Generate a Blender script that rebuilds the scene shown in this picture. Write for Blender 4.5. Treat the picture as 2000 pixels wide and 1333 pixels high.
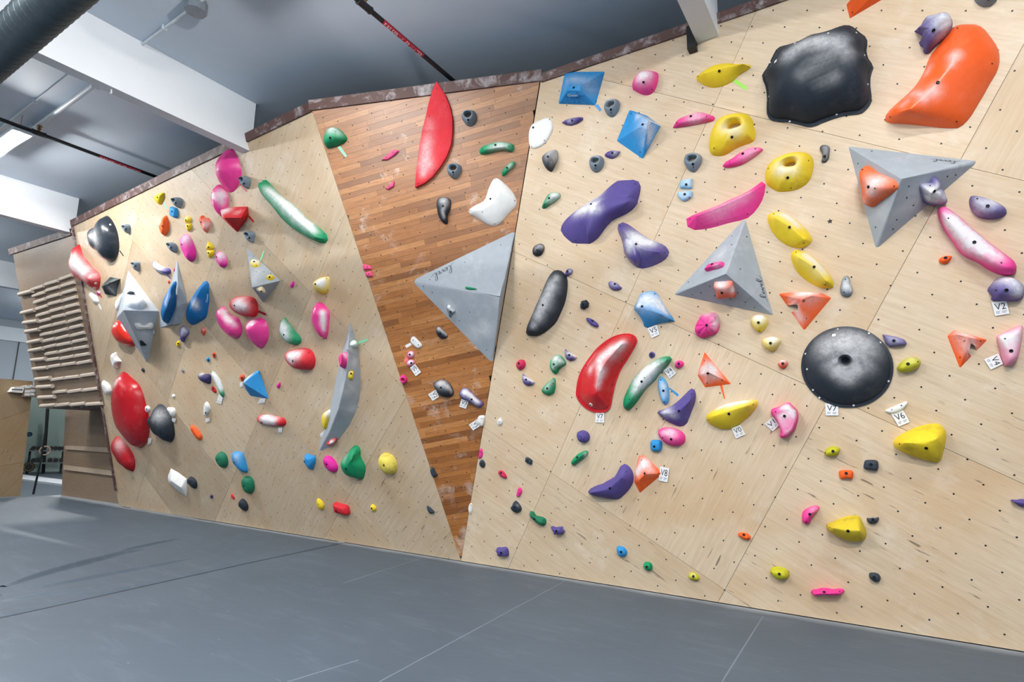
import bpy, bmesh, math, random
import numpy as np
from mathutils import Vector, Matrix, noise
random.seed(7)
for _o in list(bpy.data.objects): bpy.data.objects.remove(_o)
SC = bpy.context.scene
COL = SC.collection
# ------------------------------------------------------------ camera, world, lights, exposure
cam = bpy.data.objects.new('camera', bpy.data.cameras.new('camera')); COL.objects.link(cam)
cam.data.sensor_width = 36; cam.data.lens = 36*1125.848/2000; cam.data.clip_start = .05; cam.data.clip_end = 200
cam.matrix_world = Matrix(((0.8431251, 0.0751379, 0.5324419, 0.0000000), (0.5374003, -0.1517507, -0.8295617, 0.0000000), (0.0184669, 0.9855587, -0.1683240, 1.5000000), (0.0000000, 0.0000000, 0.0000000, 1.0000000)))
SC.camera = cam
SC.view_settings.view_transform = 'Standard'; SC.view_settings.look = 'None'
SC.view_settings.gamma = 1; SC.view_settings.use_curve_mapping = False
SC.view_settings.exposure = 0.2
w = bpy.data.worlds.new('world'); SC.world = w; w.use_nodes = True
w.node_tree.nodes['Background'].inputs[0].default_value = (.8, .9, 1, 1)
w.node_tree.nodes['Background'].inputs[1].default_value = .35
SC.cycles.max_bounces = 7; SC.cycles.diffuse_bounces = 5; SC.cycles.caustics_reflective = False
LIGHTS = []            # ceiling fixtures: x, y, light thrown down, sideways light added to brighten beams and ceiling
for lx, pw in ((-16.4, ((110, 130), (40, 40), (30, 30))), (-10.6, ((125, 145), (60, 60), (40, 40))), (-4.2, ((40, 118), (190, 155), (130, 100))), (1.2, ((35, 85), (300, 200), (190, 130)))):
    for ly, q in zip((2.60, -0.9, -4.3), pw): LIGHTS.append((lx, ly, *q))
LIGHTS += [(-22.1, 2.6, 120, 150), (-22.1, 8.0, 140, 170), (-24.5, 12.0, 120, 120), (-29.2, 10.2, 35, 45), (-31.5, 13.0, 50, 60), (-17.6, 12.0, 100, 60)]  # unseen lamps added to brighten the far-left background
LAMP_Z = lambda x: min(5.70, 6.05+.026*(x+7.04)-.3)
for lx, ly, pw, ps in LIGHTS:
    a = bpy.data.lights.new('lamp', 'AREA'); a.shape = 'RECTANGLE'; a.size = 1.16; a.size_y = .17; a.energy = pw; a.color = (1, .99, .97)
    o = bpy.data.objects.new('lamp', a); o.location = (lx, ly, LAMP_Z(lx)-.012); COL.objects.link(o)
    for dx in (-.5, .5):
        b = bpy.data.lights.new('side_fill', 'POINT'); b.energy = ps/2; b.shadow_soft_size = .03; b.color = (1, .99, .97)
        o = bpy.data.objects.new('side_fill', b); o.location = (lx+dx, ly, LAMP_Z(lx)-.045); COL.objects.link(o)

PLANES=[[0.0,5.98513,0.0,1.0,0.0,0.0,0.0,-0.13553,0.99077,0.0,-0.99077,-0.13553],[0.0,5.98513,0.0,1.0,0.0,0.0,0.0,-0.31411,0.94939,0.0,-0.94939,-0.31411],[-4.53082,5.98513,0.0,0.92908,0.36849,0.03202,0.05284,-0.21792,0.97453,0.36608,-0.90373,-0.22194],[-1.24002,5.43544,3.1823,0.87504,-0.41574,0.24792,0.0,0.51218,0.85888,-0.48405,-0.75155,0.44817],[-1.17891,5.47746,2.87512,0.96803,-0.13319,-0.21255,-0.0,-0.84738,0.53098,-0.25083,-0.51401,-0.82029],[0.08051,5.37425,3.58043,0.60434,-0.75471,-0.25532,0.0,-0.32047,0.94726,-0.79673,-0.57247,-0.19367],[0.36487,5.39039,3.46245,0.85173,0.27884,0.44362,0.0,-0.84664,0.53216,0.52398,-0.45326,-0.72111],[-3.92491,5.28875,3.47458,0.9687,0.24702,-0.02469,0.0,0.09944,0.99504,0.24825,-0.9639,0.09633],[-4.06784,5.35848,2.95489,0.99525,0.08744,0.04291,0.0,-0.44056,0.89772,0.0974,-0.89346,-0.43846],[-7.18111,4.63325,3.74637,0.79373,0.48777,-0.36341,0.0,0.59745,0.8019,0.60827,-0.63649,0.47422],[-7.18111,4.63325,3.74637,0.79373,0.48777,-0.36341,0.0,0.59745,0.8019,0.60827,-0.63649,0.47422],[-7.13912,4.71813,3.48985,0.88502,-0.0586,0.46185,0.0,-0.99205,-0.12587,0.46555,0.1114,-0.87798],[-5.79556,5.03854,2.37285,0.87575,-0.48273,-0.00579,0.0,-0.012,0.99993,-0.48276,-0.87569,-0.01051],[-5.65951,5.04369,2.35729,0.2567,-0.18064,0.94946,0.0,-0.98238,-0.1869,0.96649,0.04798,-0.25218],[-5.63495,5.06114,2.58046,0.23044,-0.92894,-0.28978,0.0,0.29779,-0.95463,0.97309,0.21998,0.06862],[-6.39176,5.45873,1.46367,0.94545,0.18011,0.27143,0.0,-0.83324,0.55291,0.32575,-0.52276,-0.78779],[-10.51666,4.57747,3.76642,0.6759,0.38952,-0.62565,0.0,0.84892,0.52852,0.737,-0.35723,0.57378],[-10.51666,4.57747,3.76642,0.6759,0.38952,-0.62565,0.0,0.84892,0.52852,0.737,-0.35723,0.57378],[-10.52917,4.74914,3.24756,0.72325,0.17151,0.66894,0.0,-0.96867,0.24836,0.69058,-0.17963,-0.70059],[-10.52917,4.74914,3.24756,0.72325,0.17151,0.66894,0.0,-0.96867,0.24836,0.69058,-0.17963,-0.70059],[-9.81769,4.80449,3.388,0.99245,-0.11154,-0.05104,0.0,-0.41609,0.90932,-0.12267,-0.90246,-0.41295],[-12.94251,5.32096,2.00741,0.99735,0.0728,0.0,0.02316,-0.3173,0.94804,0.06902,-0.94553,-0.31814],[0.0,6.15,0.0,1.0,0.0,0.0,-0.0,0.0,1.0,0.0,-1.0,0.0],[-16.9,0.0,0.0,0.0,1.0,0.0,0.0,0.0,1.0,1.0,0.0,0.0],[-16.72,0.0,0.0,0.0,1.0,0.0,0.0,0.0,1.0,1.0,0.0,0.0],[-30.40297,10.61939,-0.3,0.32975,0.94407,0.0,0.0,-0.0,1.0,0.94407,-0.32975,-0.0],[-18.90509,6.5052,0.97105,0.32975,0.94407,0.0,0.0,-0.0,1.0,0.94407,-0.32975,-0.0]]
EX={"rungs":[[[-602,2576,-79,2606],[-601,2442,-45,2462],[-615,2300,-65,2323],[-626,2156,-67,2182],[-624,2021,-88,2043],[-642,1888,-86,1911],[-631,1730,-88,1768],[-625,1604,-108,1627],[-644,1448,-92,1482],[-638,1322,-83,1348],[-645,1185,-85,1204],[-648,1037,-76,1059],[-631,888,-78,914],[-620,632,-59,653],[-646,333,-55,360],[-647,42,-26,55]],[[-1185,2538,-630,2558],[-1208,2414,-643,2437],[-1240,2269,-658,2294],[-1227,2140,-657,2159],[-1239,1993,-665,2021],[-1226,1864,-678,1880],[-1242,1715,-687,1739],[-1246,1565,-687,1598],[-1246,1425,-678,1461],[-1241,1296,-677,1314],[-1228,1154,-672,1187],[-1240,1014,-679,1039],[-1234,883,-666,900],[-1237,610,-663,623],[-1241,314,-661,344],[-1255,38,-666,64]],[[-1773,2495,-1214,2520],[-1780,2366,-1217,2393],[-1789,2226,-1257,2260],[-1789,2085,-1236,2120],[-1806,1956,-1236,1982],[-1788,1823,-1233,1847],[-1796,1693,-1250,1716],[-1818,1551,-1246,1565],[-1818,1408,-1241,1436],[-1814,1275,-1244,1307],[-1809,1142,-1269,1156],[-1817,1010,-1251,1025],[-1817,865,-1255,884],[-1821,586,-1249,611],[-1846,317,-1260,337],[-1872,34,-1267,61]]],"dowels":[[-2261,2450,-1673,2464],[-2336,2059,-1768,2075],[-2346,1849,-1744,1844],[-2345,1659,-1761,1667],[-2366,1424,-1777,1442],[-2383,1245,-1784,1266],[-2388,1042,-1785,1045],[-2410,849,-1783,857],[-2403,621,-1776,634],[-2415,449,-1769,455],[-2453,220,-1785,226],[-2450,30,-1798,50]],"K":21,"Kpoly":[-2673,-16,18,0,174,3392,-2198,3392],"Y":22,"kick":[-16553,-3,-13635,10,-14713,2094,-17039,2055],"slats":[[-16636,1153,-14349,1158,-14318,1048,-16602,1069],[-16561,698,-13702,665,-13674,566,-16524,592]],"flap":[-6131,1979,-6196,2497,-6294,3223,-6452,4408,-6608,5982],"flap2":[-6431,2066,-6510,2614,-6584,3454,-6729,4591,-6757,6031],"folds":[[-7332,2328,-7533,2633,-7845,3147,-8157,3684,-8275,4072],[-6979,2225,-7016,2652,-7102,3162,-7185,3753,-7247,4186],[-6728,2152,-6674,2532,-6537,2925],[-8050,3559,-8360,3895,-8552,4317,-8696,4755]],"joints":[[-1024,5776,-991,4096],[-3031,5891,-2902,4400,-2760,2844],[-5038,5801,-4836,4387],[-3219,2519,-3133,3022]],"B":23,"box":[4581,16,5479,-3,5377,2650,4227,2655],"boxseams":[[5016,694,5446,765],[5110,-16,5419,452],[4881,1719,5360,1957],[4916,2653,5370,2094]],"Hx":24,"hang":[4922,2356,5143,2346,5162,2510,4978,2474],"padboard":[5189,2265,5478,2276,5441,2569,5167,2534],"pads":[[5220,2491],[5313,2513],[5428,2540],[5227,2393],[5318,2411],[5430,2437],[5231,2319],[5323,2333],[5438,2352]],"G":25,"gpost":[[-294,2934,-100,-19],[402,2970,668,-339]],"gtop":[[-551,1161],[-389,1163],[-244,1164],[50,1166],[189,1167],[330,1168],[472,1169]],"gbot":[[-493,690],[-306,690],[72,688],[264,688],[458,687]],"gshelf":[[-695,968,531,972],[-632,457,590,467]],"tyre":[-595,287,-392,284],"disc":[-760,1631,-659,1633],"gfloor":[-503,-53,638,-230],"Rx":26,"ring":[0,0,129,0,-63,1234,-55,-161,-80,-651,-106,-1122],"kerb":[-29603,9455,-25115,9396,-23025,8633,-26876,8606],"lat":[[0.53194,1.42443,-5.87121,-0.20684,1.00893],[-5.01974,1.65678,0.41623,-0.20665,1.0104]],"duct":[],"cond":[[-7009,2739,6000],[-5980,2760,6000]]}
HOLDS=[
{"l":"huge charcoal wavy-edged dome hold at the top of the right wall","c":"black","p":0,"k":"dome","nm":"climbing_hold","o":[-256,4742],"b":[-450,179,-445,128,-432,81,-425,34,-424,-19,-425,-60,-431,-102,-435,-150,-436,-191,-422,-238,-393,-270,-348,-291,-306,-306,-268,-320,-232,-338,-196,-358,-160,-379,-122,-401,-87,-411,-47,-411,-12,-402,24,-396,60,-391,95,-387,137,-384,170,-384,205,-389,238,-396,275,-401,306,-397,336,-377,360,-352,376,-322,381,-279,380,-238,379,-191,381,-152,386,-113,397,-77,412,-41,402,2,383,45,375,87,374,127,383,170,386,208,372,250,344,286,315,329,293,361,266,386,229,401,191,404,156,396,121,393,83,393,42,398,5,404,-33,406,-70,399,-107,389,-136,384,-179,384,-213,387,-256,392,-285,391,-316,375,-340,340,-365,298,-383,268,-405,235,-432,205],"r":[-163,44,300,7,120,300,183,58,300],"nr":14,"pe":2.2,"qe":1.5,"rim":0.07,"e":[[-376,275,12,0,0,100,2],[111,263,237,0,63,77,2],[311,242,136,74,50,42,2],[355,51,95,95,20,21,2],[360,-189,62,98,0,15,2],[115,-359,12,0,0,100,2],[-253,-318,12,0,0,100,2],[-402,-51,45,-97,13,19,2],[-146,286,198,-5,77,62,2],[-307,173,214,-64,42,63,4]],"ch":[[-192,174,276,79,55],[-82,232,259,96,70],[35,206,281,95,75],[167,140,292,94,60],[236,31,290,78,40],[-97,-29,295,62,30],[-8,-69,287,47,30],[123,-130,265,62,30]]},
{"l":"giant glossy orange swoosh hold at the top right corner","c":"orange","p":0,"k":"dome","nm":"climbing_hold","o":[630,4419],"b":[-428,-188,-389,-220,-344,-236,-304,-250,-263,-265,-220,-283,-178,-301,-144,-315,-102,-333,-63,-349,-26,-363,11,-375,45,-382,79,-367,110,-339,135,-309,160,-269,182,-233,204,-198,226,-162,248,-123,266,-91,289,-56,309,-23,325,16,336,61,339,110,337,155,324,207,306,254,286,302,270,341,244,381,211,408,172,424,133,437,98,441,62,428,38,392,7,358,-17,333,-48,300,-72,276,-94,244,-112,199,-129,157,-149,118,-175,77,-200,44,-229,15,-261,-10,-299,-38,-329,-60,-366,-88,-394,-111,-420,-142],"r":[-262,-206,200,-106,-86,200,22,62,200],"nr":12,"pe":1.6,"qe":1.3,"gloss":1,"e":[[-74,-53,200,0,0,100,0],[-393,-193,82,-59,-74,30,1],[34,-344,55,30,-63,70,1],[279,37,68,71,-17,68,1],[96,392,56,6,64,75,1]],"ch":[[47,123,190,48,45],[22,62,200,32,30],[-108,-110,199,62,40],[-163,-135,200,52,40],[-234,-54,113,37,35],[-117,111,77,38,40],[-296,-134,147,37,35]]},
{"l":"purple and white streaky hold overlapping the giant orange swoosh hold","c":"purple","p":0,"k":"dome","nm":"climbing_hold","hc":[1,0,0,0,0,0,0,0,0,0,0,0,0,0,0,0,0,0,0,0,0,0,0,0,0,1,5,12,21,29,36,43,48,53,58,61,65,68,70,71,72,73,72,71,68,65,60,54,47,38,28,18,9,3],"o":[577,4849],"b":[-121,65,-111,50,-97,36,-81,18,-70,0,-70,-15,-83,-24,-98,-40,-92,-67,-81,-81,-71,-95,-73,-111,-73,-133,-62,-150,-47,-154,-31,-149,-16,-136,-8,-126,4,-115,19,-105,31,-98,44,-90,53,-84,65,-76,77,-68,88,-60,101,-49,107,-41,113,-32,119,-18,124,-5,127,9,127,26,121,42,113,55,103,70,92,82,80,92,67,100,52,107,39,110,25,110,11,110,-3,108,-15,108,-28,109,-40,110,-51,110,-62,103,-69,94,-74,83,-80,74,-89,70,-106,71],"r":[-38,-47,190,32,10,190],"nr":9,"rough":0.003,"rip":[7,0.03],"e":[[-14,-56,182,28,-39,87,0],[-92,29,90,-73,-68,-1,1]],"ch":[[80,2,166,98,90],[55,-69,92,76,50],[-3,91,137,77,50]]},
{"l":"orange angular hold cut off by the top edge of the picture","c":"orange","p":0,"k":"poly","nm":"climbing_hold","o":[175,5314],"v":[-172,8,0,-157,-123,0,-37,-87,0,74,-54,0,183,-13,0,150,127,0,-19,154,0,-105,-12,100,82,1,100],"f":[[0,1,7],[7,8,3,2,1],[3,4,8],[4,5,8],[5,6,7,8],[6,0,7]],"e":[[-134,-91,27,21,-70,67,1]]},
{"l":"dark grey rounded hold cut off by the top right edge","c":"grey","p":0,"k":"dome","nm":"climbing_hold","hc":[0,0,0,0,0,0,0,0,0,0,0,1,5,10,17,24,30,35,39,41,42,42,39,34,28,20,13,6,2,0],"o":[919,4993],"b":[-65,16,-57,-1,-49,-13,-40,-27,-29,-40,-17,-52,-5,-57,6,-60,17,-62,30,-61,39,-56,50,-48,59,-41,66,-34,65,-24,60,-9,54,2,45,13,35,23,26,31,14,40,8,44,-3,50,-14,54,-26,58,-36,60,-47,60,-56,58,-64,46,-67,31],"r":[8,-23,100,-6,-19,100,-20,-14,100],"e":[[5,-44,82,-22,-81,53,1]]},
{"l":"large blue pyramid hold with knurled lower face, left below the wall top","c":"blue","p":0,"k":"poly","nm":"climbing_hold","o":[-2523,5332],"v":[-190,295,0,281,141,0,203,-53,0,150,-190,0,-67,-116,0,-296,-38,0,-89,42,160,49,-2,160,53,-64,170,-95,-15,170],"f":[[0,6,7,1],[1,7,8,2],[2,8,3],[3,8,9,5,4],[5,9,6,0],[6,9,8,7]],"e":[[-20,-6,164,5,16,98,0],[160,-153,5,72,-27,62,1]],"ch":[[-67,131,91,83,35],[149,-4,86,93,30]],"kn":[5,9,8,3],"pq":[-90,-31,144,-2,-57,150,14,-78,121,-28,-76,100,-109,-46,103],"pqn":[-28,-84,45],"t":["Cheeta",[-109,-44,107],[955,-288,69],[72,452,889],[-289,-844,452],125,31]},
{"l":"thin flat white teardrop plate at the left edge of the right wall","c":"white","p":0,"k":"dome","nm":"climbing_hold","o":[-3071,5020],"b":[-151,23,-155,-18,-155,-53,-153,-89,-148,-122,-132,-148,-91,-162,-51,-166,-12,-161,22,-150,48,-137,79,-115,104,-91,124,-68,141,-45,157,-19,169,12,172,43,167,77,154,111,127,142,86,154,50,154,9,150,-20,147,-56,144,-92,134,-115,115,-134,85,-145,53],"r":[50,32,30,10,-8,30,-29,-49,30],"pe":6,"e":[[-73,78,28,-4,5,99,0],[59,-107,23,18,-24,95,1],[-110,-134,23,-9,-27,95,1],[137,118,16,45,40,79,1]]},
{"l":"purple sliver crimp below the large knurled blue pyramid hold","c":"purple","p":0,"k":"dome","nm":"climbing_hold","hc":[7,6,5,3,2,1,0,0,0,0,0,0,0,0,0,0,0,0,0,1,3,5,8,9,10,10,9,9,8,8],"o":[-2654,5041],"b":[-117,6,-101,-6,-89,-16,-68,-26,-49,-34,-29,-42,-18,-46,12,-45,32,-44,60,-43,69,-39,85,-32,102,-26,119,-22,126,-3,122,9,82,22,72,23,56,26,39,28,25,31,8,35,-2,35,-26,33,-41,33,-58,34,-80,35,-90,30,-111,25,-132,18],"r":[84,-16,50,12,-10,50,-62,-4,50],"e":[[15,-11,50,0,-4,99,0],[-60,-10,48,-9,-54,83,1],[106,-18,39,74,-25,61,1]],"ch":[[-9,-2,49,46,30]]},
{"l":"grey slotted jug beside the large knurled blue pyramid hold","c":"grey","p":0,"k":"ring","nm":"climbing_hold","hc":[14,10,6,3,1,0,0,0,0,0,0,0,0,0,0,0,0,1,3,6,10,14,17,19,21,22,22,21,20,18],"o":[-2184,5055],"b":[-85,12,-83,-10,-77,-28,-69,-47,-59,-65,-45,-80,-26,-96,-6,-104,13,-102,30,-93,45,-80,56,-68,67,-53,76,-37,82,-21,86,-5,88,13,84,35,75,52,59,71,43,80,23,86,4,90,-14,89,-33,85,-48,79,-59,72,-69,57,-76,42,-82,27],"i":[-36,16,-37,12,-37,6,-30,1,-23,-1,-15,-2,-7,-2,2,-1,8,-1,14,1,19,2,26,3,31,4,37,7,42,9,45,15,44,23,42,28,36,34,28,37,21,38,13,39,7,39,-3,39,-10,39,-16,37,-21,35,-25,32,-29,27,-33,22],"d":80,"e":[[10,-48,74,17,-42,88,0],[3,-72,56,5,-72,69,1]],"ch":[[9,50,77,45,40]]},
{"l":"grey slotted jug below the thin flat white plate and purple sliver","c":"grey","p":0,"k":"ring","nm":"climbing_hold","hc":[18,15,11,7,4,1,0,0,0,0,0,0,0,0,0,0,0,0,0,2,4,8,12,15,18,20,21,21,21,20],"o":[-2400,4498],"b":[-78,18,-78,-3,-77,-21,-72,-38,-65,-55,-53,-71,-36,-85,-20,-95,0,-98,19,-93,37,-84,51,-73,62,-60,71,-44,77,-31,82,-15,84,5,81,26,75,42,63,61,51,72,32,82,15,86,-5,88,-21,87,-39,83,-52,74,-62,62,-69,48,-74,33],"i":[-32,26,-32,21,-27,14,-22,11,-15,8,-8,5,1,3,8,2,14,2,19,2,24,3,30,5,35,7,41,11,44,13,47,17,47,23,43,28,36,33,28,36,22,37,16,39,10,40,2,41,-3,41,-8,41,-15,40,-21,38,-26,35,-30,30],"d":80,"e":[[13,-40,77,8,-45,88,0],[3,-65,59,-11,-71,68,1]],"ch":[[27,55,77,44,40]]},
{"l":"grey slotted jug above the pair of pale blue crimps","c":"grey","p":0,"k":"ring","nm":"climbing_hold","hc":[11,8,5,2,1,0,0,0,0,0,0,0,0,0,0,0,0,0,2,4,7,10,12,14,15,16,16,16,15,13],"o":[-1387,4269],"b":[-84,17,-80,-7,-75,-22,-66,-44,-56,-63,-44,-79,-26,-93,-11,-102,5,-107,24,-97,38,-85,50,-73,63,-58,72,-43,80,-27,86,-8,88,8,86,31,78,47,63,64,45,74,28,81,9,85,-10,87,-26,87,-46,86,-60,83,-71,70,-78,53,-83,36],"i":[-34,21,-34,16,-30,8,-25,3,-19,-1,-11,-2,-4,-1,3,0,10,2,17,4,20,5,28,7,33,9,39,12,42,14,47,18,48,25,45,32,38,35,31,36,22,37,17,38,9,38,2,39,-4,39,-10,39,-17,38,-22,36,-27,32,-31,27],"d":80,"e":[[14,-45,76,18,-41,88,0],[12,-70,58,32,-66,66,1]],"ch":[[62,35,74,48,20]]},
{"l":"white and black half-dome hold near the left edge of the right wall","c":"black","p":0,"k":"dome","nm":"climbing_hold","hc":[58,53,44,33,20,10,3,1,0,0,0,0,0,0,0,0,0,0,0,1,3,8,17,28,38,47,54,59,61,61],"o":[-2950,4670],"b":[-89,33,-89,10,-85,-8,-82,-27,-77,-48,-74,-64,-65,-85,-51,-103,-27,-121,-7,-132,14,-114,29,-94,39,-79,52,-60,65,-40,76,-20,84,1,88,24,90,45,89,67,85,86,70,104,49,105,25,97,10,89,-11,81,-25,75,-45,67,-62,59,-78,50],"r":[37,-5,140,30,-23,140,23,-40,140],"e":[[32,-4,140,-1,0,99,0]],"ch":[[80,41,78,104,100],[53,-45,84,57,50]]},
{"l":"small purple lens crimp beside the tilted blue pyramid hold","c":"purple","p":0,"k":"dome","nm":"climbing_hold","hc":[9,8,6,4,2,1,0,0,0,0,0,0,0,0,0,0,0,0,0,1,3,5,7,9,11,11,11,11,10,10],"o":[-2216,4556],"b":[-88,11,-82,-3,-70,-14,-58,-23,-45,-32,-31,-39,-18,-45,-3,-48,11,-48,26,-44,42,-38,53,-33,63,-25,72,-16,79,-7,84,2,88,9,65,18,51,22,37,27,24,32,18,34,5,37,-11,38,-21,38,-34,37,-45,35,-59,30,-70,25,-80,19],"r":[49,-11,50,10,-9,50,-30,-6,50],"e":[[18,-4,50,2,13,99,0]],"ch":[[47,-14,49,44,40]]},
{"l":"tilted blue pyramid hold with bumpy pale right face","c":"blue","p":0,"k":"poly","nm":"climbing_hold","o":[-1858,4704],"v":[-139,275,0,43,158,0,174,10,0,75,-130,0,-36,-278,0,-303,-15,0,101,34,170,83,-44,170,2,-10,170],"f":[[0,5,8,6],[5,4,7,8],[4,3,7],[3,2,6,7],[2,1,6],[1,0,6],[6,8,7]],"e":[[45,6,171,-18,43,88,0],[-117,217,31,-47,26,83,1],[-48,-210,28,-39,-40,82,1]],"ch":[[117,3,97,119,75],[53,-133,59,65,60],[-11,146,91,55,60]],"kn":[4,7,6,2]},
{"l":"pink rounded hold with chalked top near the wall top","c":"pink","p":0,"k":"dome","nm":"climbing_hold","hc":[28,18,9,3,1,0,0,0,0,0,0,0,0,0,0,0,2,7,16,27,37,46,53,57,59,59,56,51,45,37],"o":[-1802,5202],"b":[-146,0,-144,-24,-119,-47,-97,-67,-71,-90,-47,-108,-22,-122,8,-131,35,-131,62,-122,83,-105,98,-83,108,-61,119,-33,126,-10,132,19,132,46,124,68,100,87,70,98,49,102,23,108,-2,112,-29,110,-51,104,-76,91,-95,75,-111,55,-123,40,-135,20],"r":[22,-28,160],"pe":1.7,"qe":1.7,"e":[[21,-56,149,0,-57,81,0],[71,-105,45,59,-75,26,1]],"ch":[[21,27,145,89,95],[84,28,117,56,50]]},
{"l":"mustard yellow boat-shaped hold with a lime tape strip","c":"yellow","p":0,"k":"dome","nm":"climbing_hold","hc":[9,7,4,1,0,0,0,0,0,0,0,0,0,0,0,0,0,0,2,4,8,13,17,20,21,20,18,16,14,12],"o":[-1041,5049],"b":[-256,54,-246,7,-213,-27,-176,-61,-140,-88,-98,-106,-53,-115,-15,-117,29,-112,67,-101,96,-87,124,-66,146,-51,175,-43,215,-35,245,-21,242,5,191,20,150,35,118,46,101,59,72,75,30,90,-11,98,-47,103,-86,104,-119,98,-146,86,-175,78,-218,71],"r":[-141,8,120,-24,14,120,191,-20,120],"pe":1.5,"qe":1.4,"e":[[-17,-14,113,-1,-33,94,0],[-224,23,60,-81,-20,54,1],[228,-24,43,39,-91,13,1]]},
{"l":"yellow hold with a finger hole above the two pink crimps","c":"yellow","p":0,"k":"ring","nm":"climbing_hold","hc":[2,1,0,0,0,0,0,0,0,0,0,0,0,0,0,0,0,0,0,0,0,0,0,0,0,0,0,0,0,0,0,0,0,0,0,0,0,1,2,4,6,7,9,10,11,12,14,15,16,17,17,18,19,19,19,19,19,19,19,18,17,16,15,14,13,12,10,9,7,6,5,3],"o":[-1015,4442],"b":[-212,-78,-209,-102,-206,-119,-197,-138,-184,-152,-166,-163,-146,-171,-128,-176,-109,-180,-90,-182,-71,-181,-55,-178,-38,-172,-22,-165,-6,-159,10,-152,26,-146,42,-140,58,-136,73,-133,89,-132,104,-131,125,-129,142,-127,159,-125,174,-121,185,-117,199,-107,207,-88,211,-67,213,-50,214,-33,212,-15,206,3,202,23,202,41,203,60,200,79,192,101,184,118,174,132,159,148,145,157,124,167,107,174,88,179,74,181,53,185,39,186,18,188,4,188,-18,188,-32,188,-52,185,-64,183,-81,178,-97,172,-113,163,-128,149,-138,138,-147,125,-161,105,-169,91,-176,78,-182,65,-190,44,-194,30,-200,10,-205,-10,-207,-23,-210,-42,-212,-60],"i":[-13,51,-6,48,-3,47,0,47,4,47,11,46,15,46,18,46,21,45,25,45,28,44,32,44,35,44,39,43,42,43,46,42,49,42,53,42,56,42,59,42,62,42,68,42,71,42,74,42,77,43,82,44,84,44,87,45,90,47,93,49,95,52,95,56,96,60,95,64,94,68,92,71,90,74,87,78,83,81,78,83,76,85,71,87,68,88,62,90,58,90,55,91,51,92,47,92,44,93,40,93,37,93,33,93,30,93,27,93,24,92,21,92,15,91,12,90,10,89,7,88,4,86,0,84,-2,82,-6,78,-8,75,-9,73,-11,70,-13,67,-14,64,-15,61,-16,56,-15,54],"d":130,"crack":1,"e":[[24,-64,115,16,-55,81,0],[-152,-111,67,-45,-45,76,1]],"ch":[[-34,41,97,60,50],[62,-7,128,71,50]]},
{"l":"yellow hold with a finger hole left of the small black hold","c":"yellow","p":0,"k":"ring","nm":"climbing_hold","hc":[5,4,3,1,1,0,0,0,0,0,0,0,0,0,0,0,0,0,0,0,0,0,0,0,0,0,0,0,0,0,0,0,0,0,0,0,0,0,0,1,2,3,4,5,7,8,9,10,10,11,12,13,14,14,15,15,15,15,15,15,15,14,14,13,13,12,11,10,10,9,8,7],"o":[-544,3969],"b":[-203,8,-204,-11,-204,-31,-202,-50,-197,-67,-190,-81,-178,-97,-163,-113,-151,-125,-138,-137,-124,-148,-108,-157,-91,-163,-72,-168,-59,-170,-39,-173,-26,-174,-12,-175,10,-175,25,-174,39,-173,52,-171,71,-166,83,-162,94,-157,110,-149,124,-140,135,-131,145,-120,154,-108,162,-96,171,-78,176,-63,181,-48,185,-32,190,-14,194,3,196,21,197,38,196,55,193,71,189,86,181,104,169,119,158,130,141,141,127,148,111,153,93,158,81,160,61,163,46,164,32,165,17,166,3,165,-17,164,-30,162,-49,158,-62,156,-74,153,-93,148,-105,144,-123,138,-134,134,-149,124,-162,112,-173,98,-179,89,-188,74,-194,60,-199,40,-201,25],"i":[-27,57,-28,55,-28,54,-26,51,-22,49,-19,48,-17,48,-15,47,-12,47,-8,46,-6,46,-4,45,0,45,3,44,5,44,7,44,10,43,13,43,16,42,19,42,22,41,25,41,28,41,30,40,33,40,36,40,38,40,40,40,44,41,46,42,48,43,50,45,52,47,53,48,54,51,55,54,55,57,55,60,54,63,52,66,49,69,48,70,45,73,43,74,39,76,37,77,34,78,32,79,27,80,25,81,22,81,20,81,17,81,15,82,12,81,10,81,7,81,5,81,2,80,0,80,-3,79,-5,78,-9,76,-11,75,-13,73,-15,72,-18,70,-20,68,-22,66,-23,64,-25,62,-26,59],"d":130,"crack":1,"e":[[-9,-78,112,-3,-49,86,0],[-166,55,69,-77,19,60,1],[3,-156,35,0,-88,47,1],[163,44,78,84,6,52,1]],"ch":[[-51,10,126,69,60],[40,-23,130,57,40],[71,60,102,46,30]]},
{"l":"pink crimp left of the upper yellow finger-hole hold","c":"pink","p":0,"k":"dome","nm":"climbing_hold","hc":[4,3,3,2,1,0,0,0,0,0,0,0,0,0,0,0,0,0,1,3,5,7,9,9,9,9,8,7,6,5],"o":[-1354,4679],"b":[-206,-18,-170,-30,-141,-30,-106,-33,-73,-38,-46,-43,-16,-45,15,-48,44,-50,77,-52,103,-54,133,-55,163,-57,190,-55,204,-34,188,-8,158,9,133,24,104,48,74,62,43,67,16,67,-13,66,-44,63,-75,59,-101,57,-132,55,-156,48,-175,25,-194,1],"r":[120,-25,70,10,-16,70,-102,-7,70],"rough":0.004,"e":[[-9,23,63,1,40,91,0],[-151,2,58,-34,25,90,1],[137,-22,68,27,16,94,1]],"ch":[[32,17,64,99,45]]},
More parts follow.
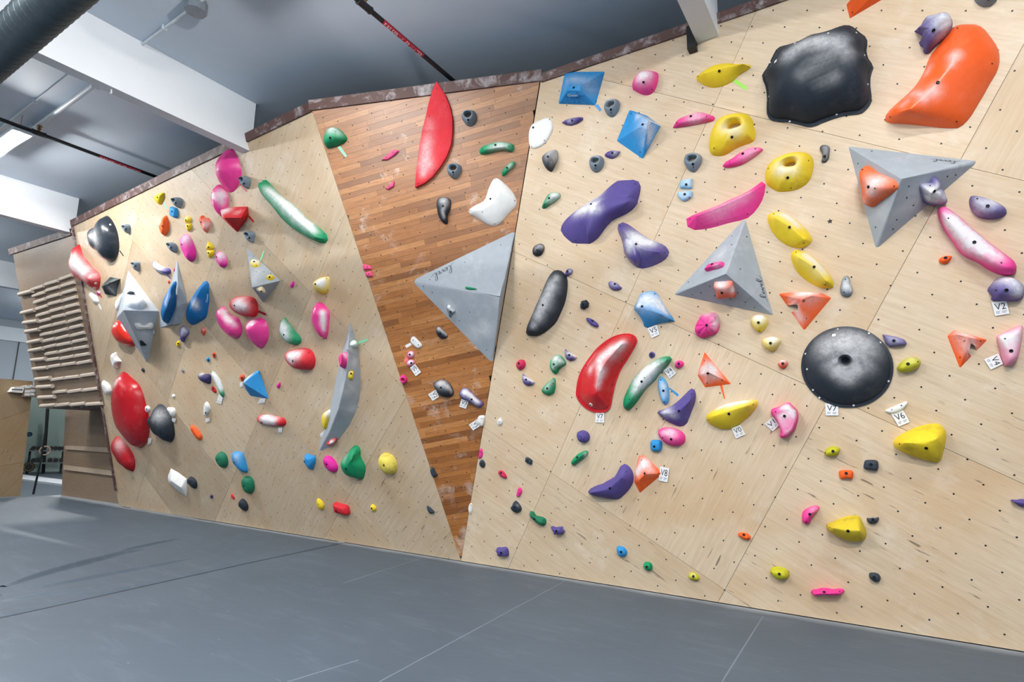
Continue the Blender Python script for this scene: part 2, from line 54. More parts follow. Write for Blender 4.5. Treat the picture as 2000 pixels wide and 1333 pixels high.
{"l":"pink crimp under the upper yellow finger-hole hold","c":"pink","p":0,"k":"dome","nm":"climbing_hold","o":[-929,4198],"b":[-188,-34,-167,-57,-135,-63,-104,-66,-75,-68,-53,-68,-23,-66,2,-61,27,-53,53,-42,80,-29,104,-18,124,-8,149,5,169,16,183,33,162,54,128,66,106,72,76,75,51,74,26,69,0,60,-27,50,-48,39,-75,24,-97,13,-126,3,-149,-4,-172,-16],"r":[110,15,60,7,-11,60,-99,-38,60],"rough":0.004,"e":[[11,20,55,-11,41,90,0],[-108,-32,59,-6,13,98,1],[121,39,52,17,50,84,1]],"ch":[[68,15,59,95,35]]},
{"l":"pale blue rectangular crimp, upper one of the pair","c":"paleblue","p":0,"k":"dome","nm":"climbing_hold","hc":[7,6,5,4,3,2,1,0,0,0,0,0,0,0,0,0,0,0,0,0,0,1,2,4,5,6,7,7,7,7],"o":[-1463,4064],"b":[-59,27,-66,8,-68,-4,-69,-15,-67,-27,-55,-35,-42,-38,-28,-41,-15,-44,-1,-48,12,-53,24,-56,36,-58,47,-55,52,-34,54,-17,55,-8,57,10,57,18,58,32,58,40,52,44,35,45,16,46,2,46,-5,46,-18,46,-28,45,-42,43,-53,38],"r":[16,-5,45,6,-7,45,-3,-10,45],"pe":3,"e":[[4,-16,45,0,-2,99,0]],"ch":[[25,12,44,60,40]]},
{"l":"pale blue rounded crimp, lower one of the pair","c":"paleblue","p":0,"k":"dome","nm":"climbing_hold","hc":[7,6,6,5,4,3,1,1,0,0,0,0,0,0,0,0,0,0,0,0,0,1,2,3,4,6,6,7,7,7],"o":[-1488,3954],"b":[-65,45,-72,33,-72,16,-67,2,-62,-10,-54,-22,-44,-35,-35,-44,-22,-54,-12,-58,1,-59,15,-55,28,-49,38,-45,52,-40,61,-34,69,-23,73,-10,75,6,73,20,64,30,46,37,31,39,16,41,8,41,-6,43,-17,44,-27,46,-41,48,-53,48],"r":[19,-9,45,6,-7,45,-7,-5,45],"pe":3,"rough":0.003,"e":[[8,1,45,0,2,99,0],[46,-35,29,43,-71,54,1]],"ch":[[-3,19,42,72,40]]},
{"l":"small black and white speckled hold left of the top grey volume","c":"black","p":0,"k":"dome","nm":"climbing_hold","hc":[7,6,5,3,2,0,0,0,0,0,0,0,0,0,0,0,0,0,1,1,3,4,5,6,7,7,8,8,8,7],"o":[-254,4067],"b":[-37,55,-32,38,-27,24,-22,10,-19,-2,-20,-17,-24,-31,-28,-45,-32,-57,-32,-68,-24,-79,-9,-81,2,-79,12,-72,19,-62,25,-50,30,-35,32,-22,34,-8,36,5,38,16,40,29,39,44,33,57,22,67,12,72,0,75,-13,76,-24,72,-33,64],"r":[4,20,50,1,-8,50,-1,-37,50],"rough":0.003,"e":[[-3,-41,50,-1,-13,98,0]],"ch":[[17,23,47,47,50],[-6,-53,46,39,40]]},
{"l":"long pink faceted ledge hold above the middle grey volume","c":"pink","p":0,"k":"dome","nm":"climbing_hold","o":[-1095,3734],"b":[-401,-13,-395,-94,-328,-141,-253,-148,-179,-150,-102,-144,-30,-135,33,-130,102,-128,168,-117,223,-79,269,-30,308,31,332,92,345,172,314,204,257,173,192,140,127,118,67,104,-2,87,-63,68,-140,49,-213,36,-284,23,-344,10],"r":[-263,-28,110,6,27,110,245,97,110],"nr":4,"pe":1.15,"qe":1.05,"flat":1,"lvar":1,"e":[[172,-81,20,31,-54,77,1],[-106,-123,17,5,-70,71,1],[-352,-36,44,-64,-5,75,1]],"ch":[[-79,16,109,129,30],[175,88,95,72,30]]},
{"l":"yellow lens-shaped hold, upper of two stacked yellow lenses","c":"yellow","p":0,"k":"dome","nm":"climbing_hold","o":[-589,3444],"b":[-170,131,-163,86,-153,45,-140,11,-124,-21,-101,-57,-79,-84,-51,-113,-25,-136,6,-155,37,-167,71,-175,102,-175,134,-167,162,-152,181,-125,170,-85,156,-51,138,-18,117,15,94,47,75,72,50,100,20,129,-5,149,-36,169,-67,184,-102,190,-136,186,-163,167],"r":[-80,97,130,31,3,130,127,-128,130],"pe":1.3,"qe":1.2,"e":[[20,-1,130,0,0,100,0],[-105,156,65,-9,82,54,1],[118,-152,80,24,-92,30,1]],"ch":[[-7,128,40,67,75],[70,33,65,55,70],[-66,150,65,44,40]]},
{"l":"yellow lens-shaped hold, lower of two stacked yellow lenses","c":"yellow","p":0,"k":"dome","nm":"climbing_hold","o":[-434,3059],"b":[-157,141,-149,93,-142,61,-131,25,-115,-8,-94,-37,-69,-68,-41,-97,-18,-117,10,-140,38,-158,69,-172,98,-180,128,-183,156,-176,162,-139,153,-102,138,-67,121,-35,102,-1,83,29,64,58,41,90,18,118,-6,142,-31,162,-61,181,-95,198,-123,200,-149,178],"r":[-75,102,130,31,13,130,115,-125,130],"pe":1.3,"qe":1.2,"e":[[31,6,130,0,0,100,0],[-106,166,63,7,83,54,1],[101,-154,77,-23,-87,42,1]],"ch":[[-10,112,61,65,70],[85,-17,75,65,75]]},
{"l":"grey triangular volume under the long pink ledge hold","c":"volgrey","p":0,"k":"poly","nm":"wall_volume","o":[-1127,3093],"v":[152,511,0,179,508,0,352,-399,0,341,-403,0,-534,-108,0,-528,-92,0,37,-17,340],"f":[[0,5,6],[1,0,6],[2,1,6],[3,2,6],[4,3,6],[5,4,6]],"vol":1,"e":[[55,374,41,-48,54,68,1],[184,346,37,80,15,57,1],[-149,-92,175,-25,-74,62,1],[-256,-131,85,-25,-74,62,1],[-350,-135,41,-25,-74,62,1],[92,-180,166,-25,-74,62,1],[137,-267,80,-25,-74,62,1],[204,-321,42,-25,-74,62,1],[-130,-174,84,-25,-74,62,1],[64,278,124,-48,54,68,1],[133,30,193,80,15,57,1],[8,-221,83,-25,-74,62,1],[-379,-7,38,-48,54,68,1]],"ch":[[-57,203,98,77,40],[77,46,268,53,25]],"t":["level",[308,-251,23],[-147,987,-57],[-575,-38,817],[805,153,573],203,69]},
{"l":"small pink crimp on the left face of the middle grey volume","c":"pink","p":3,"k":"dome","nm":"climbing_hold","hc":[10,8,6,3,1,0,0,0,0,0,0,0,0,0,0,0,0,0,2,5,9,14,18,19,20,19,18,16,14,12],"o":[31,-78],"b":[-111,15,-83,-4,-62,-12,-47,-16,-29,-21,-17,-26,-2,-35,20,-44,33,-50,52,-57,70,-63,86,-67,101,-63,109,-49,110,-31,101,-11,68,11,46,25,31,33,19,38,9,39,-5,42,-19,44,-28,46,-43,50,-57,54,-72,51,-84,42,-93,34,-103,26],"r":[92,-61,50,26,-38,50,-43,-13,50],"pe":3,"e":[[5,-6,49,3,8,99,0]],"ch":[[50,-53,39,43,30]]},
{"l":"square coral and white block hold on the lower face of the middle grey volume","c":"coral","p":4,"k":"dome","nm":"climbing_hold","hc":[3,7,11,15,19,21,23,23,23,22,19,16,12,9,5,2,1,0,0,0,0,0,0,0,0,0,0,0,0,1],"o":[42,82],"b":[-92,56,-89,22,-86,-5,-85,-22,-87,-49,-88,-76,-86,-97,-71,-107,-42,-100,-20,-91,-2,-84,18,-83,33,-83,48,-84,72,-90,89,-73,93,-34,93,-11,93,18,93,53,93,78,93,100,73,110,45,104,21,99,-1,95,-21,92,-41,90,-65,88,-82,82],"r":[31,26,70,18,31,70,6,37,70],"pe":3.5,"e":[[-3,16,70,0,0,99,0]],"ch":[[-12,90,29,64,80],[88,29,32,37,90]]},
{"l":"pink scalloped shell hold below the middle grey volume","c":"pink","p":0,"k":"dome","nm":"climbing_hold","hc":[20,20,19,17,16,15,13,12,10,7,5,3,1,0,0,0,0,0,0,0,0,0,0,0,0,0,0,0,0,0,0,0,0,0,0,0,0,0,1,3,6,8,11,13,15,16,18,19,20,21,21,22,21,21],"o":[-1362,2648],"b":[-121,-14,-121,-30,-117,-45,-114,-60,-112,-75,-109,-86,-101,-100,-90,-108,-77,-113,-63,-117,-47,-118,-35,-117,-23,-115,-7,-112,6,-107,18,-103,31,-98,48,-94,61,-91,74,-87,84,-80,92,-69,99,-56,105,-43,110,-27,112,-15,112,2,111,15,111,30,110,46,109,61,107,71,103,87,99,97,88,110,73,116,58,118,48,118,32,118,18,118,2,118,-8,117,-22,115,-33,112,-44,107,-55,97,-65,83,-73,68,-79,57,-87,42,-92,33,-100,21,-109,10,-118,-3],"r":[31,7,130],"nr":9,"pe":2.5,"rip":[9,0.022],"e":[[20,-6,130,0,-3,99,0],[-58,-67,104,-28,-44,84,1]],"ch":[[107,64,27,52,80],[96,-7,84,51,60],[19,111,51,52,60]]},
{"l":"small yellow dome hold under the right tip of the middle grey volume","c":"yellow","p":0,"k":"dome","nm":"climbing_hold","o":[-895,2631],"b":[-74,23,-72,3,-66,-17,-61,-32,-54,-46,-44,-60,-35,-72,-23,-84,-10,-91,6,-88,21,-79,37,-67,48,-57,57,-46,67,-29,73,-16,76,0,76,16,72,32,62,48,50,60,37,68,22,74,6,78,-10,78,-26,76,-43,71,-53,66,-66,55,-73,37],"r":[9,-3,100],"e":[[6,-4,100,-4,-1,99,0],[2,-79,49,17,-93,31,1]],"ch":[[14,56,66,76,90]]},
{"l":"small yellow dome hold left above the black disc","c":"yellow","p":0,"k":"dome","nm":"climbing_hold","o":[-807,2433],"b":[-77,14,-74,-4,-69,-17,-59,-35,-51,-45,-39,-57,-26,-65,-11,-71,-1,-73,14,-73,28,-66,41,-54,50,-44,59,-32,68,-17,75,-4,81,11,79,24,71,37,56,48,44,53,30,58,14,61,-2,62,-19,60,-31,57,-49,52,-59,48,-69,42,-77,29],"r":[19,-2,100,8,-1,100,-2,-1,100],"e":[[5,0,100,0,5,99,0],[-45,-46,31,-69,-67,26,1]],"ch":[[22,49,53,78,90]]},
{"l":"orange triangular hold with a bitten left side above the black disc","c":"orange","p":0,"k":"poly","nm":"climbing_hold","o":[-539,2770],"v":[-177,110,0,-30,108,0,162,79,0,240,24,0,7,-242,0,-84,-70,0,-23,-59,50,-21,-11,70,-69,-7,50,-112,-9,0,15,30,130,92,49,120],"f":[[0,10,1],[1,10,11,2],[2,11,3],[3,11,10,4],[4,10,6,5],[10,7,6],[0,9,8,7,10]],"e":[[32,14,113,45,-39,79,0],[-110,61,32,-62,-42,65,1],[176,9,28,45,-39,79,1],[35,-139,35,45,-39,79,1]],"ch":[[51,89,22,98,95],[-57,28,62,43,60],[-18,-123,29,54,50]]},
{"l":"orange triangular hold with a bitten right side right of the black disc","c":"orange","p":0,"k":"poly","nm":"climbing_hold","o":[604,2322],"v":[-123,76,0,-78,118,0,21,74,0,121,26,0,75,-27,0,50,-51,0,34,-7,50,13,8,60,-2,-67,50,16,-93,0,-64,-185,0,-62,77,90,0,52,100],"f":[[0,11,1],[1,11,12,2],[2,12,3],[3,12,7,6,4],[4,6,5],[12,8,7],[12,10,9,8],[0,10,12,11]],"e":[[-28,34,73,-64,-14,75,0],[-82,67,33,-64,-14,75,1],[-57,-99,22,-64,-14,75,1],[77,19,25,47,-50,71,1]],"ch":[[-14,90,50,68,70],[9,-29,44,58,60]]},
{"l":"chalked orange triangular hold with a curled orange tape tail","c":"orange","p":0,"k":"poly","nm":"climbing_hold","o":[-1390,2199],"v":[-21,193,0,202,-124,0,-40,-150,0,-103,-32,0,-84,28,0,29,6,120,18,79,90],"f":[[1,5,6,0],[1,5,2],[2,5,3],[3,5,6,4],[4,6,0]],"e":[[20,-11,107,6,-62,77,0],[-20,110,36,-71,27,64,1],[-12,-110,30,6,-62,77,1],[130,-83,39,6,-62,77,1]],"ch":[[54,32,76,82,100],[-41,17,49,52,95],[88,-28,74,61,60],[-20,-84,44,41,30]]},
{"l":"orange pyramid hold touching the right end of the low purple banana hold","c":"orange","p":0,"k":"poly","nm":"climbing_hold","o":[-2110,1200],"v":[-36,170,0,27,176,0,205,2,0,-51,-210,0,-104,-102,0,-86,19,0,64,7,120,-19,-61,90],"f":[[0,6,1],[1,6,2],[2,6,7,3],[3,7,4],[4,7,5],[5,7,6,0]],"e":[[55,14,111,-60,19,77,0],[0,133,28,-5,57,81,1],[-46,-100,51,-61,-30,72,1],[170,7,26,54,56,61,1]],"ch":[[34,99,54,68,100],[-49,12,31,55,80],[88,50,61,54,50]]},
{"l":"big two-tone blue hold with white chalked top half","c":"blue","p":0,"k":"dome","nm":"climbing_hold","hc":[25,24,22,18,14,10,5,2,1,0,0,0,0,0,0,0,0,0,0,0,1,2,6,10,15,19,21,24,25,26],"o":[-1894,2851],"b":[-201,31,-169,-7,-139,-41,-119,-75,-105,-115,-99,-157,-71,-175,-31,-164,10,-153,54,-142,99,-137,142,-136,177,-134,215,-135,194,-84,175,-56,152,-20,133,18,115,56,93,99,77,133,58,167,31,192,-19,200,-57,200,-96,191,-128,166,-137,125,-162,86,-191,66],"r":[-104,29,150,8,17,150,129,-61,150],"pe":1.25,"qe":1.2,"e":[[-60,36,146,4,43,89,0],[40,164,31,60,59,53,1],[177,-121,41,-1,-93,35,1]],"ch":[[-36,112,99,116,75],[79,59,67,105,85],[136,-20,64,63,80],[-102,64,134,53,70]]},
{"l":"long purple lobed hold with a chalked middle left of centre","c":"purple","p":0,"k":"dome","nm":"climbing_hold","o":[-2388,3964],"b":[-501,-110,-468,-174,-420,-227,-369,-275,-311,-293,-238,-305,-173,-318,-115,-309,-60,-280,-12,-237,25,-196,66,-158,117,-120,164,-102,228,-87,285,-73,334,-54,378,-24,409,22,432,82,447,130,456,181,437,238,382,271,320,281,256,293,206,299,148,275,95,245,47,214,-8,185,-66,165,-115,148,-174,128,-233,105,-294,77,-343,53,-400,21,-447,-13,-485,-57],"r":[-173,-78,130,-54,40,130,138,65,130,333,49,130],"pe":1.25,"qe":1.15,"e":[[-68,80,99,-20,63,74,0],[-469,-90,17,-50,15,85,1],[-307,-260,26,-16,-52,83,1],[-82,-265,21,29,-55,77,1],[94,-122,16,45,-61,64,1],[350,-34,19,50,-75,41,1],[411,209,34,30,51,79,1],[302,-20,67,16,-75,63,1]],"ch":[[-41,52,125,90,95],[-232,55,49,79,80],[-14,175,13,79,50]]},
{"l":"purple three-lobed hold with white centre right below the long purple hold","c":"purple","p":0,"k":"dome","nm":"climbing_hold","o":[-1980,3524],"b":[-239,230,-226,174,-204,119,-192,67,-185,8,-180,-43,-155,-99,-124,-145,-89,-186,-49,-218,8,-236,60,-233,113,-225,165,-211,211,-195,253,-173,283,-140,291,-91,264,-42,225,-10,179,18,130,43,83,76,34,118,-1,149,-42,189,-85,230,-125,263,-174,289,-226,276],"r":[-111,149,130,-31,12,130,77,-66,130,221,-114,130],"pe":1.2,"qe":1.1,"gloss":1,"e":[[2,3,129,0,0,100,0],[-191,244,43,-17,69,70,1],[-119,-92,35,-54,-37,74,1],[-59,-181,20,-45,-56,69,1],[263,-119,57,89,-14,42,1]],"ch":[[-4,63,91,111,100],[105,14,52,86,90],[-90,-33,83,62,50]]},
{"l":"part","c":"purple","p":0,"k":"dome","nm":"climbing_hold","hc":[24,21,18,15,12,9,6,4,2,0,0,0,0,0,0,0,0,0,0,0,0,0,0,0,0,0,0,0,1,3,6,11,15,20,23,25,27,27,27,25],"o":[-2324,3918],"b":[-256,25,-255,-27,-251,-73,-246,-117,-241,-162,-241,-205,-244,-247,-227,-274,-178,-259,-142,-240,-106,-213,-75,-184,-45,-151,-12,-120,16,-96,53,-69,92,-53,133,-44,173,-34,213,-24,257,-10,288,6,323,34,347,62,353,103,313,137,273,158,228,174,187,183,132,192,96,195,51,196,8,194,-33,187,-71,175,-108,161,-150,141,-189,120,-221,97,-246,63],"r":[-87,-27,155,79,42,155,276,51,155],"pe":2.6,"qe":1.6,"pa":37,"ch":[[-104,83,132,77,90],[-29,38,153,51,40]]},
{"l":"part","c":"purple","p":0,"k":"dome","nm":"climbing_hold","hc":[37,39,40,40,38,35,30,23,15,8,3,1,0,0,0,0,0,0,0,0,0,0,0,0,0,1,4,9,15,21,25,29,32,35],"o":[-2049,3480],"b":[-91,130,-96,99,-96,78,-94,51,-91,24,-89,4,-84,-22,-81,-42,-70,-69,-59,-86,-40,-109,-29,-121,-11,-143,7,-162,30,-173,57,-163,75,-145,89,-126,100,-103,107,-78,110,-51,109,-30,104,-1,95,22,82,47,65,73,53,89,35,109,16,126,-4,142,-17,152,-36,164,-63,165,-82,149],"r":[11,41,150,54,-64,150],"pe":2.4,"qe":1.6,"pa":38,"gloss":1,"ch":[[24,84,121,74,95],[-11,0,144,49,50]]},
{"l":"small green and white crimp near the left edge of the right wall","c":"green","p":0,"k":"dome","nm":"climbing_hold","hc":[8,6,4,2,1,0,0,0,0,0,0,0,0,0,0,0,0,1,2,5,8,11,14,16,16,16,14,13,12,10],"o":[-2983,4221],"b":[-119,-60,-107,-78,-81,-81,-59,-75,-37,-64,-23,-58,-2,-51,18,-45,39,-38,58,-30,74,-22,93,-13,112,-1,122,19,123,39,114,56,87,68,63,71,43,74,27,77,3,79,-14,75,-32,61,-42,43,-51,26,-59,11,-71,-1,-83,-13,-91,-25,-106,-43],"r":[63,13,70,15,-12,70,-33,-38,70],"rough":0.003,"e":[[12,3,69,-3,7,99,0],[-51,-51,66,-2,-41,90,1]],"ch":[[79,26,66,67,90],[25,-28,57,54,50]]},
{"l":"small dark striped round hold above the black lens hold","c":"black","p":0,"k":"dome","nm":"climbing_hold","hc":[19,17,14,11,7,4,1,0,0,0,0,0,0,0,0,0,0,0,0,1,2,5,9,13,16,18,20,21,21,20],"o":[-3179,3679],"b":[-70,-5,-71,-22,-70,-35,-65,-47,-51,-59,-37,-66,-21,-70,-7,-72,11,-70,27,-63,39,-54,49,-42,57,-30,65,-18,70,-5,75,9,76,21,72,39,64,51,52,61,35,67,14,69,0,67,-13,63,-25,58,-38,52,-49,44,-59,32,-64,21,-68,6],"r":[29,1,70,18,-8,70,7,-16,70],"rough":0.005,"e":[[17,-15,69,11,-14,98,0]],"ch":[[61,28,48,40,60],[9,20,66,40,40]]},
{"l":"black chalk-streaked half-moon slab hold on the left of the right wall","c":"black","p":0,"k":"dome","nm":"climbing_hold","hc":[4,6,8,11,13,16,17,18,17,16,14,13,13,12,11,9,8,6,3,2,0,0,0,0,0,0,0,0,0,0,0,0,0,0,0,0,0,0,1,2],"o":[-3094,3036],"b":[21,308,-8,259,-32,215,-52,177,-73,138,-101,89,-124,49,-148,10,-176,-35,-199,-79,-222,-118,-249,-156,-278,-202,-299,-247,-314,-287,-290,-323,-237,-335,-178,-339,-129,-331,-76,-312,-26,-285,22,-255,65,-223,95,-191,122,-150,147,-108,168,-74,192,-32,211,10,228,60,240,106,248,147,255,195,257,237,251,285,224,331,189,363,141,381,87,378,47,342],"r":[186,232,130,73,-10,130,-99,-240,130],"pe":2.2,"e":[[-6,-9,124,-12,9,98,0],[191,29,84,79,-29,52,1],[-192,-289,112,-9,-46,87,1]],"ch":[[110,185,126,89,80],[7,26,123,101,80],[-80,-109,124,90,70],[174,262,128,56,60],[-139,-219,126,56,50]]},
{"l":"tiny pale purple hold beside the tip of the black half-moon slab","c":"purple","p":0,"k":"dome","nm":"climbing_hold","hc":[10,9,7,5,3,1,0,0,0,0,0,0,0,0,0,0,0,0,0,1,2,5,7,9,11,12,13,13,12,11],"o":[-2814,3368],"b":[-40,-15,-40,-24,-40,-33,-35,-42,-26,-42,-17,-38,-9,-35,0,-33,12,-30,21,-27,28,-23,34,-19,41,-11,46,-1,48,6,49,16,46,23,40,30,30,36,20,40,10,42,0,41,-7,39,-17,35,-22,31,-29,23,-32,16,-36,5,-37,-3,-38,-9],"r":[20,2,45,10,-5,45,0,-11,45],"e":[[4,6,44,-12,19,97,0]],"ch":[[37,6,37,26,50]]},
{"l":"small purple almond crimp below the purple three-lobed hold","c":"purple","p":0,"k":"dome","nm":"climbing_hold","hc":[10,10,10,9,8,7,5,3,1,0,0,0,0,0,0,0,0,0,0,0,0,0,1,3,5,7,8,9,9,10],"o":[-2286,3149],"b":[-67,36,-65,19,-61,5,-57,-4,-51,-15,-43,-25,-33,-34,-21,-41,-10,-46,3,-49,21,-51,34,-51,47,-49,60,-45,71,-39,78,-33,74,-22,61,-12,52,-1,45,10,39,18,27,30,14,39,4,44,-7,48,-18,52,-34,56,-42,57,-55,56,-65,47],"r":[36,-19,50,10,-4,50,-16,12,50],"e":[[17,16,42,32,50,79,0]],"ch":[[6,28,38,50,40]]},
{"l":"small black cube hold right of the black half-moon slab","c":"black","p":0,"k":"dome","nm":"climbing_hold","hc":[17,15,14,11,8,5,2,1,0,0,0,0,0,0,0,0,0,0,0,0,1,3,6,9,12,15,16,18,18,18],"o":[-2646,2989],"b":[-43,-9,-42,-18,-43,-28,-46,-35,-34,-43,-24,-48,-12,-53,-4,-48,6,-43,16,-39,27,-35,37,-30,45,-27,46,-13,48,-3,49,8,51,17,42,28,35,37,28,45,22,51,9,49,-1,47,-11,46,-21,44,-26,42,-32,28,-36,19,-40,10,-45,1],"r":[17,2,60,12,-3,60,8,-8,60],"pe":3,"e":[[9,-2,60,-1,1,99,0]]},
{"l":"small speckled purple bar crimp above the red crescent hold","c":"purple","p":0,"k":"dome","nm":"climbing_hold","hc":[11,11,11,11,10,8,5,2,1,0,0,0,0,0,0,0,0,0,0,0,0,1,2,4,6,7,8,9,10,10],"o":[-2569,2788],"b":[-67,37,-59,23,-50,11,-40,0,-34,-7,-27,-16,-17,-25,-6,-34,5,-40,14,-45,22,-48,33,-53,45,-57,59,-58,69,-49,71,-37,66,-25,56,-10,46,-1,32,11,21,20,15,25,4,33,-7,40,-15,44,-23,47,-35,52,-49,56,-60,56,-70,51],"r":[46,-32,50,10,-2,50,-26,28,50],"e":[[15,13,40,55,68,47,0],[50,-38,49,31,-37,87,1]]},
{"l":"large red rimmed crescent scoop hold in the middle of the right wall","c":"red","p":0,"k":"dome","nm":"climbing_hold","o":[-2456,2247],"b":[-355,-241,-338,-284,-314,-321,-282,-354,-253,-378,-215,-401,-175,-418,-123,-428,-84,-431,-42,-427,-1,-414,31,-384,47,-338,57,-298,68,-256,79,-220,94,-175,105,-143,122,-100,136,-67,155,-26,175,8,200,44,231,81,256,112,281,146,306,181,328,212,346,238,366,272,379,307,365,349,332,376,292,388,248,391,209,388,164,382,122,371,77,353,36,333,1,312,-36,288,-73,260,-108,228,-133,202,-166,167,-195,135,-221,105,-245,73,-274,31,-295,-5,-312,-41,-329,-87,-338,-123,-347,-165,-354,-204],"r":[280,275,200,119,133,200,2,-26,200,-33,-211,200],"nr":10,"pe":1.15,"qe":1.05,"rim":0.13,"rimh":0.02,"gloss":1,"e":[[339,340,42,57,71,39,1],[214,110,60,67,-60,42,1],[81,-140,39,85,-29,42,1],[-1,-378,27,58,-60,54,1],[-325,-254,20,0,0,100,1],[-208,78,20,0,0,100,1],[-88,181,37,-54,50,67,1],[44,289,39,-42,66,61,1],[-158,-338,69,-34,-57,74,3]],"ch":[[251,278,180,71,80],[128,214,155,82,85],[0,129,131,83,80],[42,-7,199,61,70],[1,-129,199,41,60],[-125,40,97,53,50]]},
{"l":"small round raspberry hold left of the green holds","c":"raspberry","p":0,"k":"dome","nm":"climbing_hold","hc":[18,18,16,14,12,9,5,2,1,0,0,0,0,0,0,0,0,0,0,0,0,1,3,6,9,12,15,17,18,18],"o":[-3501,2381],"b":[-59,-5,-56,-18,-53,-29,-45,-41,-38,-49,-30,-57,-20,-64,-4,-65,10,-61,24,-52,34,-45,42,-39,50,-29,57,-18,61,-6,63,9,62,20,58,31,52,42,41,52,29,56,10,60,-3,60,-14,58,-26,53,-36,47,-44,39,-52,28,-56,19,-59,5],"r":[17,-1,60],"e":[[5,15,57,-4,25,96,0],[15,-34,49,29,-49,81,1]]},
{"l":"purple half-moon crimp with white top below the round raspberry hold","c":"purple","p":0,"k":"dome","nm":"climbing_hold","hc":[12,13,14,16,16,16,15,13,10,7,4,1,0,0,0,0,0,0,0,0,0,0,0,0,1,3,5,7,9,10],"o":[-3424,2195],"b":[-60,63,-59,48,-60,34,-62,17,-59,7,-54,-7,-50,-21,-46,-37,-35,-44,-21,-52,-6,-59,3,-64,27,-60,46,-58,63,-56,79,-45,90,-34,94,-25,74,-14,61,-6,52,2,39,13,30,21,16,31,2,40,-10,47,-21,54,-27,59,-46,69,-60,77],"r":[46,-19,60,17,2,60,-13,24,60],"e":[[12,11,58,37,51,77,0],[57,-17,54,47,73,49,1]],"ch":[[11,51,50,45,90],[67,-10,2,34,80]]},
{"l":"purple half-moon crimp with white top beside the green brain-like hold","c":"purple","p":0,"k":"dome","nm":"climbing_hold","hc":[11,12,14,14,15,15,13,12,9,6,3,1,0,0,0,0,0,0,0,0,0,0,0,0,2,4,6,8,9,10],"o":[-2863,2449],"b":[-51,60,-50,47,-49,34,-50,22,-50,9,-51,-3,-44,-18,-40,-31,-38,-41,-21,-50,-8,-57,4,-63,22,-60,38,-57,53,-54,68,-44,78,-34,84,-24,66,-14,55,-6,47,1,43,7,27,20,14,30,2,38,-9,45,-18,51,-28,56,-40,64,-52,73],"r":[39,-21,60,13,1,60,-12,23,60],"e":[[19,3,59,41,48,77,0],[-14,38,50,50,78,36,1]],"ch":[[16,41,50,44,90],[61,-11,-1,32,80]]},
{"l":"green brain-like textured hold left of the red crescent","c":"green","p":0,"k":"dome","nm":"climbing_hold","hc":[29,28,26,23,19,14,10,5,2,1,0,0,0,0,0,0,0,0,0,0,0,1,2,6,12,17,22,26,28,30],"o":[-3023,2363],"b":[-89,-10,-85,-30,-78,-47,-71,-66,-64,-83,-51,-101,-36,-112,-17,-109,1,-94,13,-75,26,-55,43,-41,64,-33,83,-27,99,-16,109,3,103,25,91,44,78,61,68,75,50,92,31,102,9,105,-11,100,-31,88,-45,75,-58,59,-70,41,-78,24,-85,5],"r":[38,16,100,24,-1,100,10,-19,100],"rough":0.008,"e":[[5,-3,99,-7,6,99,0]],"ch":[[24,65,83,65,80],[85,28,63,43,50],[-13,-32,96,33,40]]},
{"l":"green grooved wedge hold under the green brain-like hold","c":"green","p":0,"k":"dome","nm":"climbing_hold","hc":[20,18,16,13,9,5,2,0,0,0,0,0,0,0,0,0,0,0,0,0,0,2,5,9,14,18,20,21,21,21],"o":[-3138,2108],"b":[-97,-45,-85,-61,-75,-72,-51,-79,-32,-85,-7,-92,6,-87,26,-80,48,-72,55,-55,61,-36,68,-17,73,-1,74,21,75,41,77,61,78,88,68,96,50,105,31,87,16,74,2,67,-9,63,-26,51,-40,38,-53,25,-61,14,-75,-2,-89,-16,-106,-30],"r":[41,27,80,21,3,80,0,-21,80],"rough":0.004,"e":[[8,-10,80,-2,2,99,0],[68,40,50,95,-7,27,1]],"ch":[[1,5,78,44,40],[71,68,47,33,30]]},
{"l":"long green banana hold heavily whitened with chalk","c":"green","p":0,"k":"dome","nm":"climbing_hold","o":[-2025,2133],"b":[-249,-242,-239,-280,-208,-296,-166,-274,-131,-242,-105,-215,-79,-186,-53,-151,-29,-121,0,-85,26,-57,59,-29,88,-10,117,14,140,45,164,75,199,105,227,130,256,157,280,185,293,212,267,241,229,243,188,236,149,223,107,204,73,186,39,165,8,143,-23,119,-53,94,-83,67,-111,40,-140,5,-161,-30,-180,-66,-199,-97,-218,-130,-235,-168,-246,-208],"r":[-132,-187,120,2,8,120,162,146,120,270,201,120],"rough":0.003,"e":[[5,1,120,0,0,100,0],[37,38,120,0,0,100,1],[217,177,120,0,0,100,1],[-137,-176,119,-12,8,98,1]],"ch":[[47,110,104,116,100],[-9,9,119,105,100],[129,138,118,94,95],[-69,-73,119,63,60],[67,5,90,74,80],[226,163,120,42,50]]},
{"l":"tiny round purple hold above the long green banana hold","c":"purple","p":0,"k":"dome","nm":"climbing_hold","hc":[10,10,9,8,7,6,4,2,1,0,0,0,0,0,0,0,0,0,0,0,0,0,1,2,4,5,7,8,9,10],"o":[-1934,2398],"b":[-29,4,-28,-5,-27,-10,-25,-17,-22,-22,-19,-26,-14,-30,-7,-33,-1,-32,8,-29,13,-26,19,-23,23,-20,28,-15,30,-8,31,-4,32,3,30,9,26,16,20,22,16,26,11,29,5,31,-2,32,-8,31,-14,29,-19,25,-23,20,-26,14,-28,10],"r":[7,0,40],"e":[[8,3,40,12,14,98,0]]},
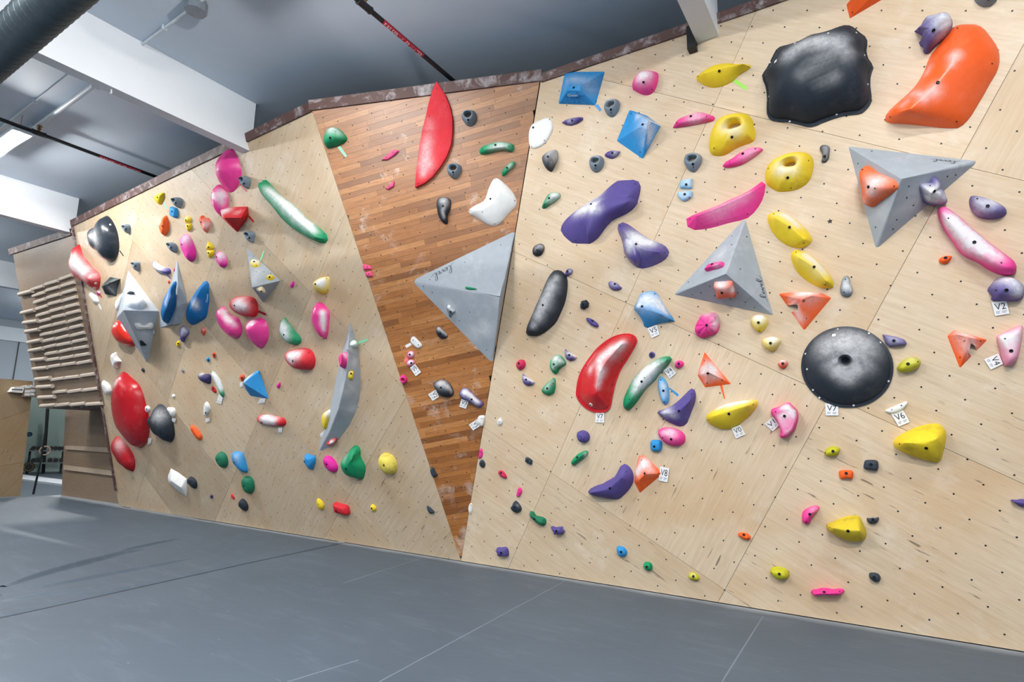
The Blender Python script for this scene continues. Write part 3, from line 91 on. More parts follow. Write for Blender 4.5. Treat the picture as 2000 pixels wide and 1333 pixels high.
{"l":"tiny round pink hold beside the V4 card of the green banana hold","c":"pink","p":0,"k":"dome","nm":"climbing_hold","hc":[14,14,13,12,10,7,5,2,1,0,0,0,0,0,0,0,0,0,0,0,0,1,2,5,7,10,12,13,14,15],"o":[-1663,2286],"b":[-40,-4,-39,-13,-36,-21,-32,-28,-27,-34,-20,-39,-11,-41,-3,-41,7,-38,16,-35,23,-31,30,-25,36,-18,41,-11,44,-4,45,6,44,13,40,21,31,29,25,32,15,37,9,38,0,39,-10,38,-17,36,-26,31,-30,28,-36,19,-38,11,-40,4],"r":[15,1,60,8,0,60,2,-1,60],"e":[[11,7,59,-1,18,98,0]]},
{"l":"narrow pale blue hold with a blue tape strip beside the green banana hold","c":"paleblue2","p":0,"k":"dome","nm":"climbing_hold","hc":[8,9,9,9,8,7,5,4,3,2,1,0,0,0,0,0,0,0,0,0,0,0,0,0,1,1,3,4,5,7],"o":[-1838,2031],"b":[-54,39,-51,10,-47,-11,-43,-31,-39,-51,-36,-67,-31,-88,-25,-111,-17,-127,-3,-141,18,-141,35,-127,46,-100,50,-80,53,-57,54,-35,55,-16,54,9,52,27,48,50,42,69,33,93,25,109,9,127,-5,137,-25,144,-41,127,-48,103,-53,81,-55,56],"r":[5,74,70,12,2,70,19,-71,70],"e":[[17,2,69,20,1,97,0],[-5,111,58,21,54,81,1],[14,-111,57,2,-49,87,1]],"ch":[[18,49,67,42,60],[23,-34,69,42,40]]},
{"l":"purple shark-fin hold right below the green banana hold","c":"purple","p":0,"k":"dome","nm":"climbing_hold","hc":[16,16,16,15,13,11,8,5,2,1,0,0,0,0,0,0,0,0,0,0,0,0,1,2,6,10,13,15,16,16],"o":[-1691,1845],"b":[-230,-33,-200,-67,-165,-96,-137,-117,-106,-135,-76,-149,-39,-166,-2,-172,31,-165,65,-137,81,-102,99,-64,114,-30,132,10,148,43,160,76,167,116,168,151,158,188,127,199,95,174,63,144,36,119,2,89,-28,65,-60,43,-94,24,-131,8,-168,-5,-210,-13],"r":[-91,-32,120,26,-14,120,132,79,120],"pe":1.4,"qe":1.3,"e":[[27,-10,120,0,0,99,0],[144,149,67,25,72,64,1],[-157,-51,80,-50,-44,74,1]],"ch":[[-117,-10,81,62,60],[-26,-59,107,41,40]]},
{"l":"yellow lens hold with chalked top and a V0 card","c":"yellow","p":0,"k":"dome","nm":"climbing_hold","o":[-1200,1794],"b":[-244,-57,-225,-85,-200,-105,-177,-118,-147,-132,-120,-142,-94,-147,-67,-150,-35,-147,-4,-140,25,-126,50,-109,76,-88,94,-73,117,-55,145,-32,164,-13,182,5,201,28,219,53,233,79,238,107,222,127,190,130,160,128,125,125,99,122,74,119,41,114,16,109,-16,101,-40,94,-71,83,-101,71,-124,61,-154,47,-180,32,-203,16,-226,-4,-243,-29],"r":[-120,-2,150,8,38,150,168,86,150],"pe":1.5,"qe":1.3,"e":[[3,13,143,13,-34,92,0],[-197,-48,81,-64,-45,61,1],[210,90,88,91,-19,35,1]],"ch":[[-89,71,25,60,90],[17,99,47,69,95],[126,116,53,59,90]]},
{"l":"pink and white claw-shaped hold with a hollow","c":"pink","p":0,"k":"dome","nm":"climbing_hold","o":[-742,1740],"b":[-116,64,-106,33,-87,9,-69,-14,-55,-42,-46,-64,-38,-92,-43,-121,-61,-146,-47,-169,-15,-166,11,-150,32,-130,54,-110,73,-87,86,-61,96,-32,104,-1,108,30,106,58,100,87,81,107,63,129,46,151,19,152,-6,138,-35,121,-59,110,-87,104,-111,92],"r":[-39,73,130,51,99,130,94,28,130,64,-59,130,-5,-120,130],"pe":2.5,"rough":0.008,"e":[[11,42,130,0,0,100,0],[-59,80,126,-22,44,86,1]],"ch":[[27,124,116,58,90],[87,79,111,48,90],[18,-24,130,48,95],[-11,29,130,48,70],[29,-85,130,39,50]]},
{"l":"small orange-red dome hold with white top left of the black disc","c":"coral2","p":0,"k":"dome","nm":"climbing_hold","o":[-726,2237],"b":[-42,2,-40,-8,-35,-18,-31,-24,-26,-30,-20,-36,-14,-41,-5,-43,2,-42,10,-39,18,-35,24,-29,30,-22,35,-14,39,-6,41,2,42,9,40,19,36,25,28,31,20,34,11,37,5,38,-3,38,-11,37,-18,35,-27,30,-32,25,-38,16,-41,9],"r":[4,0,60],"e":[[6,6,59,4,19,97,0]],"ch":[[4,35,20,39,80]]},
{"l":"pink oval hold under the purple shark-fin hold","c":"pink","p":0,"k":"dome","nm":"climbing_hold","hc":[15,16,17,17,17,15,13,10,7,3,1,0,0,0,0,0,0,0,0,0,0,0,0,1,2,4,7,10,12,14],"o":[-1786,1574],"b":[-139,27,-127,-2,-113,-22,-96,-41,-81,-55,-64,-68,-42,-81,-17,-90,1,-95,27,-97,55,-95,76,-90,95,-83,117,-65,127,-45,132,-19,131,6,123,26,104,47,87,58,67,69,45,77,16,85,-8,88,-31,90,-52,90,-77,86,-100,80,-121,68,-136,50],"r":[60,-9,100,17,6,100,-26,22,100],"e":[[19,-16,98,-3,-11,99,0],[-68,-1,89,-33,-30,89,1]],"ch":[[9,53,82,66,60],[-54,47,91,40,50]]},
{"l":"blue square block hold below the pink oval hold","c":"blue","p":0,"k":"dome","nm":"climbing_hold","hc":[7,9,10,11,12,12,11,11,10,8,6,4,2,0,0,0,0,0,0,0,0,0,0,0,0,0,1,2,3,5],"o":[-1952,1479],"b":[-54,38,-56,16,-56,8,-55,-9,-55,-17,-54,-33,-51,-44,-47,-50,-33,-55,-21,-55,-9,-54,9,-56,18,-57,32,-56,46,-49,52,-37,56,-23,58,-8,60,5,61,17,61,29,58,43,48,52,33,56,20,58,5,58,-12,59,-25,58,-37,56,-50,48],"r":[10,4,60],"pe":4,"e":[[-4,-2,60,-4,0,99,0]]},
{"l":"purple faceted ball hold below the V7 card of the red crescent","c":"purple","p":0,"k":"dome","nm":"climbing_hold","hc":[28,28,24,17,9,4,1,0,0,0,0,1,5,11,18,25],"o":[-2754,1561],"b":[-67,-2,-59,-31,-43,-51,-22,-64,6,-69,33,-62,55,-46,68,-22,72,4,64,30,46,51,17,63,-8,67,-36,63,-59,46,-67,23],"r":[20,5,90],"nr":4,"rough":0.006,"flat":1,"e":[[13,7,89,-15,5,98,1]]},
{"l":"green pinch hold below the purple faceted ball hold","c":"green","p":0,"k":"dome","nm":"climbing_hold","hc":[21,20,19,18,16,15,12,8,4,1,0,0,0,0,0,0,0,0,0,0,0,1,2,6,11,15,18,20,21,21],"o":[-2821,1330],"b":[-93,-50,-95,-68,-89,-84,-66,-83,-46,-72,-29,-60,-17,-49,-8,-43,8,-33,23,-25,39,-15,57,-2,68,7,82,20,95,32,107,51,107,67,91,79,70,79,46,71,30,63,13,55,-7,45,-21,36,-34,25,-45,14,-55,4,-68,-9,-78,-22,-86,-34],"r":[72,44,76,16,5,76,-41,-35,76],"e":[[7,14,73,-25,37,89,0]],"ch":[[94,37,42,27,60]]},
{"l":"low purple banana hold pointing left in the lower right wall","c":"purple","p":0,"k":"dome","nm":"climbing_hold","hc":[27,27,27,27,26,25,23,20,16,11,6,3,1,0,0,0,0,0,0,0,0,0,0,0,0,0,0,0,0,1,3,7,14,20,23,25,26,26,26,27],"o":[-2443,1060],"b":[-306,-93,-280,-118,-236,-127,-199,-129,-156,-134,-120,-139,-93,-143,-57,-147,-22,-149,11,-150,40,-147,71,-133,103,-106,128,-84,158,-53,178,-28,202,5,218,35,226,63,228,96,224,130,213,163,192,190,168,212,135,222,91,198,69,162,52,134,36,110,15,82,-2,75,-34,54,-65,37,-96,20,-107,10,-131,2,-162,-9,-192,-19,-221,-31,-277,-60],"r":[-185,-64,140,-5,-19,140,146,102,140],"pe":1.5,"qe":1.3,"e":[[14,-9,139,12,-15,97,0],[-233,-75,116,-61,54,57,1],[181,155,75,69,52,49,1]]},
{"l":"small blue drop-shaped hold low on the right wall","c":"blue","p":0,"k":"dome","nm":"climbing_hold","hc":[10,13,15,16,17,17,17,16,14,11,8,5,3,1,0,0,0,0,0,0,0,0,0,0,0,0,0,2,4,7],"o":[-2399,374],"b":[-51,17,-49,4,-47,-5,-45,-15,-41,-28,-37,-35,-30,-43,-22,-49,-13,-54,1,-56,14,-54,22,-52,34,-47,43,-39,53,-26,57,-15,59,-4,57,7,52,19,47,27,38,37,31,42,17,48,5,50,-7,51,-18,52,-28,52,-42,48,-48,40,-52,27],"r":[4,18,60,11,10,60,19,1,60],"e":[[16,11,59,14,13,98,0]]},
{"l":"tiny green rounded hold low on the right wall","c":"green","p":0,"k":"dome","nm":"climbing_hold","hc":[17,19,20,20,20,19,17,14,11,7,4,1,0,0,0,0,0,0,0,0,0,0,0,0,1,2,5,9,12,15],"o":[-2123,259],"b":[-44,-7,-39,-16,-31,-24,-26,-30,-20,-34,-12,-38,-7,-41,2,-42,11,-43,19,-42,30,-36,37,-29,42,-20,44,-10,45,2,44,10,42,18,39,27,33,33,25,38,16,41,6,42,-4,42,-15,40,-26,37,-32,34,-41,25,-45,15,-47,8,-47,-1],"r":[10,9,60],"e":[[5,11,59,-9,12,98,0]]},
{"l":"tiny lime hold just above the mat below the V8 card","c":"lime2","p":0,"k":"dome","nm":"climbing_hold","hc":[9,11,12,13,13,13,12,10,8,6,3,2,1,0,0,0,0,0,0,0,0,0,0,0,0,0,1,3,5,7],"o":[-1668,219],"b":[-51,-5,-50,-14,-45,-24,-37,-28,-29,-30,-20,-32,-10,-33,1,-33,9,-32,20,-31,28,-31,35,-31,44,-27,53,-19,56,-8,52,4,47,11,41,18,34,25,27,31,20,35,12,38,-1,40,-10,40,-19,39,-27,37,-38,28,-43,21,-48,10,-50,3],"r":[22,4,50,7,8,50,-7,12,50],"e":[[10,16,48,13,46,87,0]],"ch":[[-1,28,41,28,20]]},
{"l":"tiny orange crimp alone low beside a plywood seam","c":"orange","p":0,"k":"dome","nm":"climbing_hold","hc":[4,6,7,9,10,10,10,10,8,7,5,4,2,1,0,0,0,0,0,0,0,0,0,0,0,0,0,1,1,3],"o":[-1169,659],"b":[-57,11,-53,0,-45,-7,-37,-12,-28,-17,-21,-21,-14,-25,-6,-27,2,-29,9,-29,15,-30,22,-31,33,-32,43,-31,51,-23,53,-13,53,-4,50,6,43,15,36,20,26,25,17,27,6,29,-5,31,-10,31,-20,31,-29,30,-36,30,-45,26,-54,19],"r":[26,-1,50,5,6,50,-16,14,50],"e":[[2,20,41,20,76,60,0],[37,-6,46,67,-16,72,1]]},
{"l":"lime oval hold just below the black disc","c":"lime2","p":0,"k":"dome","nm":"climbing_hold","hc":[8,9,10,10,11,11,10,9,7,5,3,1,0,0,0,0,0,0,0,0,0,0,0,0,0,0,1,3,5,6],"o":[-392,1462],"b":[-63,-18,-59,-29,-48,-37,-38,-40,-27,-42,-16,-44,-5,-44,7,-42,18,-39,25,-37,34,-32,45,-21,52,-12,57,-2,60,7,62,20,58,30,49,37,36,41,27,43,17,45,7,45,-6,42,-15,39,-28,32,-36,27,-43,22,-51,14,-58,1,-61,-8],"r":[22,10,80,3,6,80,-16,2,80],"e":[[11,13,79,-5,26,96,0],[-50,-5,54,-88,31,35,1]]},
{"l":"small orange rectangular crimp below the lime oval hold","c":"orange","p":0,"k":"dome","nm":"climbing_hold","o":[-301,1268],"b":[-55,11,-54,-4,-52,-21,-49,-31,-45,-38,-37,-42,-26,-40,-14,-35,-6,-32,5,-30,17,-32,25,-34,36,-36,44,-34,50,-21,52,-7,53,2,53,13,52,24,47,33,37,38,27,39,16,39,5,38,-6,38,-17,37,-25,36,-35,34,-45,31,-53,24],"r":[17,5,50,2,5,50,-13,6,50],"pe":3,"e":[[3,18,48,0,21,97,0]]},
{"l":"small dark rectangular block right of the orange rectangular crimp","c":"slate","p":0,"k":"dome","nm":"climbing_hold","o":[-113,1356],"b":[-51,13,-55,-4,-57,-17,-55,-28,-49,-34,-39,-38,-27,-39,-14,-40,-5,-40,4,-42,15,-43,25,-43,38,-41,45,-38,50,-26,53,-10,53,1,53,12,52,23,50,33,42,40,27,44,15,44,1,44,-5,44,-18,43,-24,42,-33,40,-42,36,-48,24],"r":[13,4,60,1,6,60,-11,7,60],"pe":4,"e":[[1,14,60,0,9,99,0]]},
{"l":"pink forked hold left of the lower big yellow hold","c":"pink","p":0,"k":"dome","nm":"climbing_hold","hc":[16,16,17,17,16,16,14,12,8,4,1,0,0,0,0,0,0,0,0,0,0,0,0,0,2,4,8,11,13,15],"o":[-608,906],"b":[-64,-67,-56,-77,-42,-85,-28,-90,-11,-83,1,-71,8,-56,12,-38,16,-27,27,-10,36,1,43,10,51,19,62,29,76,46,82,65,71,78,56,80,39,78,24,74,9,67,-6,58,-21,48,-33,40,-48,26,-56,12,-60,-9,-62,-25,-63,-40,-64,-53],"r":[27,37,90,6,11,90,-15,-15,90],"e":[[11,21,90,-19,15,96,0],[-24,-50,81,-15,-46,87,1]],"ch":[[46,68,61,55,25]]},
{"l":"big yellow wedge hold low on the right wall","c":"yellow2","p":0,"k":"dome","nm":"climbing_hold","hc":[4,9,15,21,27,32,35,37,36,34,30,26,21,15,9,4,1,0,0,0,0,0,0,0,0,0,0,0,0,1],"o":[-325,809],"b":[-162,12,-157,-20,-135,-39,-116,-51,-89,-66,-69,-76,-42,-87,-21,-95,3,-102,29,-105,53,-104,81,-99,106,-89,125,-69,134,-40,137,-12,131,19,119,48,110,69,104,95,89,115,56,116,29,111,-1,102,-26,92,-51,81,-73,69,-98,54,-121,41,-144,30],"r":[-90,41,180,10,30,180,94,38,180],"pe":1.5,"qe":1.3,"dirt":1,"e":[[11,27,180,1,-21,97,0],[-124,28,131,-67,72,17,1]]},
{"l":"small dark crescent crimp right of the low big yellow wedge","c":"slate","p":0,"k":"dome","nm":"climbing_hold","hc":[0,1,2,3,5,6,7,8,9,9,8,7,6,4,3,1,1,0,0,0,0,0,0,0,0,0,0,0,0,0],"o":[-136,897],"b":[-41,14,-44,2,-43,-4,-39,-13,-36,-19,-30,-26,-23,-30,-16,-31,-7,-30,0,-29,11,-27,17,-25,25,-20,31,-14,36,-7,40,0,45,11,46,19,44,27,35,27,26,21,19,19,11,19,4,20,-6,19,-10,17,-15,14,-21,14,-27,14,-33,16],"r":[15,9,50,1,7,50,-14,6,50],"e":[[3,13,46,-8,78,61,0]]},
{"l":"lime oval hold near the bottom of the right wall","c":"lime2","p":0,"k":"dome","nm":"climbing_hold","hc":[12,15,18,21,22,23,22,21,19,15,12,8,4,2,0,0,0,0,0,0,0,0,0,0,0,0,0,2,4,8],"o":[-890,360],"b":[-75,-10,-63,-23,-56,-29,-45,-38,-34,-45,-22,-50,-13,-53,1,-54,14,-54,26,-51,39,-47,52,-42,66,-34,75,-21,80,-6,79,9,73,23,64,37,53,44,39,49,22,52,9,53,-3,54,-19,53,-29,51,-43,48,-60,40,-72,29,-80,15,-80,0],"r":[29,9,90,7,14,90,-15,18,90],"dirt":1,"e":[[9,18,89,5,26,96,0],[-57,12,71,-76,7,63,1]]},
{"l":"pink horizontal bar hold just above the mat","c":"pink","p":0,"k":"dome","nm":"climbing_hold","hc":[7,10,12,13,14,15,17,18,17,14,10,6,4,2,1,0,0,0,0,0,0,0,0,0,0,0,0,1,2,4],"o":[-519,252],"b":[-132,-26,-115,-44,-94,-49,-76,-40,-59,-30,-41,-23,-23,-19,-8,-17,8,-18,24,-20,41,-21,61,-18,76,-15,89,-10,110,-3,131,18,125,39,95,40,79,36,61,31,45,28,29,27,12,29,-8,29,-30,27,-43,24,-62,17,-77,10,-97,4,-121,-6],"r":[84,32,97,6,17,97,-73,3,97],"e":[[-17,20,86,-13,95,24,0],[98,37,73,5,99,10,1]]},
{"l":"small dark angular hold above the right end of the pink bar","c":"slate","p":0,"k":"dome","nm":"climbing_hold","hc":[0,1,2,4,7,10,13,14,15,16,15,14,13,11,9,7,4,2,1,0,0,0,0,0,0,0,0,0,0,0],"o":[-157,427],"b":[-41,15,-41,2,-39,-5,-36,-14,-33,-19,-27,-24,-20,-29,-15,-31,-8,-34,0,-36,6,-36,15,-35,23,-32,30,-28,35,-22,39,-13,41,-4,41,4,39,12,34,21,30,26,24,31,14,34,6,35,-2,35,-9,34,-16,33,-22,32,-31,29,-38,23],"r":[9,4,60,1,9,60,-8,15,60],"e":[[-4,14,60,13,22,96,0]]},
{"l":"big black chalk-dusted round disc hold with a central dimple","c":"black","p":0,"k":"dome","nm":"climbing_hold","o":[-230,2187],"b":[332,-57,336,-19,336,18,333,50,326,87,316,117,302,152,287,180,270,206,250,231,224,259,199,279,173,297,146,313,117,326,86,337,55,344,30,348,-2,350,-34,349,-67,345,-98,338,-129,328,-165,312,-193,295,-220,275,-245,254,-272,224,-291,197,-312,162,-325,132,-338,93,-346,53,-349,20,-349,-21,-345,-55,-336,-94,-325,-126,-309,-163,-292,-192,-272,-219,-250,-244,-221,-271,-194,-290,-166,-307,-137,-322,-106,-333,-75,-341,-43,-346,-18,-348,14,-348,46,-345,77,-338,107,-329,137,-317,170,-300,196,-282,221,-262,243,-240,267,-211,285,-186,303,-152,315,-124,326,-88],"r":[2,60,170],"nr":16,"pe":1.5,"qe":1.3,"rim":0.06,"dimple":0.6,"e":[[-305,133,12,0,0,100,2],[-42,329,17,-11,91,38,2],[185,276,12,0,0,100,2],[259,191,12,0,0,100,2],[292,-132,12,0,0,100,2],[28,-329,12,0,0,100,2],[-270,-188,12,0,0,100,2],[-300,-3,44,-65,0,75,2],[-225,-257,12,0,0,100,2],[-71,278,66,-14,62,76,4]],"ch":[[18,214,114,141,75],[-112,192,109,129,60],[148,174,100,129,60],[-62,-30,150,70,85],[7,-64,147,82,95],[68,-26,150,70,90],[74,56,156,52,60],[-73,54,156,52,60],[-123,15,140,70,40],[152,0,126,82,40],[98,219,96,106,70],[-45,230,103,106,60],[-3,57,75,61,-100]]},
{"l":"purple wedge crimp right of the black disc","c":"purple","p":0,"k":"dome","nm":"climbing_hold","o":[125,2384],"b":[-74,45,-70,28,-66,12,-62,-4,-59,-17,-48,-33,-36,-50,-26,-50,-12,-49,2,-49,16,-49,24,-49,44,-47,58,-45,79,-43,82,-35,87,-23,78,-6,70,9,58,15,45,22,33,29,22,35,6,39,-8,43,-22,47,-35,51,-45,54,-63,58,-78,61],"r":[29,-13,70,-1,-1,70,-30,12,70],"e":[[-2,1,70,2,5,99,0]],"ch":[[2,13,66,71,30]]},
{"l":"lime egg-shaped hold right of the black disc","c":"lime2","p":0,"k":"dome","nm":"climbing_hold","o":[211,2180],"b":[-83,-19,-82,-35,-70,-49,-59,-56,-42,-60,-29,-60,-16,-58,-3,-56,15,-50,24,-47,37,-40,52,-30,62,-21,70,-11,79,2,83,19,80,33,68,47,57,55,44,60,28,63,15,64,2,62,-11,56,-26,47,-40,37,-48,30,-59,20,-70,6,-78,-8],"r":[26,11,100,-2,1,100,-30,-8,100],"e":[[-8,11,98,-18,46,86,0],[59,25,78,81,20,53,1]],"ch":[[11,50,64,47,20]]},
{"l":"thin white sliver hold with a V6 card","c":"white","p":0,"k":"dome","nm":"climbing_hold","o":[103,1830],"b":[-84,-23,-69,-36,-59,-40,-48,-43,-34,-45,-24,-43,-7,-38,4,-33,14,-29,25,-23,33,-19,45,-10,56,4,64,15,71,26,76,37,77,51,66,55,49,48,39,44,21,35,14,32,1,25,-11,19,-23,13,-37,7,-51,0,-58,-3,-70,-9,-79,-15],"r":[43,21,35,0,2,35,-43,-18,35],"pe":3,"e":[[-36,-9,34,-10,22,96,1],[32,24,34,-9,20,97,1]]},
{"l":"big yellow wedge hold right below the black disc","c":"yellow","p":0,"k":"dome","nm":"climbing_hold","o":[255,1549],"b":[-200,-6,-195,-36,-173,-59,-154,-72,-133,-85,-107,-98,-86,-107,-65,-116,-38,-127,-17,-134,9,-142,27,-148,51,-154,72,-158,93,-156,112,-134,122,-105,130,-74,139,-43,145,-17,152,16,157,43,159,66,158,96,149,120,134,140,112,154,88,156,63,154,33,147,12,141,-17,131,-39,122,-61,111,-83,99,-105,87,-130,71,-153,56,-172,40,-191,21],"r":[-120,25,200,-2,18,200,79,57,200],"pe":1.5,"qe":1.3,"dirt":1,"e":[[12,-17,186,-8,-44,88,0],[-158,6,144,-88,-16,42,1]]},
{"l":"purple rounded hold at the right picture edge with a V2 card","c":"purple","p":0,"k":"dome","nm":"climbing_hold","hc":[0,0,0,0,0,0,0,0,1,3,6,10,14,17,20,22,23,24,24,23,21,18,14,9,4,2,0,0,0,0],"o":[865,2717],"b":[-110,9,-97,-15,-87,-37,-94,-61,-79,-76,-55,-77,-36,-80,-16,-83,4,-87,22,-90,42,-91,62,-90,79,-83,93,-68,103,-43,106,-16,104,7,98,32,86,55,71,71,52,86,37,95,15,104,-3,106,-23,104,-43,98,-61,85,-76,67,-89,49,-105,29],"r":[12,-8,150,-11,-6,150,-35,-3,150],"e":[[-20,-9,150,-2,-24,96,0],[-77,0,122,-71,-39,57,1]],"ch":[[8,88,82,78,80],[60,-39,127,58,60],[-64,75,45,39,50]]},
{"l":"pale pink angular hold at the right picture edge with a V4 card","c":"palepink","p":0,"k":"dome","nm":"climbing_hold","o":[858,2300],"b":[-76,43,-73,15,-71,-3,-67,-40,-64,-68,-61,-96,-56,-122,-48,-161,-37,-161,-7,-160,2,-147,18,-127,32,-109,40,-80,47,-53,52,-35,60,0,66,27,74,62,76,81,81,122,75,145,63,141,42,134,21,127,2,115,-16,104,-38,93,-58,84,-78,70],"r":[-57,39,130,-5,50,130,-14,-68,130],"pe":2.5,"e":[[-18,-45,130,0,0,100,0],[-46,48,129,-4,16,98,1]],"ch":[[-44,53,128,77,90],[8,64,129,77,70],[-23,-45,130,48,40]]},
{"l":"small grey and white comma hold right of the lower yellow lens","c":"grey","p":0,"k":"dome","nm":"climbing_hold","o":[-181,2874],"b":[-47,-14,-48,-29,-46,-45,-41,-62,-33,-75,-22,-83,-7,-87,5,-87,22,-82,31,-77,41,-63,45,-47,46,-33,45,-17,41,-3,35,10,31,27,31,45,31,58,28,74,24,88,13,98,-1,98,-14,87,-22,75,-30,59,-35,43,-38,31,-42,12,-45,0],"r":[2,31,60,1,-4,60,0,-38,60],"e":[[0,62,53,-34,41,84,1],[-18,-47,54,-57,-17,80,1]],"ch":[[4,9,60,45,90],[34,-33,41,22,50],[15,48,53,28,60]]},
{"l":"tiny orange hold left of the long pink and white hold","c":"orange","p":0,"k":"dome","nm":"climbing_hold","o":[515,3006],"b":[-43,0,-42,-9,-37,-19,-31,-25,-24,-30,-18,-33,-11,-35,-4,-36,5,-35,11,-32,17,-28,23,-22,29,-14,32,-8,36,0,39,6,43,15,43,22,32,27,26,27,18,28,11,28,5,28,-3,27,-11,27,-16,26,-23,24,-31,19,-36,14,-41,8],"r":[11,0,50,-3,-4,50,-16,-7,50],"e":[[-1,9,46,-8,44,89,0]]},
{"l":"chalky purple shell hold above the long pink and white hold","c":"purple","p":0,"k":"dome","nm":"climbing_hold","hc":[0,0,0,0,0,0,0,0,0,0,0,1,2,4,7,10,13,15,17,18,20,20,19,16,13,10,6,3,1,0],"o":[800,3366],"b":[-103,67,-102,40,-97,12,-89,-13,-75,-37,-62,-53,-44,-70,-25,-80,-5,-87,13,-91,36,-94,55,-94,70,-92,89,-86,104,-77,115,-60,115,-34,103,-11,87,7,68,25,51,40,37,51,20,63,3,74,-15,85,-35,96,-55,108,-71,114,-90,112,-100,89],"r":[29,-38,120,-8,-12,120,-46,14,120],"e":[[-9,-7,120,9,13,98,0],[-63,66,102,-6,54,83,1]],"ch":[[-51,15,119,102,50],[30,33,84,68,60],[-74,-28,49,57,40]]},
{"l":"long pink hold heavily whitened with chalk at the right edge","c":"pink","p":0,"k":"dome","nm":"climbing_hold","o":[704,3104],"b":[-213,295,-206,245,-198,205,-186,163,-175,129,-161,92,-145,60,-126,18,-114,-13,-98,-50,-77,-81,-53,-105,-24,-128,2,-146,26,-170,50,-197,75,-222,99,-242,123,-259,154,-272,179,-278,207,-277,231,-258,236,-219,225,-182,207,-153,181,-122,159,-97,139,-71,118,-45,97,-20,71,12,50,41,29,71,8,102,-9,126,-31,157,-52,189,-74,220,-95,248,-120,277,-143,304,-167,329,-198,325],"r":[-169,203,160,-42,9,160,31,-109,160,143,-213,160],"pe":2.6,"e":[[-18,-11,160,0,0,100,0],[-160,201,160,7,5,99,1],[127,-191,160,0,0,100,1]],"ch":[[-135,178,159,89,100],[-79,87,159,100,100],[-15,5,158,111,100],[41,-66,156,89,90],[97,-127,155,67,70]]},
{"l":"grey triangular volume at the upper right with an orange hold on it","c":"volgrey","p":0,"k":"poly","nm":"wall_volume","o":[254,3661],"v":[-328,418,0,-315,419,0,511,89,0,505,67,0,-179,-483,0,-199,-476,0,5,-33,360],"f":[[0,6,1],[1,6,2],[2,6,3],[3,6,4],[4,6,5],[5,6,0]],"vol":1,"e":[[-164,330,32,28,71,64,1],[-269,246,45,-79,-11,59,1],[54,-77,262,52,-65,54,1],[38,-148,192,52,-65,54,1],[82,-197,91,52,-65,54,1],[-37,-292,92,52,-65,54,1],[-66,-355,45,52,-65,54,1],[-185,-319,50,-79,-11,59,1],[317,-12,87,52,-65,54,1],[373,-3,44,52,-65,54,1]],"ch":[[108,-117,162,101,50],[82,-191,98,68,40],[-125,-236,146,78,25]],"t":["level",[392,105,34],[-935,354,22],[-211,-606,767],[285,713,641],159,56]},
{"l":"orange rounded triangle hold on the left face of the upper right volume","c":"orange2","p":5,"k":"dome","nm":"climbing_hold","hc":[38,43,47,49,49,46,43,38,32,24,16,8,3,1,0,0,0,0,0,0,0,0,0,0,1,4,9,17,25,32],"o":[39,35],"b":[-134,117,-119,77,-113,47,-112,18,-109,-15,-105,-42,-106,-70,-119,-106,-120,-143,-88,-163,-47,-160,-13,-147,27,-130,67,-116,103,-104,144,-88,177,-77,214,-61,226,-34,208,1,173,27,131,50,85,74,44,94,10,113,-18,139,-51,166,-86,187,-123,187,-145,161],"r":[81,-7,120],"e":[[55,-1,119,-4,0,99,0],[-57,154,73,49,75,43,1],[219,-35,33,82,-36,43,1],[117,-23,114,13,-32,93,1]],"ch":[[96,33,98,88,70],[73,-34,117,66,60],[68,76,42,44,30],[-48,-112,92,45,40]]},
{"l":"purple and white claw hold on the right face of the upper right volume","c":"purple","p":6,"k":"dome","nm":"climbing_hold","hc":[0,0,0,0,0,0,0,0,0,1,4,9,18,28,36,44,50,54,58,61,63,65,65,66,65,64,61,58,53,47,39,29,17,8,2,0,0,0,0,0,0,0,0,0,0,0,0,0],"o":[109,-1],"b":[-92,115,-94,93,-92,74,-87,47,-84,31,-80,7,-75,-14,-72,-32,-68,-52,-58,-76,-45,-94,-35,-104,-25,-109,-16,-112,-4,-116,3,-117,17,-122,24,-123,36,-125,50,-126,59,-125,71,-120,79,-111,81,-94,73,-71,64,-47,65,-31,71,-20,69,-2,60,10,45,21,42,25,43,29,43,37,45,49,50,59,50,74,44,110,30,127,13,130,2,123,-3,106,-9,95,-28,103,-47,113,-60,118,-73,122,-83,124],"r":[-93,101,120],"nr":9,"rip":[6,0.025],"e":[[-63,97,117,20,3,97,0],[-46,109,52,44,88,13,1]],"ch":[[-87,116,89,77,90],[-34,64,115,78,80],[-80,24,92,67,90],[19,-29,107,56,70]]},
{"l":"dark purple pointed hold cut off by the right picture edge","c":"purple","p":0,"k":"dome","nm":"climbing_hold","hc":[0,0,0,0,0,2,4,7,9,11,11,11,11,10,9,9,8,7,5,4,3,1,0,0,0,0,0,0,0,0],"o":[829,1117],"b":[-62,10,-50,-1,-42,-6,-36,-11,-31,-16,-26,-21,-18,-28,-10,-33,-1,-35,11,-35,20,-33,29,-29,37,-23,47,-13,57,0,62,9,62,19,51,23,37,22,29,21,22,21,16,22,5,23,-3,22,-14,19,-21,16,-31,15,-38,15,-46,15,-55,14],"r":[30,5,60,-5,7,60,-40,9,60]},
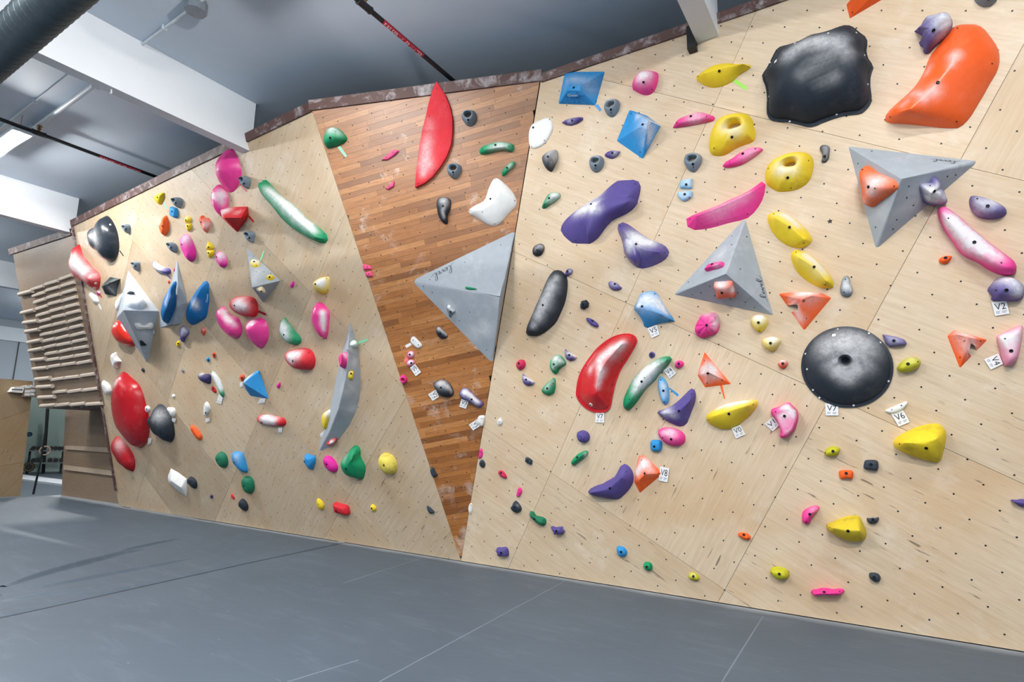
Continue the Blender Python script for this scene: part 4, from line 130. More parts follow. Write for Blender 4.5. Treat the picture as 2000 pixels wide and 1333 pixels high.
{"l":"pink flat screw-on hold at the left edge above a dark hold","c":"pink","p":0,"k":"dome","nm":"climbing_hold","hc":[4,3,2,2,1,0,0,0,0,0,0,0,0,0,0,0,0,0,0,0,1,2,3,4,4,5,5,4,4,4],"o":[-4144,1334],"b":[-31,-44,-29,-57,-18,-60,-7,-56,7,-48,13,-43,22,-31,26,-24,30,-11,32,-3,34,5,34,17,33,26,31,34,27,45,25,52,18,62,8,65,-3,58,-10,43,-15,31,-18,23,-19,19,-21,11,-23,3,-26,-6,-28,-15,-30,-24,-31,-32,-32,-39],"r":[17,30,25,8,2,25,-1,-26,25],"pe":4,"e":[[19,27,25,0,0,99,1],[1,-24,25,0,0,99,1]]},
{"l":"small dark round hold beside the brown panel, low","c":"slate","p":0,"k":"dome","nm":"climbing_hold","hc":[20,20,20,19,17,14,11,8,4,2,0,0,0,0,0,0,0,0,0,0,0,0,0,2,4,7,11,14,17,19],"o":[-4124,1216],"b":[-37,0,-36,-9,-34,-16,-28,-24,-23,-30,-17,-36,-10,-41,-4,-46,3,-48,15,-47,23,-43,32,-34,37,-24,39,-16,41,-8,40,3,38,10,34,18,29,26,23,34,17,40,11,44,1,47,-11,46,-21,42,-25,38,-32,29,-32,23,-35,14,-36,8],"r":[14,11,50,15,4,50,17,-3,50],"e":[[21,10,48,54,15,82,0]]},
{"l":"small dark cube hold low beside a plywood seam","c":"slate","p":0,"k":"dome","nm":"climbing_hold","hc":[19,18,17,14,11,7,3,1,0,0,0,0,0,0,0,0,0,0,0,0,0,2,4,6,9,11,14,16,18,18],"o":[-3465,1273],"b":[-34,-10,-26,-14,-19,-18,-13,-23,-7,-28,-5,-29,6,-32,13,-34,22,-37,32,-42,37,-34,40,-25,41,-16,43,-6,44,5,38,10,30,15,22,21,14,27,6,32,2,35,-12,37,-21,38,-30,39,-33,39,-35,26,-35,18,-37,10,-40,2,-43,-6],"r":[28,-8,50,13,3,50,-2,15,50],"pe":3,"e":[[10,12,49,20,27,93,0]]},
{"l":"red oval crimp low between two dark holds","c":"raspberry","p":0,"k":"dome","nm":"climbing_hold","hc":[15,17,17,17,16,13,10,6,3,1,0,0,0,0,0,0,0,0,0,0,0,0,0,1,2,4,7,10,12,14],"o":[-3837,1101],"b":[-52,12,-45,0,-39,-6,-31,-15,-26,-21,-16,-28,-8,-32,0,-34,7,-35,14,-37,23,-39,34,-43,48,-46,56,-36,54,-24,50,-15,47,-7,41,4,35,12,28,19,20,27,12,34,3,39,-9,44,-21,46,-28,46,-41,44,-48,41,-54,31,-55,20],"r":[38,-13,50,16,4,50,-7,20,50],"e":[[3,24,45,45,65,60,0]]},
{"l":"white flat screw-on hold at the lower left edge of the right wall","c":"white","p":0,"k":"dome","nm":"climbing_hold","hc":[5,5,4,4,4,3,3,2,1,1,0,0,0,0,0,0,0,0,0,0,0,0,0,0,0,1,2,3,4,4],"o":[-4338,663],"b":[-28,-10,-26,-22,-25,-31,-24,-40,-22,-47,-19,-52,-15,-64,-4,-68,9,-60,14,-45,17,-33,20,-26,23,-19,26,-10,28,1,29,13,29,23,28,32,26,40,25,46,22,56,14,65,5,67,-7,57,-16,44,-20,35,-24,26,-27,16,-30,5,-30,-2],"r":[15,37,25,9,3,25,4,-31,25],"pe":4,"e":[[20,49,22,74,24,61,1],[4,-38,25,3,-4,99,1]]},
{"l":"pink small flat hold above the dark rounded jug","c":"pink","p":0,"k":"dome","nm":"climbing_hold","hc":[6,5,5,4,3,2,1,0,0,0,0,0,0,0,0,0,0,0,0,0,0,1,2,4,5,6,7,7,7,6],"o":[-3621,905],"b":[-40,-42,-30,-51,-23,-53,-11,-53,-1,-49,6,-43,12,-34,19,-24,23,-17,29,-9,35,0,40,8,41,20,39,27,34,38,29,44,25,49,18,56,7,57,-5,51,-13,40,-16,30,-18,22,-20,13,-21,7,-26,-3,-29,-11,-33,-19,-34,-23,-38,-34],"r":[17,24,30,8,4,30,-1,-16,30],"pe":4,"e":[[21,34,29,27,20,93,1],[8,-7,30,7,-3,99,1]]},
{"l":"dark grooved rounded jug left of the green bean hold","c":"slate","p":0,"k":"dome","nm":"climbing_hold","hc":[41,42,41,39,35,30,23,15,8,3,1,0,0,0,0,0,0,0,0,0,0,0,1,3,7,14,23,30,36,39],"o":[-3667,732],"b":[-64,-8,-56,-24,-47,-33,-39,-41,-29,-48,-18,-55,-7,-61,3,-65,18,-63,30,-58,42,-51,54,-41,62,-30,66,-14,63,1,57,14,48,26,42,34,33,44,22,55,10,65,-1,72,-14,74,-29,63,-34,48,-34,37,-35,27,-38,18,-48,12,-60,3],"r":[21,38,90],"e":[[23,23,89,8,-10,99,0]],"ch":[[42,32,46,18,40]]},
{"l":"green bean-shaped hold low on the right wall","c":"green2","p":0,"k":"dome","nm":"climbing_hold","hc":[17,20,22,24,25,24,21,16,11,7,3,1,0,0,0,0,0,0,0,0,0,0,0,1,2,3,4,7,11,14],"o":[-3389,626],"b":[-93,37,-83,19,-75,5,-61,-3,-45,-12,-30,-22,-19,-31,-8,-41,4,-52,12,-60,27,-69,43,-76,69,-79,91,-65,102,-46,107,-27,106,-8,97,8,75,17,58,21,34,25,10,27,-9,27,-21,32,-35,45,-42,56,-49,67,-69,75,-95,74,-100,57],"r":[64,-16,80,19,11,80,-26,39,80],"e":[[-4,14,79,-6,-11,99,0],[94,1,39,82,45,33,1]]},
{"l":"purple rocky block hold right of the green bean hold","c":"purple","p":0,"k":"dome","nm":"climbing_hold","hc":[21,24,27,30,31,31,30,27,23,16,10,4,1,0,0,0,0,0,0,0,0,0,0,0,1,4,8,12,16,19],"o":[-3135,523],"b":[-66,24,-61,14,-55,4,-50,-7,-44,-16,-37,-25,-32,-36,-32,-48,-16,-49,-3,-49,10,-46,21,-42,33,-38,48,-35,63,-35,75,-18,83,-3,76,10,69,22,63,35,59,42,36,39,20,37,2,35,-19,29,-26,27,-37,29,-48,31,-59,33,-73,35],"r":[39,8,80,16,11,80,-8,14,80],"pe":3,"rough":0.006,"e":[[16,9,80,0,0,99,0]],"ch":[[72,17,0,17,50]]},
{"l":"purple rocky block hold just above the mat edge","c":"purple","p":0,"k":"dome","nm":"climbing_hold","hc":[30,32,34,34,32,30,26,20,13,6,2,0,0,0,0,0,0,0,0,0,0,0,0,1,3,7,12,17,22,26],"o":[-3889,199],"b":[-68,2,-63,-16,-59,-25,-53,-38,-48,-45,-30,-50,-21,-51,-5,-50,8,-49,20,-49,30,-51,48,-50,68,-43,77,-26,79,-10,78,1,76,15,72,32,66,43,53,53,38,56,16,53,1,50,-21,44,-32,42,-48,42,-58,44,-72,39,-77,25,-74,12],"r":[37,11,80,22,12,80,7,12,80],"pe":3,"rough":0.006,"e":[[20,8,80,0,0,99,0]]},
{"l":"tiny white drop hold right of the white V5 plate","c":"white","p":0,"k":"dome","nm":"climbing_hold","hc":[9,9,8,6,5,3,2,1,0,0,0,0,0,0,0,0,0,0,0,0,0,1,3,5,7,8,9,10,10,10],"o":[-3835,1722],"b":[-37,-20,-35,-29,-32,-36,-26,-42,-17,-46,-7,-46,4,-43,13,-37,20,-32,29,-25,33,-19,37,-11,39,-1,40,6,39,16,38,22,34,32,30,38,23,46,14,49,3,45,-6,40,-14,34,-21,29,-27,23,-31,17,-33,10,-36,0,-36,-6,-37,-12],"r":[17,12,35,11,2,35,5,-8,35],"e":[[4,-2,35,-6,4,99,1],[28,36,14,69,65,30,1]]},
{"l":"small black star-shaped sticker on the plywood near the yellow lenses","c":"black","p":0,"k":"star","nm":"star_sticker","o":[-261,3464],"rad":23},
{"l":"big red half-moon slab at the top of the brown panel","c":"red2","p":2,"k":"dome","nm":"climbing_hold","o":[-12,5179],"b":[47,580,19,526,-4,470,-33,397,-46,355,-64,297,-78,253,-103,180,-131,96,-141,63,-157,3,-179,-76,-187,-117,-199,-178,-211,-237,-224,-300,-236,-362,-243,-399,-256,-485,-270,-576,-235,-565,-150,-539,-115,-517,-45,-473,-14,-441,29,-396,63,-361,109,-300,149,-247,172,-195,207,-117,214,-81,225,-20,233,29,238,102,242,176,235,225,226,287,220,327,193,407,172,467,141,523,108,583,76,634],"r":[85,391,55,74,-10,55,-110,-425,55],"rim":0.03,"rimh":0.045,"e":[[80,544,52,6,4,99,1],[149,398,53,8,2,99,1],[196,319,50,10,1,99,1],[-35,236,52,-5,1,99,1],[-9,-401,51,9,-8,99,1],[-227,-538,51,4,-14,98,1]],"ch":[[-88,-73,53,86,35],[-117,-315,54,100,45],[-46,125,53,72,25],[-153,-420,54,57,40]]},
{"l":"green rounded hold with a mint tape strip at the top left of the brown panel","c":"green","p":2,"k":"dome","nm":"climbing_hold","hc":[38,31,23,15,8,3,1,0,0,0,0,0,0,0,0,0,0,0,2,6,14,23,32,38,44,47,49,48,46,43],"o":[-1289,5307],"b":[-138,-16,-137,-45,-132,-72,-128,-92,-106,-112,-73,-111,-46,-106,-14,-101,17,-96,52,-89,78,-81,105,-73,135,-62,155,-52,164,-25,153,5,134,34,117,55,93,80,71,99,49,115,29,123,1,127,-24,126,-50,115,-72,98,-88,74,-100,52,-114,29,-130,4],"r":[12,-15,140],"pe":1.8,"e":[[3,-33,136,4,-28,95,0],[64,43,105,52,48,70,1],[143,-50,51,43,-85,28,1]],"ch":[[20,83,102,76,60],[84,46,86,61,40]]},
{"l":"pink sliver hold left of the red half-moon slab, upper","c":"pink2","p":2,"k":"dome","nm":"climbing_hold","o":[-580,5021],"b":[-99,-48,-81,-49,-63,-51,-39,-52,-28,-47,-12,-40,4,-32,20,-25,36,-17,46,-12,65,2,78,12,92,23,106,33,113,39,95,58,78,58,60,58,36,58,26,51,11,42,-3,32,-18,23,-32,13,-47,3,-61,-6,-73,-14,-89,-26,-103,-37,-117,-47],"r":[70,25,30,7,-5,30,-57,-36,30],"pe":3,"e":[[-47,-25,30,-1,2,99,1],[45,21,30,0,1,99,1]]},
{"l":"pink sliver hold left of the red half-moon slab, lower","c":"pink2","p":2,"k":"dome","nm":"climbing_hold","hc":[3,2,1,0,0,0,0,0,0,0,0,0,0,0,0,0,0,0,0,1,2,3,4,5,5,5,4,4,3,3],"o":[-600,4656],"b":[-60,-33,-50,-38,-35,-45,-29,-42,-18,-37,-8,-33,3,-29,13,-24,24,-20,34,-15,41,-12,44,2,47,12,49,23,52,35,49,44,46,57,38,51,29,45,20,38,11,32,2,25,-6,19,-15,13,-24,5,-34,-1,-43,-8,-52,-15,-61,-21,-70,-28],"r":[31,14,30,6,-4,30,-18,-21,30],"pe":3,"e":[[-14,-14,30,-1,2,99,1]]},
{"l":"grey slotted jug at the top right of the red half-moon slab","c":"grey","p":2,"k":"ring","nm":"climbing_hold","hc":[14,10,6,2,1,0,0,0,0,0,0,0,0,0,0,0,0,1,4,7,11,14,17,20,21,22,22,21,19,17],"o":[429,5355],"b":[-89,11,-84,-8,-76,-28,-69,-42,-57,-59,-44,-76,-30,-89,-15,-98,6,-101,24,-94,42,-82,55,-70,67,-54,76,-37,82,-20,86,-3,86,18,84,35,76,56,66,69,49,77,28,81,9,82,-10,81,-24,78,-41,75,-57,70,-70,59,-81,43,-87,26],"i":[-38,26,-36,18,-33,10,-29,5,-25,1,-17,-2,-10,-3,-3,-4,4,-3,11,-3,17,-1,25,2,29,6,35,12,37,16,39,21,39,28,36,34,32,40,25,44,19,46,12,47,4,49,-2,50,-10,50,-16,49,-23,45,-29,40,-33,36,-36,32],"d":90,"e":[[4,-47,86,-4,-50,86,0],[-1,-71,63,-8,-77,62,1]]},
{"l":"grey slotted jug at the lower right of the red half-moon slab","c":"grey","p":2,"k":"ring","nm":"climbing_hold","hc":[17,15,12,8,4,1,0,0,0,0,0,0,0,0,0,0,0,0,0,1,3,7,11,14,16,18,19,20,19,19],"o":[209,4762],"b":[-84,23,-84,5,-81,-15,-73,-35,-65,-51,-54,-66,-39,-80,-27,-90,-11,-100,8,-105,27,-93,43,-77,56,-62,67,-47,75,-33,83,-13,87,1,89,22,86,41,77,56,61,69,45,76,21,82,5,83,-12,83,-32,83,-48,79,-64,70,-76,56,-81,40],"i":[-33,26,-35,22,-36,17,-32,9,-28,4,-21,0,-13,-2,-5,-3,3,-4,7,-4,15,-4,21,-3,27,-2,31,0,37,3,42,9,44,13,43,20,40,27,35,32,28,35,21,38,16,39,8,41,1,42,-6,42,-11,42,-18,41,-24,38,-29,32],"d":90,"e":[[7,-39,89,-4,-24,96,0],[3,-67,70,-15,-76,62,1]]},
{"l":"green crimp with chalky crest on the right of the brown panel","c":"green","p":2,"k":"dome","nm":"climbing_hold","o":[739,4970],"b":[-213,-15,-204,-47,-172,-58,-135,-56,-104,-52,-68,-47,-38,-42,-3,-36,25,-31,54,-27,88,-34,117,-46,153,-59,180,-65,199,-43,206,-11,203,19,171,35,141,45,104,55,75,62,46,68,8,71,-28,68,-56,64,-93,56,-123,48,-149,39,-179,28,-202,13],"r":[120,-13,80,10,-14,80,-102,-14,80],"e":[[-2,18,74,0,29,95,0],[-160,-9,67,-37,15,91,1],[155,-15,73,46,-10,87,1]],"ch":[[57,-4,79,84,70],[-38,-6,79,60,40],[116,1,78,48,40]]},
{"l":"short green crimp above the white winged hold","c":"green","p":2,"k":"dome","nm":"climbing_hold","o":[861,4721],"b":[-83,-53,-82,-71,-71,-83,-53,-81,-34,-69,-24,-61,-9,-47,1,-39,15,-27,30,-17,41,-10,55,0,66,10,78,25,84,37,89,51,85,67,73,76,55,76,36,70,20,62,7,53,-5,44,-18,34,-34,20,-46,10,-57,-1,-66,-12,-74,-25,-80,-38],"r":[49,29,50,5,-7,50,-39,-44,50],"e":[[-6,-1,48,-20,24,94,0],[-53,-53,47,-33,-2,94,1]],"ch":[[34,13,49,48,40]]},
{"l":"black hold with chalk stripes left of the white winged hold","c":"black","p":2,"k":"dome","nm":"climbing_hold","hc":[13,12,9,7,4,2,0,0,0,0,0,0,0,0,0,0,0,0,0,0,1,2,4,6,8,10,12,13,13,14],"o":[52,4312],"b":[-86,42,-83,5,-79,-23,-76,-41,-69,-72,-60,-98,-48,-120,-33,-141,-9,-163,12,-177,34,-170,39,-134,38,-107,39,-85,50,-59,62,-35,75,-8,84,20,90,50,93,74,92,102,80,124,56,141,29,149,-4,150,-26,149,-54,145,-76,122,-83,96,-86,66],"r":[16,61,90,14,-9,90,12,-79,90],"rough":0.005,"e":[[16,27,90,4,0,99,0]],"ch":[[23,98,81,60,80],[57,73,76,48,60],[5,-31,89,24,50],[23,-102,82,24,50]]},
{"l":"white smooth winged hold on the brown panel","c":"white","p":2,"k":"dome","nm":"climbing_hold","o":[667,4328],"b":[-319,-66,-295,-99,-259,-123,-224,-148,-188,-175,-160,-194,-126,-217,-93,-235,-58,-252,-17,-259,20,-253,58,-235,90,-210,120,-183,146,-156,172,-129,204,-102,231,-81,257,-55,273,-23,277,14,265,55,249,89,226,127,206,154,178,186,149,217,126,241,97,269,66,291,32,302,-2,277,-25,243,-46,205,-61,174,-75,138,-86,105,-100,74,-126,43,-167,27,-199,16,-236,0,-273,-17,-303,-36],"r":[-172,-73,90,11,-20,90,90,111,90],"pe":1.5,"qe":1.4,"gloss":1,"e":[[-23,46,78,-29,27,91,0],[-289,-59,34,-60,32,72,1],[35,284,20,-40,54,73,1],[254,11,24,63,-8,76,1],[-1,-236,20,10,-61,78,1],[-127,-96,85,1,-16,98,1]]},
{"l":"big grey triangular volume on the brown panel","c":"volgrey","p":2,"k":"poly","nm":"wall_volume","o":[309,3317],"v":[-690,162,0,-655,198,0,559,662,0,590,652,0,240,-845,0,207,-853,0,-674,126,0,423,-101,240],"f":[[0,7,1],[1,7,2],[2,7,3],[4,7,3],[4,7,5],[5,7,6],[6,7,0]],"vol":1,"e":[[418,519,30,-12,31,94,1],[-28,348,30,-12,31,94,1],[-477,170,32,-12,31,94,1],[-571,95,20,-25,-22,94,1],[-458,14,31,-25,-22,94,1],[-141,-346,29,-25,-22,94,1],[174,-710,26,-25,-22,94,1],[13,-249,94,-25,-22,94,1]],"ch":[[226,-437,106,80,60],[-26,-524,17,68,40],[379,-136,220,78,40],[6,-52,140,53,40],[-242,-180,42,68,50]],"t":["level",[-198,337,12],[-924,-383,10],[363,-868,339],[-121,317,941],264,105]},
{"l":"thin green sliver hold on the big grey volume","c":"green","p":7,"k":"dome","nm":"climbing_hold","o":[-34,-240],"b":[-77,19,-74,6,-63,-3,-47,-8,-35,-10,-26,-11,-14,-14,-2,-16,10,-17,21,-16,25,-15,34,-16,46,-16,54,-15,64,-15,75,-14,69,-7,55,-1,47,2,34,5,23,7,16,9,4,12,-6,14,-15,16,-25,18,-35,20,-43,22,-52,22,-62,23],"r":[59,-14,20,6,-4,20,-47,5,20],"pe":3},
{"l":"small grey knobbly hold on the lower face of the big grey volume","c":"grey","p":8,"k":"dome","nm":"climbing_hold","hc":[8,10,12,13,13,13,12,11,10,8,6,4,2,1,0,0,0,0,0,0,0,0,0,0,0,0,1,2,4,6],"o":[-221,80],"b":[-41,35,-38,22,-33,10,-30,0,-25,-12,-24,-23,-27,-35,-32,-46,-36,-60,-28,-76,-13,-76,-1,-64,2,-48,6,-38,22,-34,40,-32,55,-28,65,-18,67,-4,56,7,41,15,29,24,24,37,22,51,16,62,3,71,-14,76,-27,75,-38,62,-41,47],"r":[12,18,50,14,3,50,15,-12,50],"rough":0.005,"e":[[25,-7,49,12,0,99,0]],"ch":[[8,57,31,34,80],[50,2,31,27,50]]},
{"l":"small black and white oval hold left of the big grey volume tip","c":"black","p":2,"k":"dome","nm":"climbing_hold","hc":[9,9,9,8,7,5,3,2,1,0,0,0,0,0,0,0,0,0,0,0,0,0,1,2,3,5,6,7,8,9],"o":[-72,2835],"b":[-65,14,-59,-3,-50,-21,-43,-32,-36,-42,-24,-53,-11,-62,-1,-67,14,-71,33,-72,48,-68,62,-61,73,-54,79,-44,76,-27,67,-12,55,3,45,13,34,24,24,34,15,43,6,55,-5,68,-13,76,-27,83,-44,82,-56,72,-63,56,-67,40,-67,24],"r":[-9,24,60,10,1,60,29,-22,60],"e":[[2,-3,59,-8,-7,99,0]],"ch":[[-13,60,44,34,90],[64,-14,27,27,70]]},
{"l":"white oval screw-on hold with a white tape strip","c":"white","p":2,"k":"dome","nm":"climbing_hold","o":[-404,2733],"b":[-69,30,-69,14,-65,2,-54,-12,-44,-20,-33,-32,-23,-42,-12,-53,-1,-62,11,-69,23,-74,41,-72,55,-65,67,-56,74,-47,75,-30,68,-16,58,-3,46,11,37,21,29,30,18,42,11,50,0,61,-10,70,-22,76,-37,75,-49,69,-59,56,-65,42],"r":[-13,24,30,6,1,30,26,-22,30],"pe":4,"e":[[-24,33,30,-2,2,99,1],[37,-27,30,3,0,99,1]]},
{"l":"tiny pink and white knob with a coral tape strip","c":"pink","p":2,"k":"dome","nm":"climbing_hold","hc":[11,11,10,9,7,4,2,1,0,0,0,0,0,0,0,0,0,0,0,0,0,1,3,5,7,9,10,11,12,12],"o":[-482,2587],"b":[-44,-18,-41,-28,-36,-34,-28,-40,-18,-43,-9,-44,3,-43,10,-43,20,-40,28,-35,37,-25,41,-19,45,-9,46,0,46,10,43,20,39,29,35,35,25,42,16,45,6,46,-4,46,-13,43,-21,39,-29,32,-34,24,-38,15,-40,8,-42,-3,-43,-10],"r":[9,2,50],"e":[[6,6,50,-4,11,99,0]],"ch":[[26,15,42,41,90],[-2,-15,47,21,40]]},
{"l":"tiny chalky pink knob with a V9 card","c":"pink","p":2,"k":"dome","nm":"climbing_hold","hc":[12,11,10,9,8,6,4,2,1,0,0,0,0,0,0,0,0,0,0,0,0,1,2,4,6,8,10,11,11,12],"o":[-489,2485],"b":[-49,-15,-43,-25,-34,-34,-27,-40,-21,-44,-12,-46,-3,-44,6,-40,15,-34,25,-28,31,-23,41,-15,46,-10,52,-2,55,7,54,16,46,26,38,32,30,36,18,41,11,43,0,43,-12,41,-19,38,-29,32,-34,27,-40,19,-46,8,-49,1,-51,-9],"r":[20,6,50,9,2,50,-2,-2,50],"e":[[25,4,49,16,-12,97,0]],"ch":[[17,14,49,51,80],[43,22,27,21,40]]},
{"l":"small pink doughnut ring hold at the left edge of the brown panel","c":"pink","p":2,"k":"ring","nm":"climbing_hold","hc":[11,11,11,10,9,7,6,3,2,1,0,0,0,0,0,0,0,0,0,0,0,0,0,1,3,5,7,9,10,11],"o":[-592,2285],"b":[-43,-5,-39,-16,-34,-27,-31,-34,-25,-42,-20,-49,-10,-55,0,-56,11,-53,21,-47,29,-40,36,-32,41,-24,45,-12,46,-3,46,7,44,16,39,26,34,35,27,42,15,49,5,53,-4,55,-15,53,-24,49,-30,42,-36,32,-40,22,-43,12,-44,1],"i":[-19,-7,-18,-10,-15,-13,-12,-16,-9,-19,-5,-20,0,-21,6,-21,9,-19,14,-17,17,-15,21,-11,23,-7,24,-4,25,1,25,5,24,9,21,12,18,15,14,17,9,19,5,19,0,19,-5,18,-8,17,-12,14,-16,10,-18,6,-20,2,-20,-1],"d":50,"e":[[19,39,29,46,83,30,1]]},
{"l":"black and white egg hold with a V2 card on the brown panel","c":"black","p":2,"k":"dome","nm":"climbing_hold","hc":[20,22,23,24,25,24,21,18,14,9,5,2,0,0,0,0,0,0,0,0,0,0,0,0,1,3,6,10,14,17],"o":[-83,2157],"b":[-131,49,-113,19,-97,0,-85,-17,-75,-38,-69,-57,-57,-77,-38,-90,-13,-100,7,-108,32,-112,60,-111,82,-107,102,-95,117,-73,123,-51,119,-23,110,5,101,24,90,44,72,67,56,81,35,95,9,104,-13,109,-39,109,-65,103,-88,94,-107,83,-126,72],"r":[46,-15,120,18,7,120,-9,29,120],"e":[[0,26,120,3,3,99,0]],"ch":[[-1,85,83,71,95],[70,41,78,50,80],[112,-25,56,30,70]]},
{"l":"purple and white bone hold with a V3 card","c":"purple","p":2,"k":"dome","nm":"climbing_hold","hc":[11,13,14,15,15,14,12,8,5,3,1,0,0,0,0,0,0,0,0,0,0,0,0,0,0,1,3,5,7,10],"o":[255,2030],"b":[-149,49,-142,21,-121,3,-93,-12,-66,-23,-44,-33,-19,-48,6,-65,23,-78,44,-96,67,-112,87,-125,118,-118,138,-99,153,-80,148,-57,122,-36,99,-20,78,-2,61,14,40,35,19,58,2,76,-15,95,-30,114,-60,126,-87,127,-108,118,-129,98,-143,71],"r":[76,-39,100,14,8,100,-48,54,100],"e":[[30,-3,100,5,7,99,0],[-90,59,91,-45,13,88,1]],"ch":[[-50,90,84,60,90],[16,45,67,50,90],[88,-26,80,50,80],[-61,31,95,30,40]]},
{"l":"white plate hold at the right edge of the brown panel with a V5 card","c":"white","p":2,"k":"dome","nm":"climbing_hold","o":[364,1756],"b":[-53,6,-53,-7,-48,-19,-41,-34,-34,-48,-28,-57,-23,-64,-13,-73,-2,-76,11,-72,21,-60,27,-46,31,-36,35,-25,38,-14,43,3,46,16,48,29,49,40,48,49,42,58,31,61,17,62,4,61,-9,60,-20,57,-32,49,-41,38,-46,26,-50,15],"r":[10,22,40,6,4,40,2,-14,40],"pe":4,"e":[[11,27,40,0,0,99,1],[-11,-31,39,-17,-10,97,1]]},
{"l":"pink flat crimp at the left edge of the brown panel, upper of the pair","c":"pink2","p":2,"k":"dome","nm":"climbing_hold","hc":[5,5,5,5,4,4,3,2,1,1,0,0,0,0,0,0,0,0,0,0,0,0,0,1,2,3,3,4,4,5],"o":[-979,3692],"b":[-54,24,-53,13,-51,2,-50,-9,-48,-20,-46,-36,-40,-35,-28,-33,-17,-30,-6,-28,6,-25,18,-26,30,-27,42,-28,54,-29,67,-29,64,-19,61,-8,58,2,55,14,44,18,33,22,22,26,11,30,0,34,-11,38,-26,43,-33,41,-45,38,-56,36],"r":[26,-6,30,7,-2,30,-12,3,30],"pe":3,"e":[[15,8,29,3,13,99,1]]},
{"l":"pink flat crimp at the left edge of the brown panel, lower of the pair","c":"pink2","p":2,"k":"dome","nm":"climbing_hold","hc":[5,5,5,5,4,4,3,2,1,0,0,0,0,0,0,0,0,0,0,0,0,0,0,1,2,3,4,5,5,5],"o":[-956,3607],"b":[-53,17,-50,7,-48,-2,-46,-12,-44,-23,-35,-26,-25,-28,-15,-31,-5,-33,7,-36,16,-35,27,-34,37,-32,48,-31,56,-30,51,-18,47,-9,43,1,39,10,36,19,32,29,27,39,18,38,7,36,-3,35,-13,33,-23,32,-34,30,-44,29,-55,27],"r":[19,-5,30,7,-1,30,-5,3,30],"pe":3,"e":[[8,0,30,0,0,99,1]]},
{"l":"small dark blue-grey hold low at the left edge of the brown panel","c":"slate","p":2,"k":"dome","nm":"climbing_hold","hc":[3,6,8,10,11,12,12,11,10,9,7,6,3,1,0,0,0,0,0,0,0,0,0,0,0,0,0,0,1,2],"o":[-281,1118],"b":[-41,32,-39,19,-37,9,-35,-1,-31,-14,-28,-23,-24,-33,-20,-42,-14,-54,-7,-60,6,-59,15,-57,27,-52,40,-46,51,-39,54,-29,47,-18,36,-9,31,-5,27,4,23,17,19,27,15,36,9,48,5,55,-6,63,-15,66,-29,65,-38,56,-41,44],"r":[-1,29,50,9,7,50,19,-15,50],"e":[[-7,38,48,-2,38,92,1],[24,-15,49,24,30,92,1]]},
{"l":"big charcoal double-bowl hold at the top left of the left wall","c":"black","p":1,"k":"dome","nm":"climbing_hold","hc":[111,110,108,102,94,84,71,56,41,25,13,5,1,0,0,0,0,0,0,0,0,0,0,0,0,0,0,0,0,0,0,0,2,8,18,31,44,57,70,81,91,99,105,109],"o":[-11408,5150],"b":[-410,91,-405,37,-398,-9,-401,-42,-390,-90,-358,-134,-318,-152,-254,-171,-238,-191,-216,-228,-213,-261,-194,-293,-149,-372,-46,-417,52,-406,127,-387,202,-353,264,-310,307,-268,343,-219,365,-177,381,-134,396,-75,402,-27,404,21,400,67,391,111,377,154,350,209,327,247,292,296,237,348,178,380,97,381,15,341,-35,305,-41,266,-85,240,-138,231,-205,233,-279,239,-347,213,-384,171,-402,134],"r":[139,28,234],"nr":10,"gloss":1,"e":[[347,190,64,85,41,31,4]],"ch":[[60,-10,231,128,70],[-21,74,228,86,40]]},
{"l":"white thin hold peeking out left of the charcoal double-bowl hold","c":"white","p":1,"k":"dome","nm":"climbing_hold","o":[-12195,5212],"b":[-43,40,-37,27,-33,19,-28,10,-24,1,-20,-7,-17,-15,-14,-23,-10,-30,-6,-36,-2,-41,4,-48,15,-60,33,-63,43,-52,47,-41,48,-30,47,-21,39,-9,33,-3,21,11,16,18,11,25,5,31,1,37,-4,42,-12,49,-26,60,-40,64,-47,49],"r":[-3,38,15,18,-2,15,38,-43,15]},
{"l":"red shark-fin hold at the far left edge of the left wall","c":"red","p":1,"k":"dome","nm":"climbing_hold","hc":[65,69,70,70,67,62,55,45,34,22,12,4,1,0,0,0,0,0,0,0,0,0,0,0,0,0,0,0,0,0,0,1,3,6,10,14,19,25,31,38,44,50,56,61],"o":[-12468,4778],"b":[-372,169,-378,118,-375,71,-373,27,-361,-19,-342,-58,-321,-101,-304,-146,-282,-188,-238,-217,-161,-231,-102,-249,-37,-275,20,-302,71,-338,149,-421,261,-449,349,-417,421,-370,460,-325,490,-276,508,-230,492,-173,435,-125,372,-81,314,-37,262,9,215,57,169,106,116,149,60,171,37,214,28,252,25,291,18,337,11,369,-10,454,-112,457,-151,408,-191,340,-222,300,-266,270,-325,245,-361,212],"r":[-26,95,184,450,-244,184],"gloss":1,"e":[[440,-341,73,75,-64,13,3]],"ch":[[-5,96,183,170,90],[248,-77,181,167,80],[4,230,145,85,60],[474,-181,112,103,40]]},
{"l":"dark faceted rock hold below the charcoal double-bowl hold","c":"slate2","p":1,"k":"dome","nm":"climbing_hold","hc":[59,50,36,21,9,3,0,0,0,0,2,10,24,41,55,61],"o":[-11573,4323],"b":[-263,-37,-246,-110,-155,-139,-116,-150,44,-184,85,-120,160,-43,190,-14,249,39,312,89,190,118,79,144,1,163,-104,116,-134,95,-293,32],"r":[-71,23,131,359,50,131],"nr":3,"pe":1.1,"qe":1,"flat":1,"e":[[178,45,124,-4,83,55,0]],"ch":[[40,-75,74,79,40],[180,88,56,59,30]]},
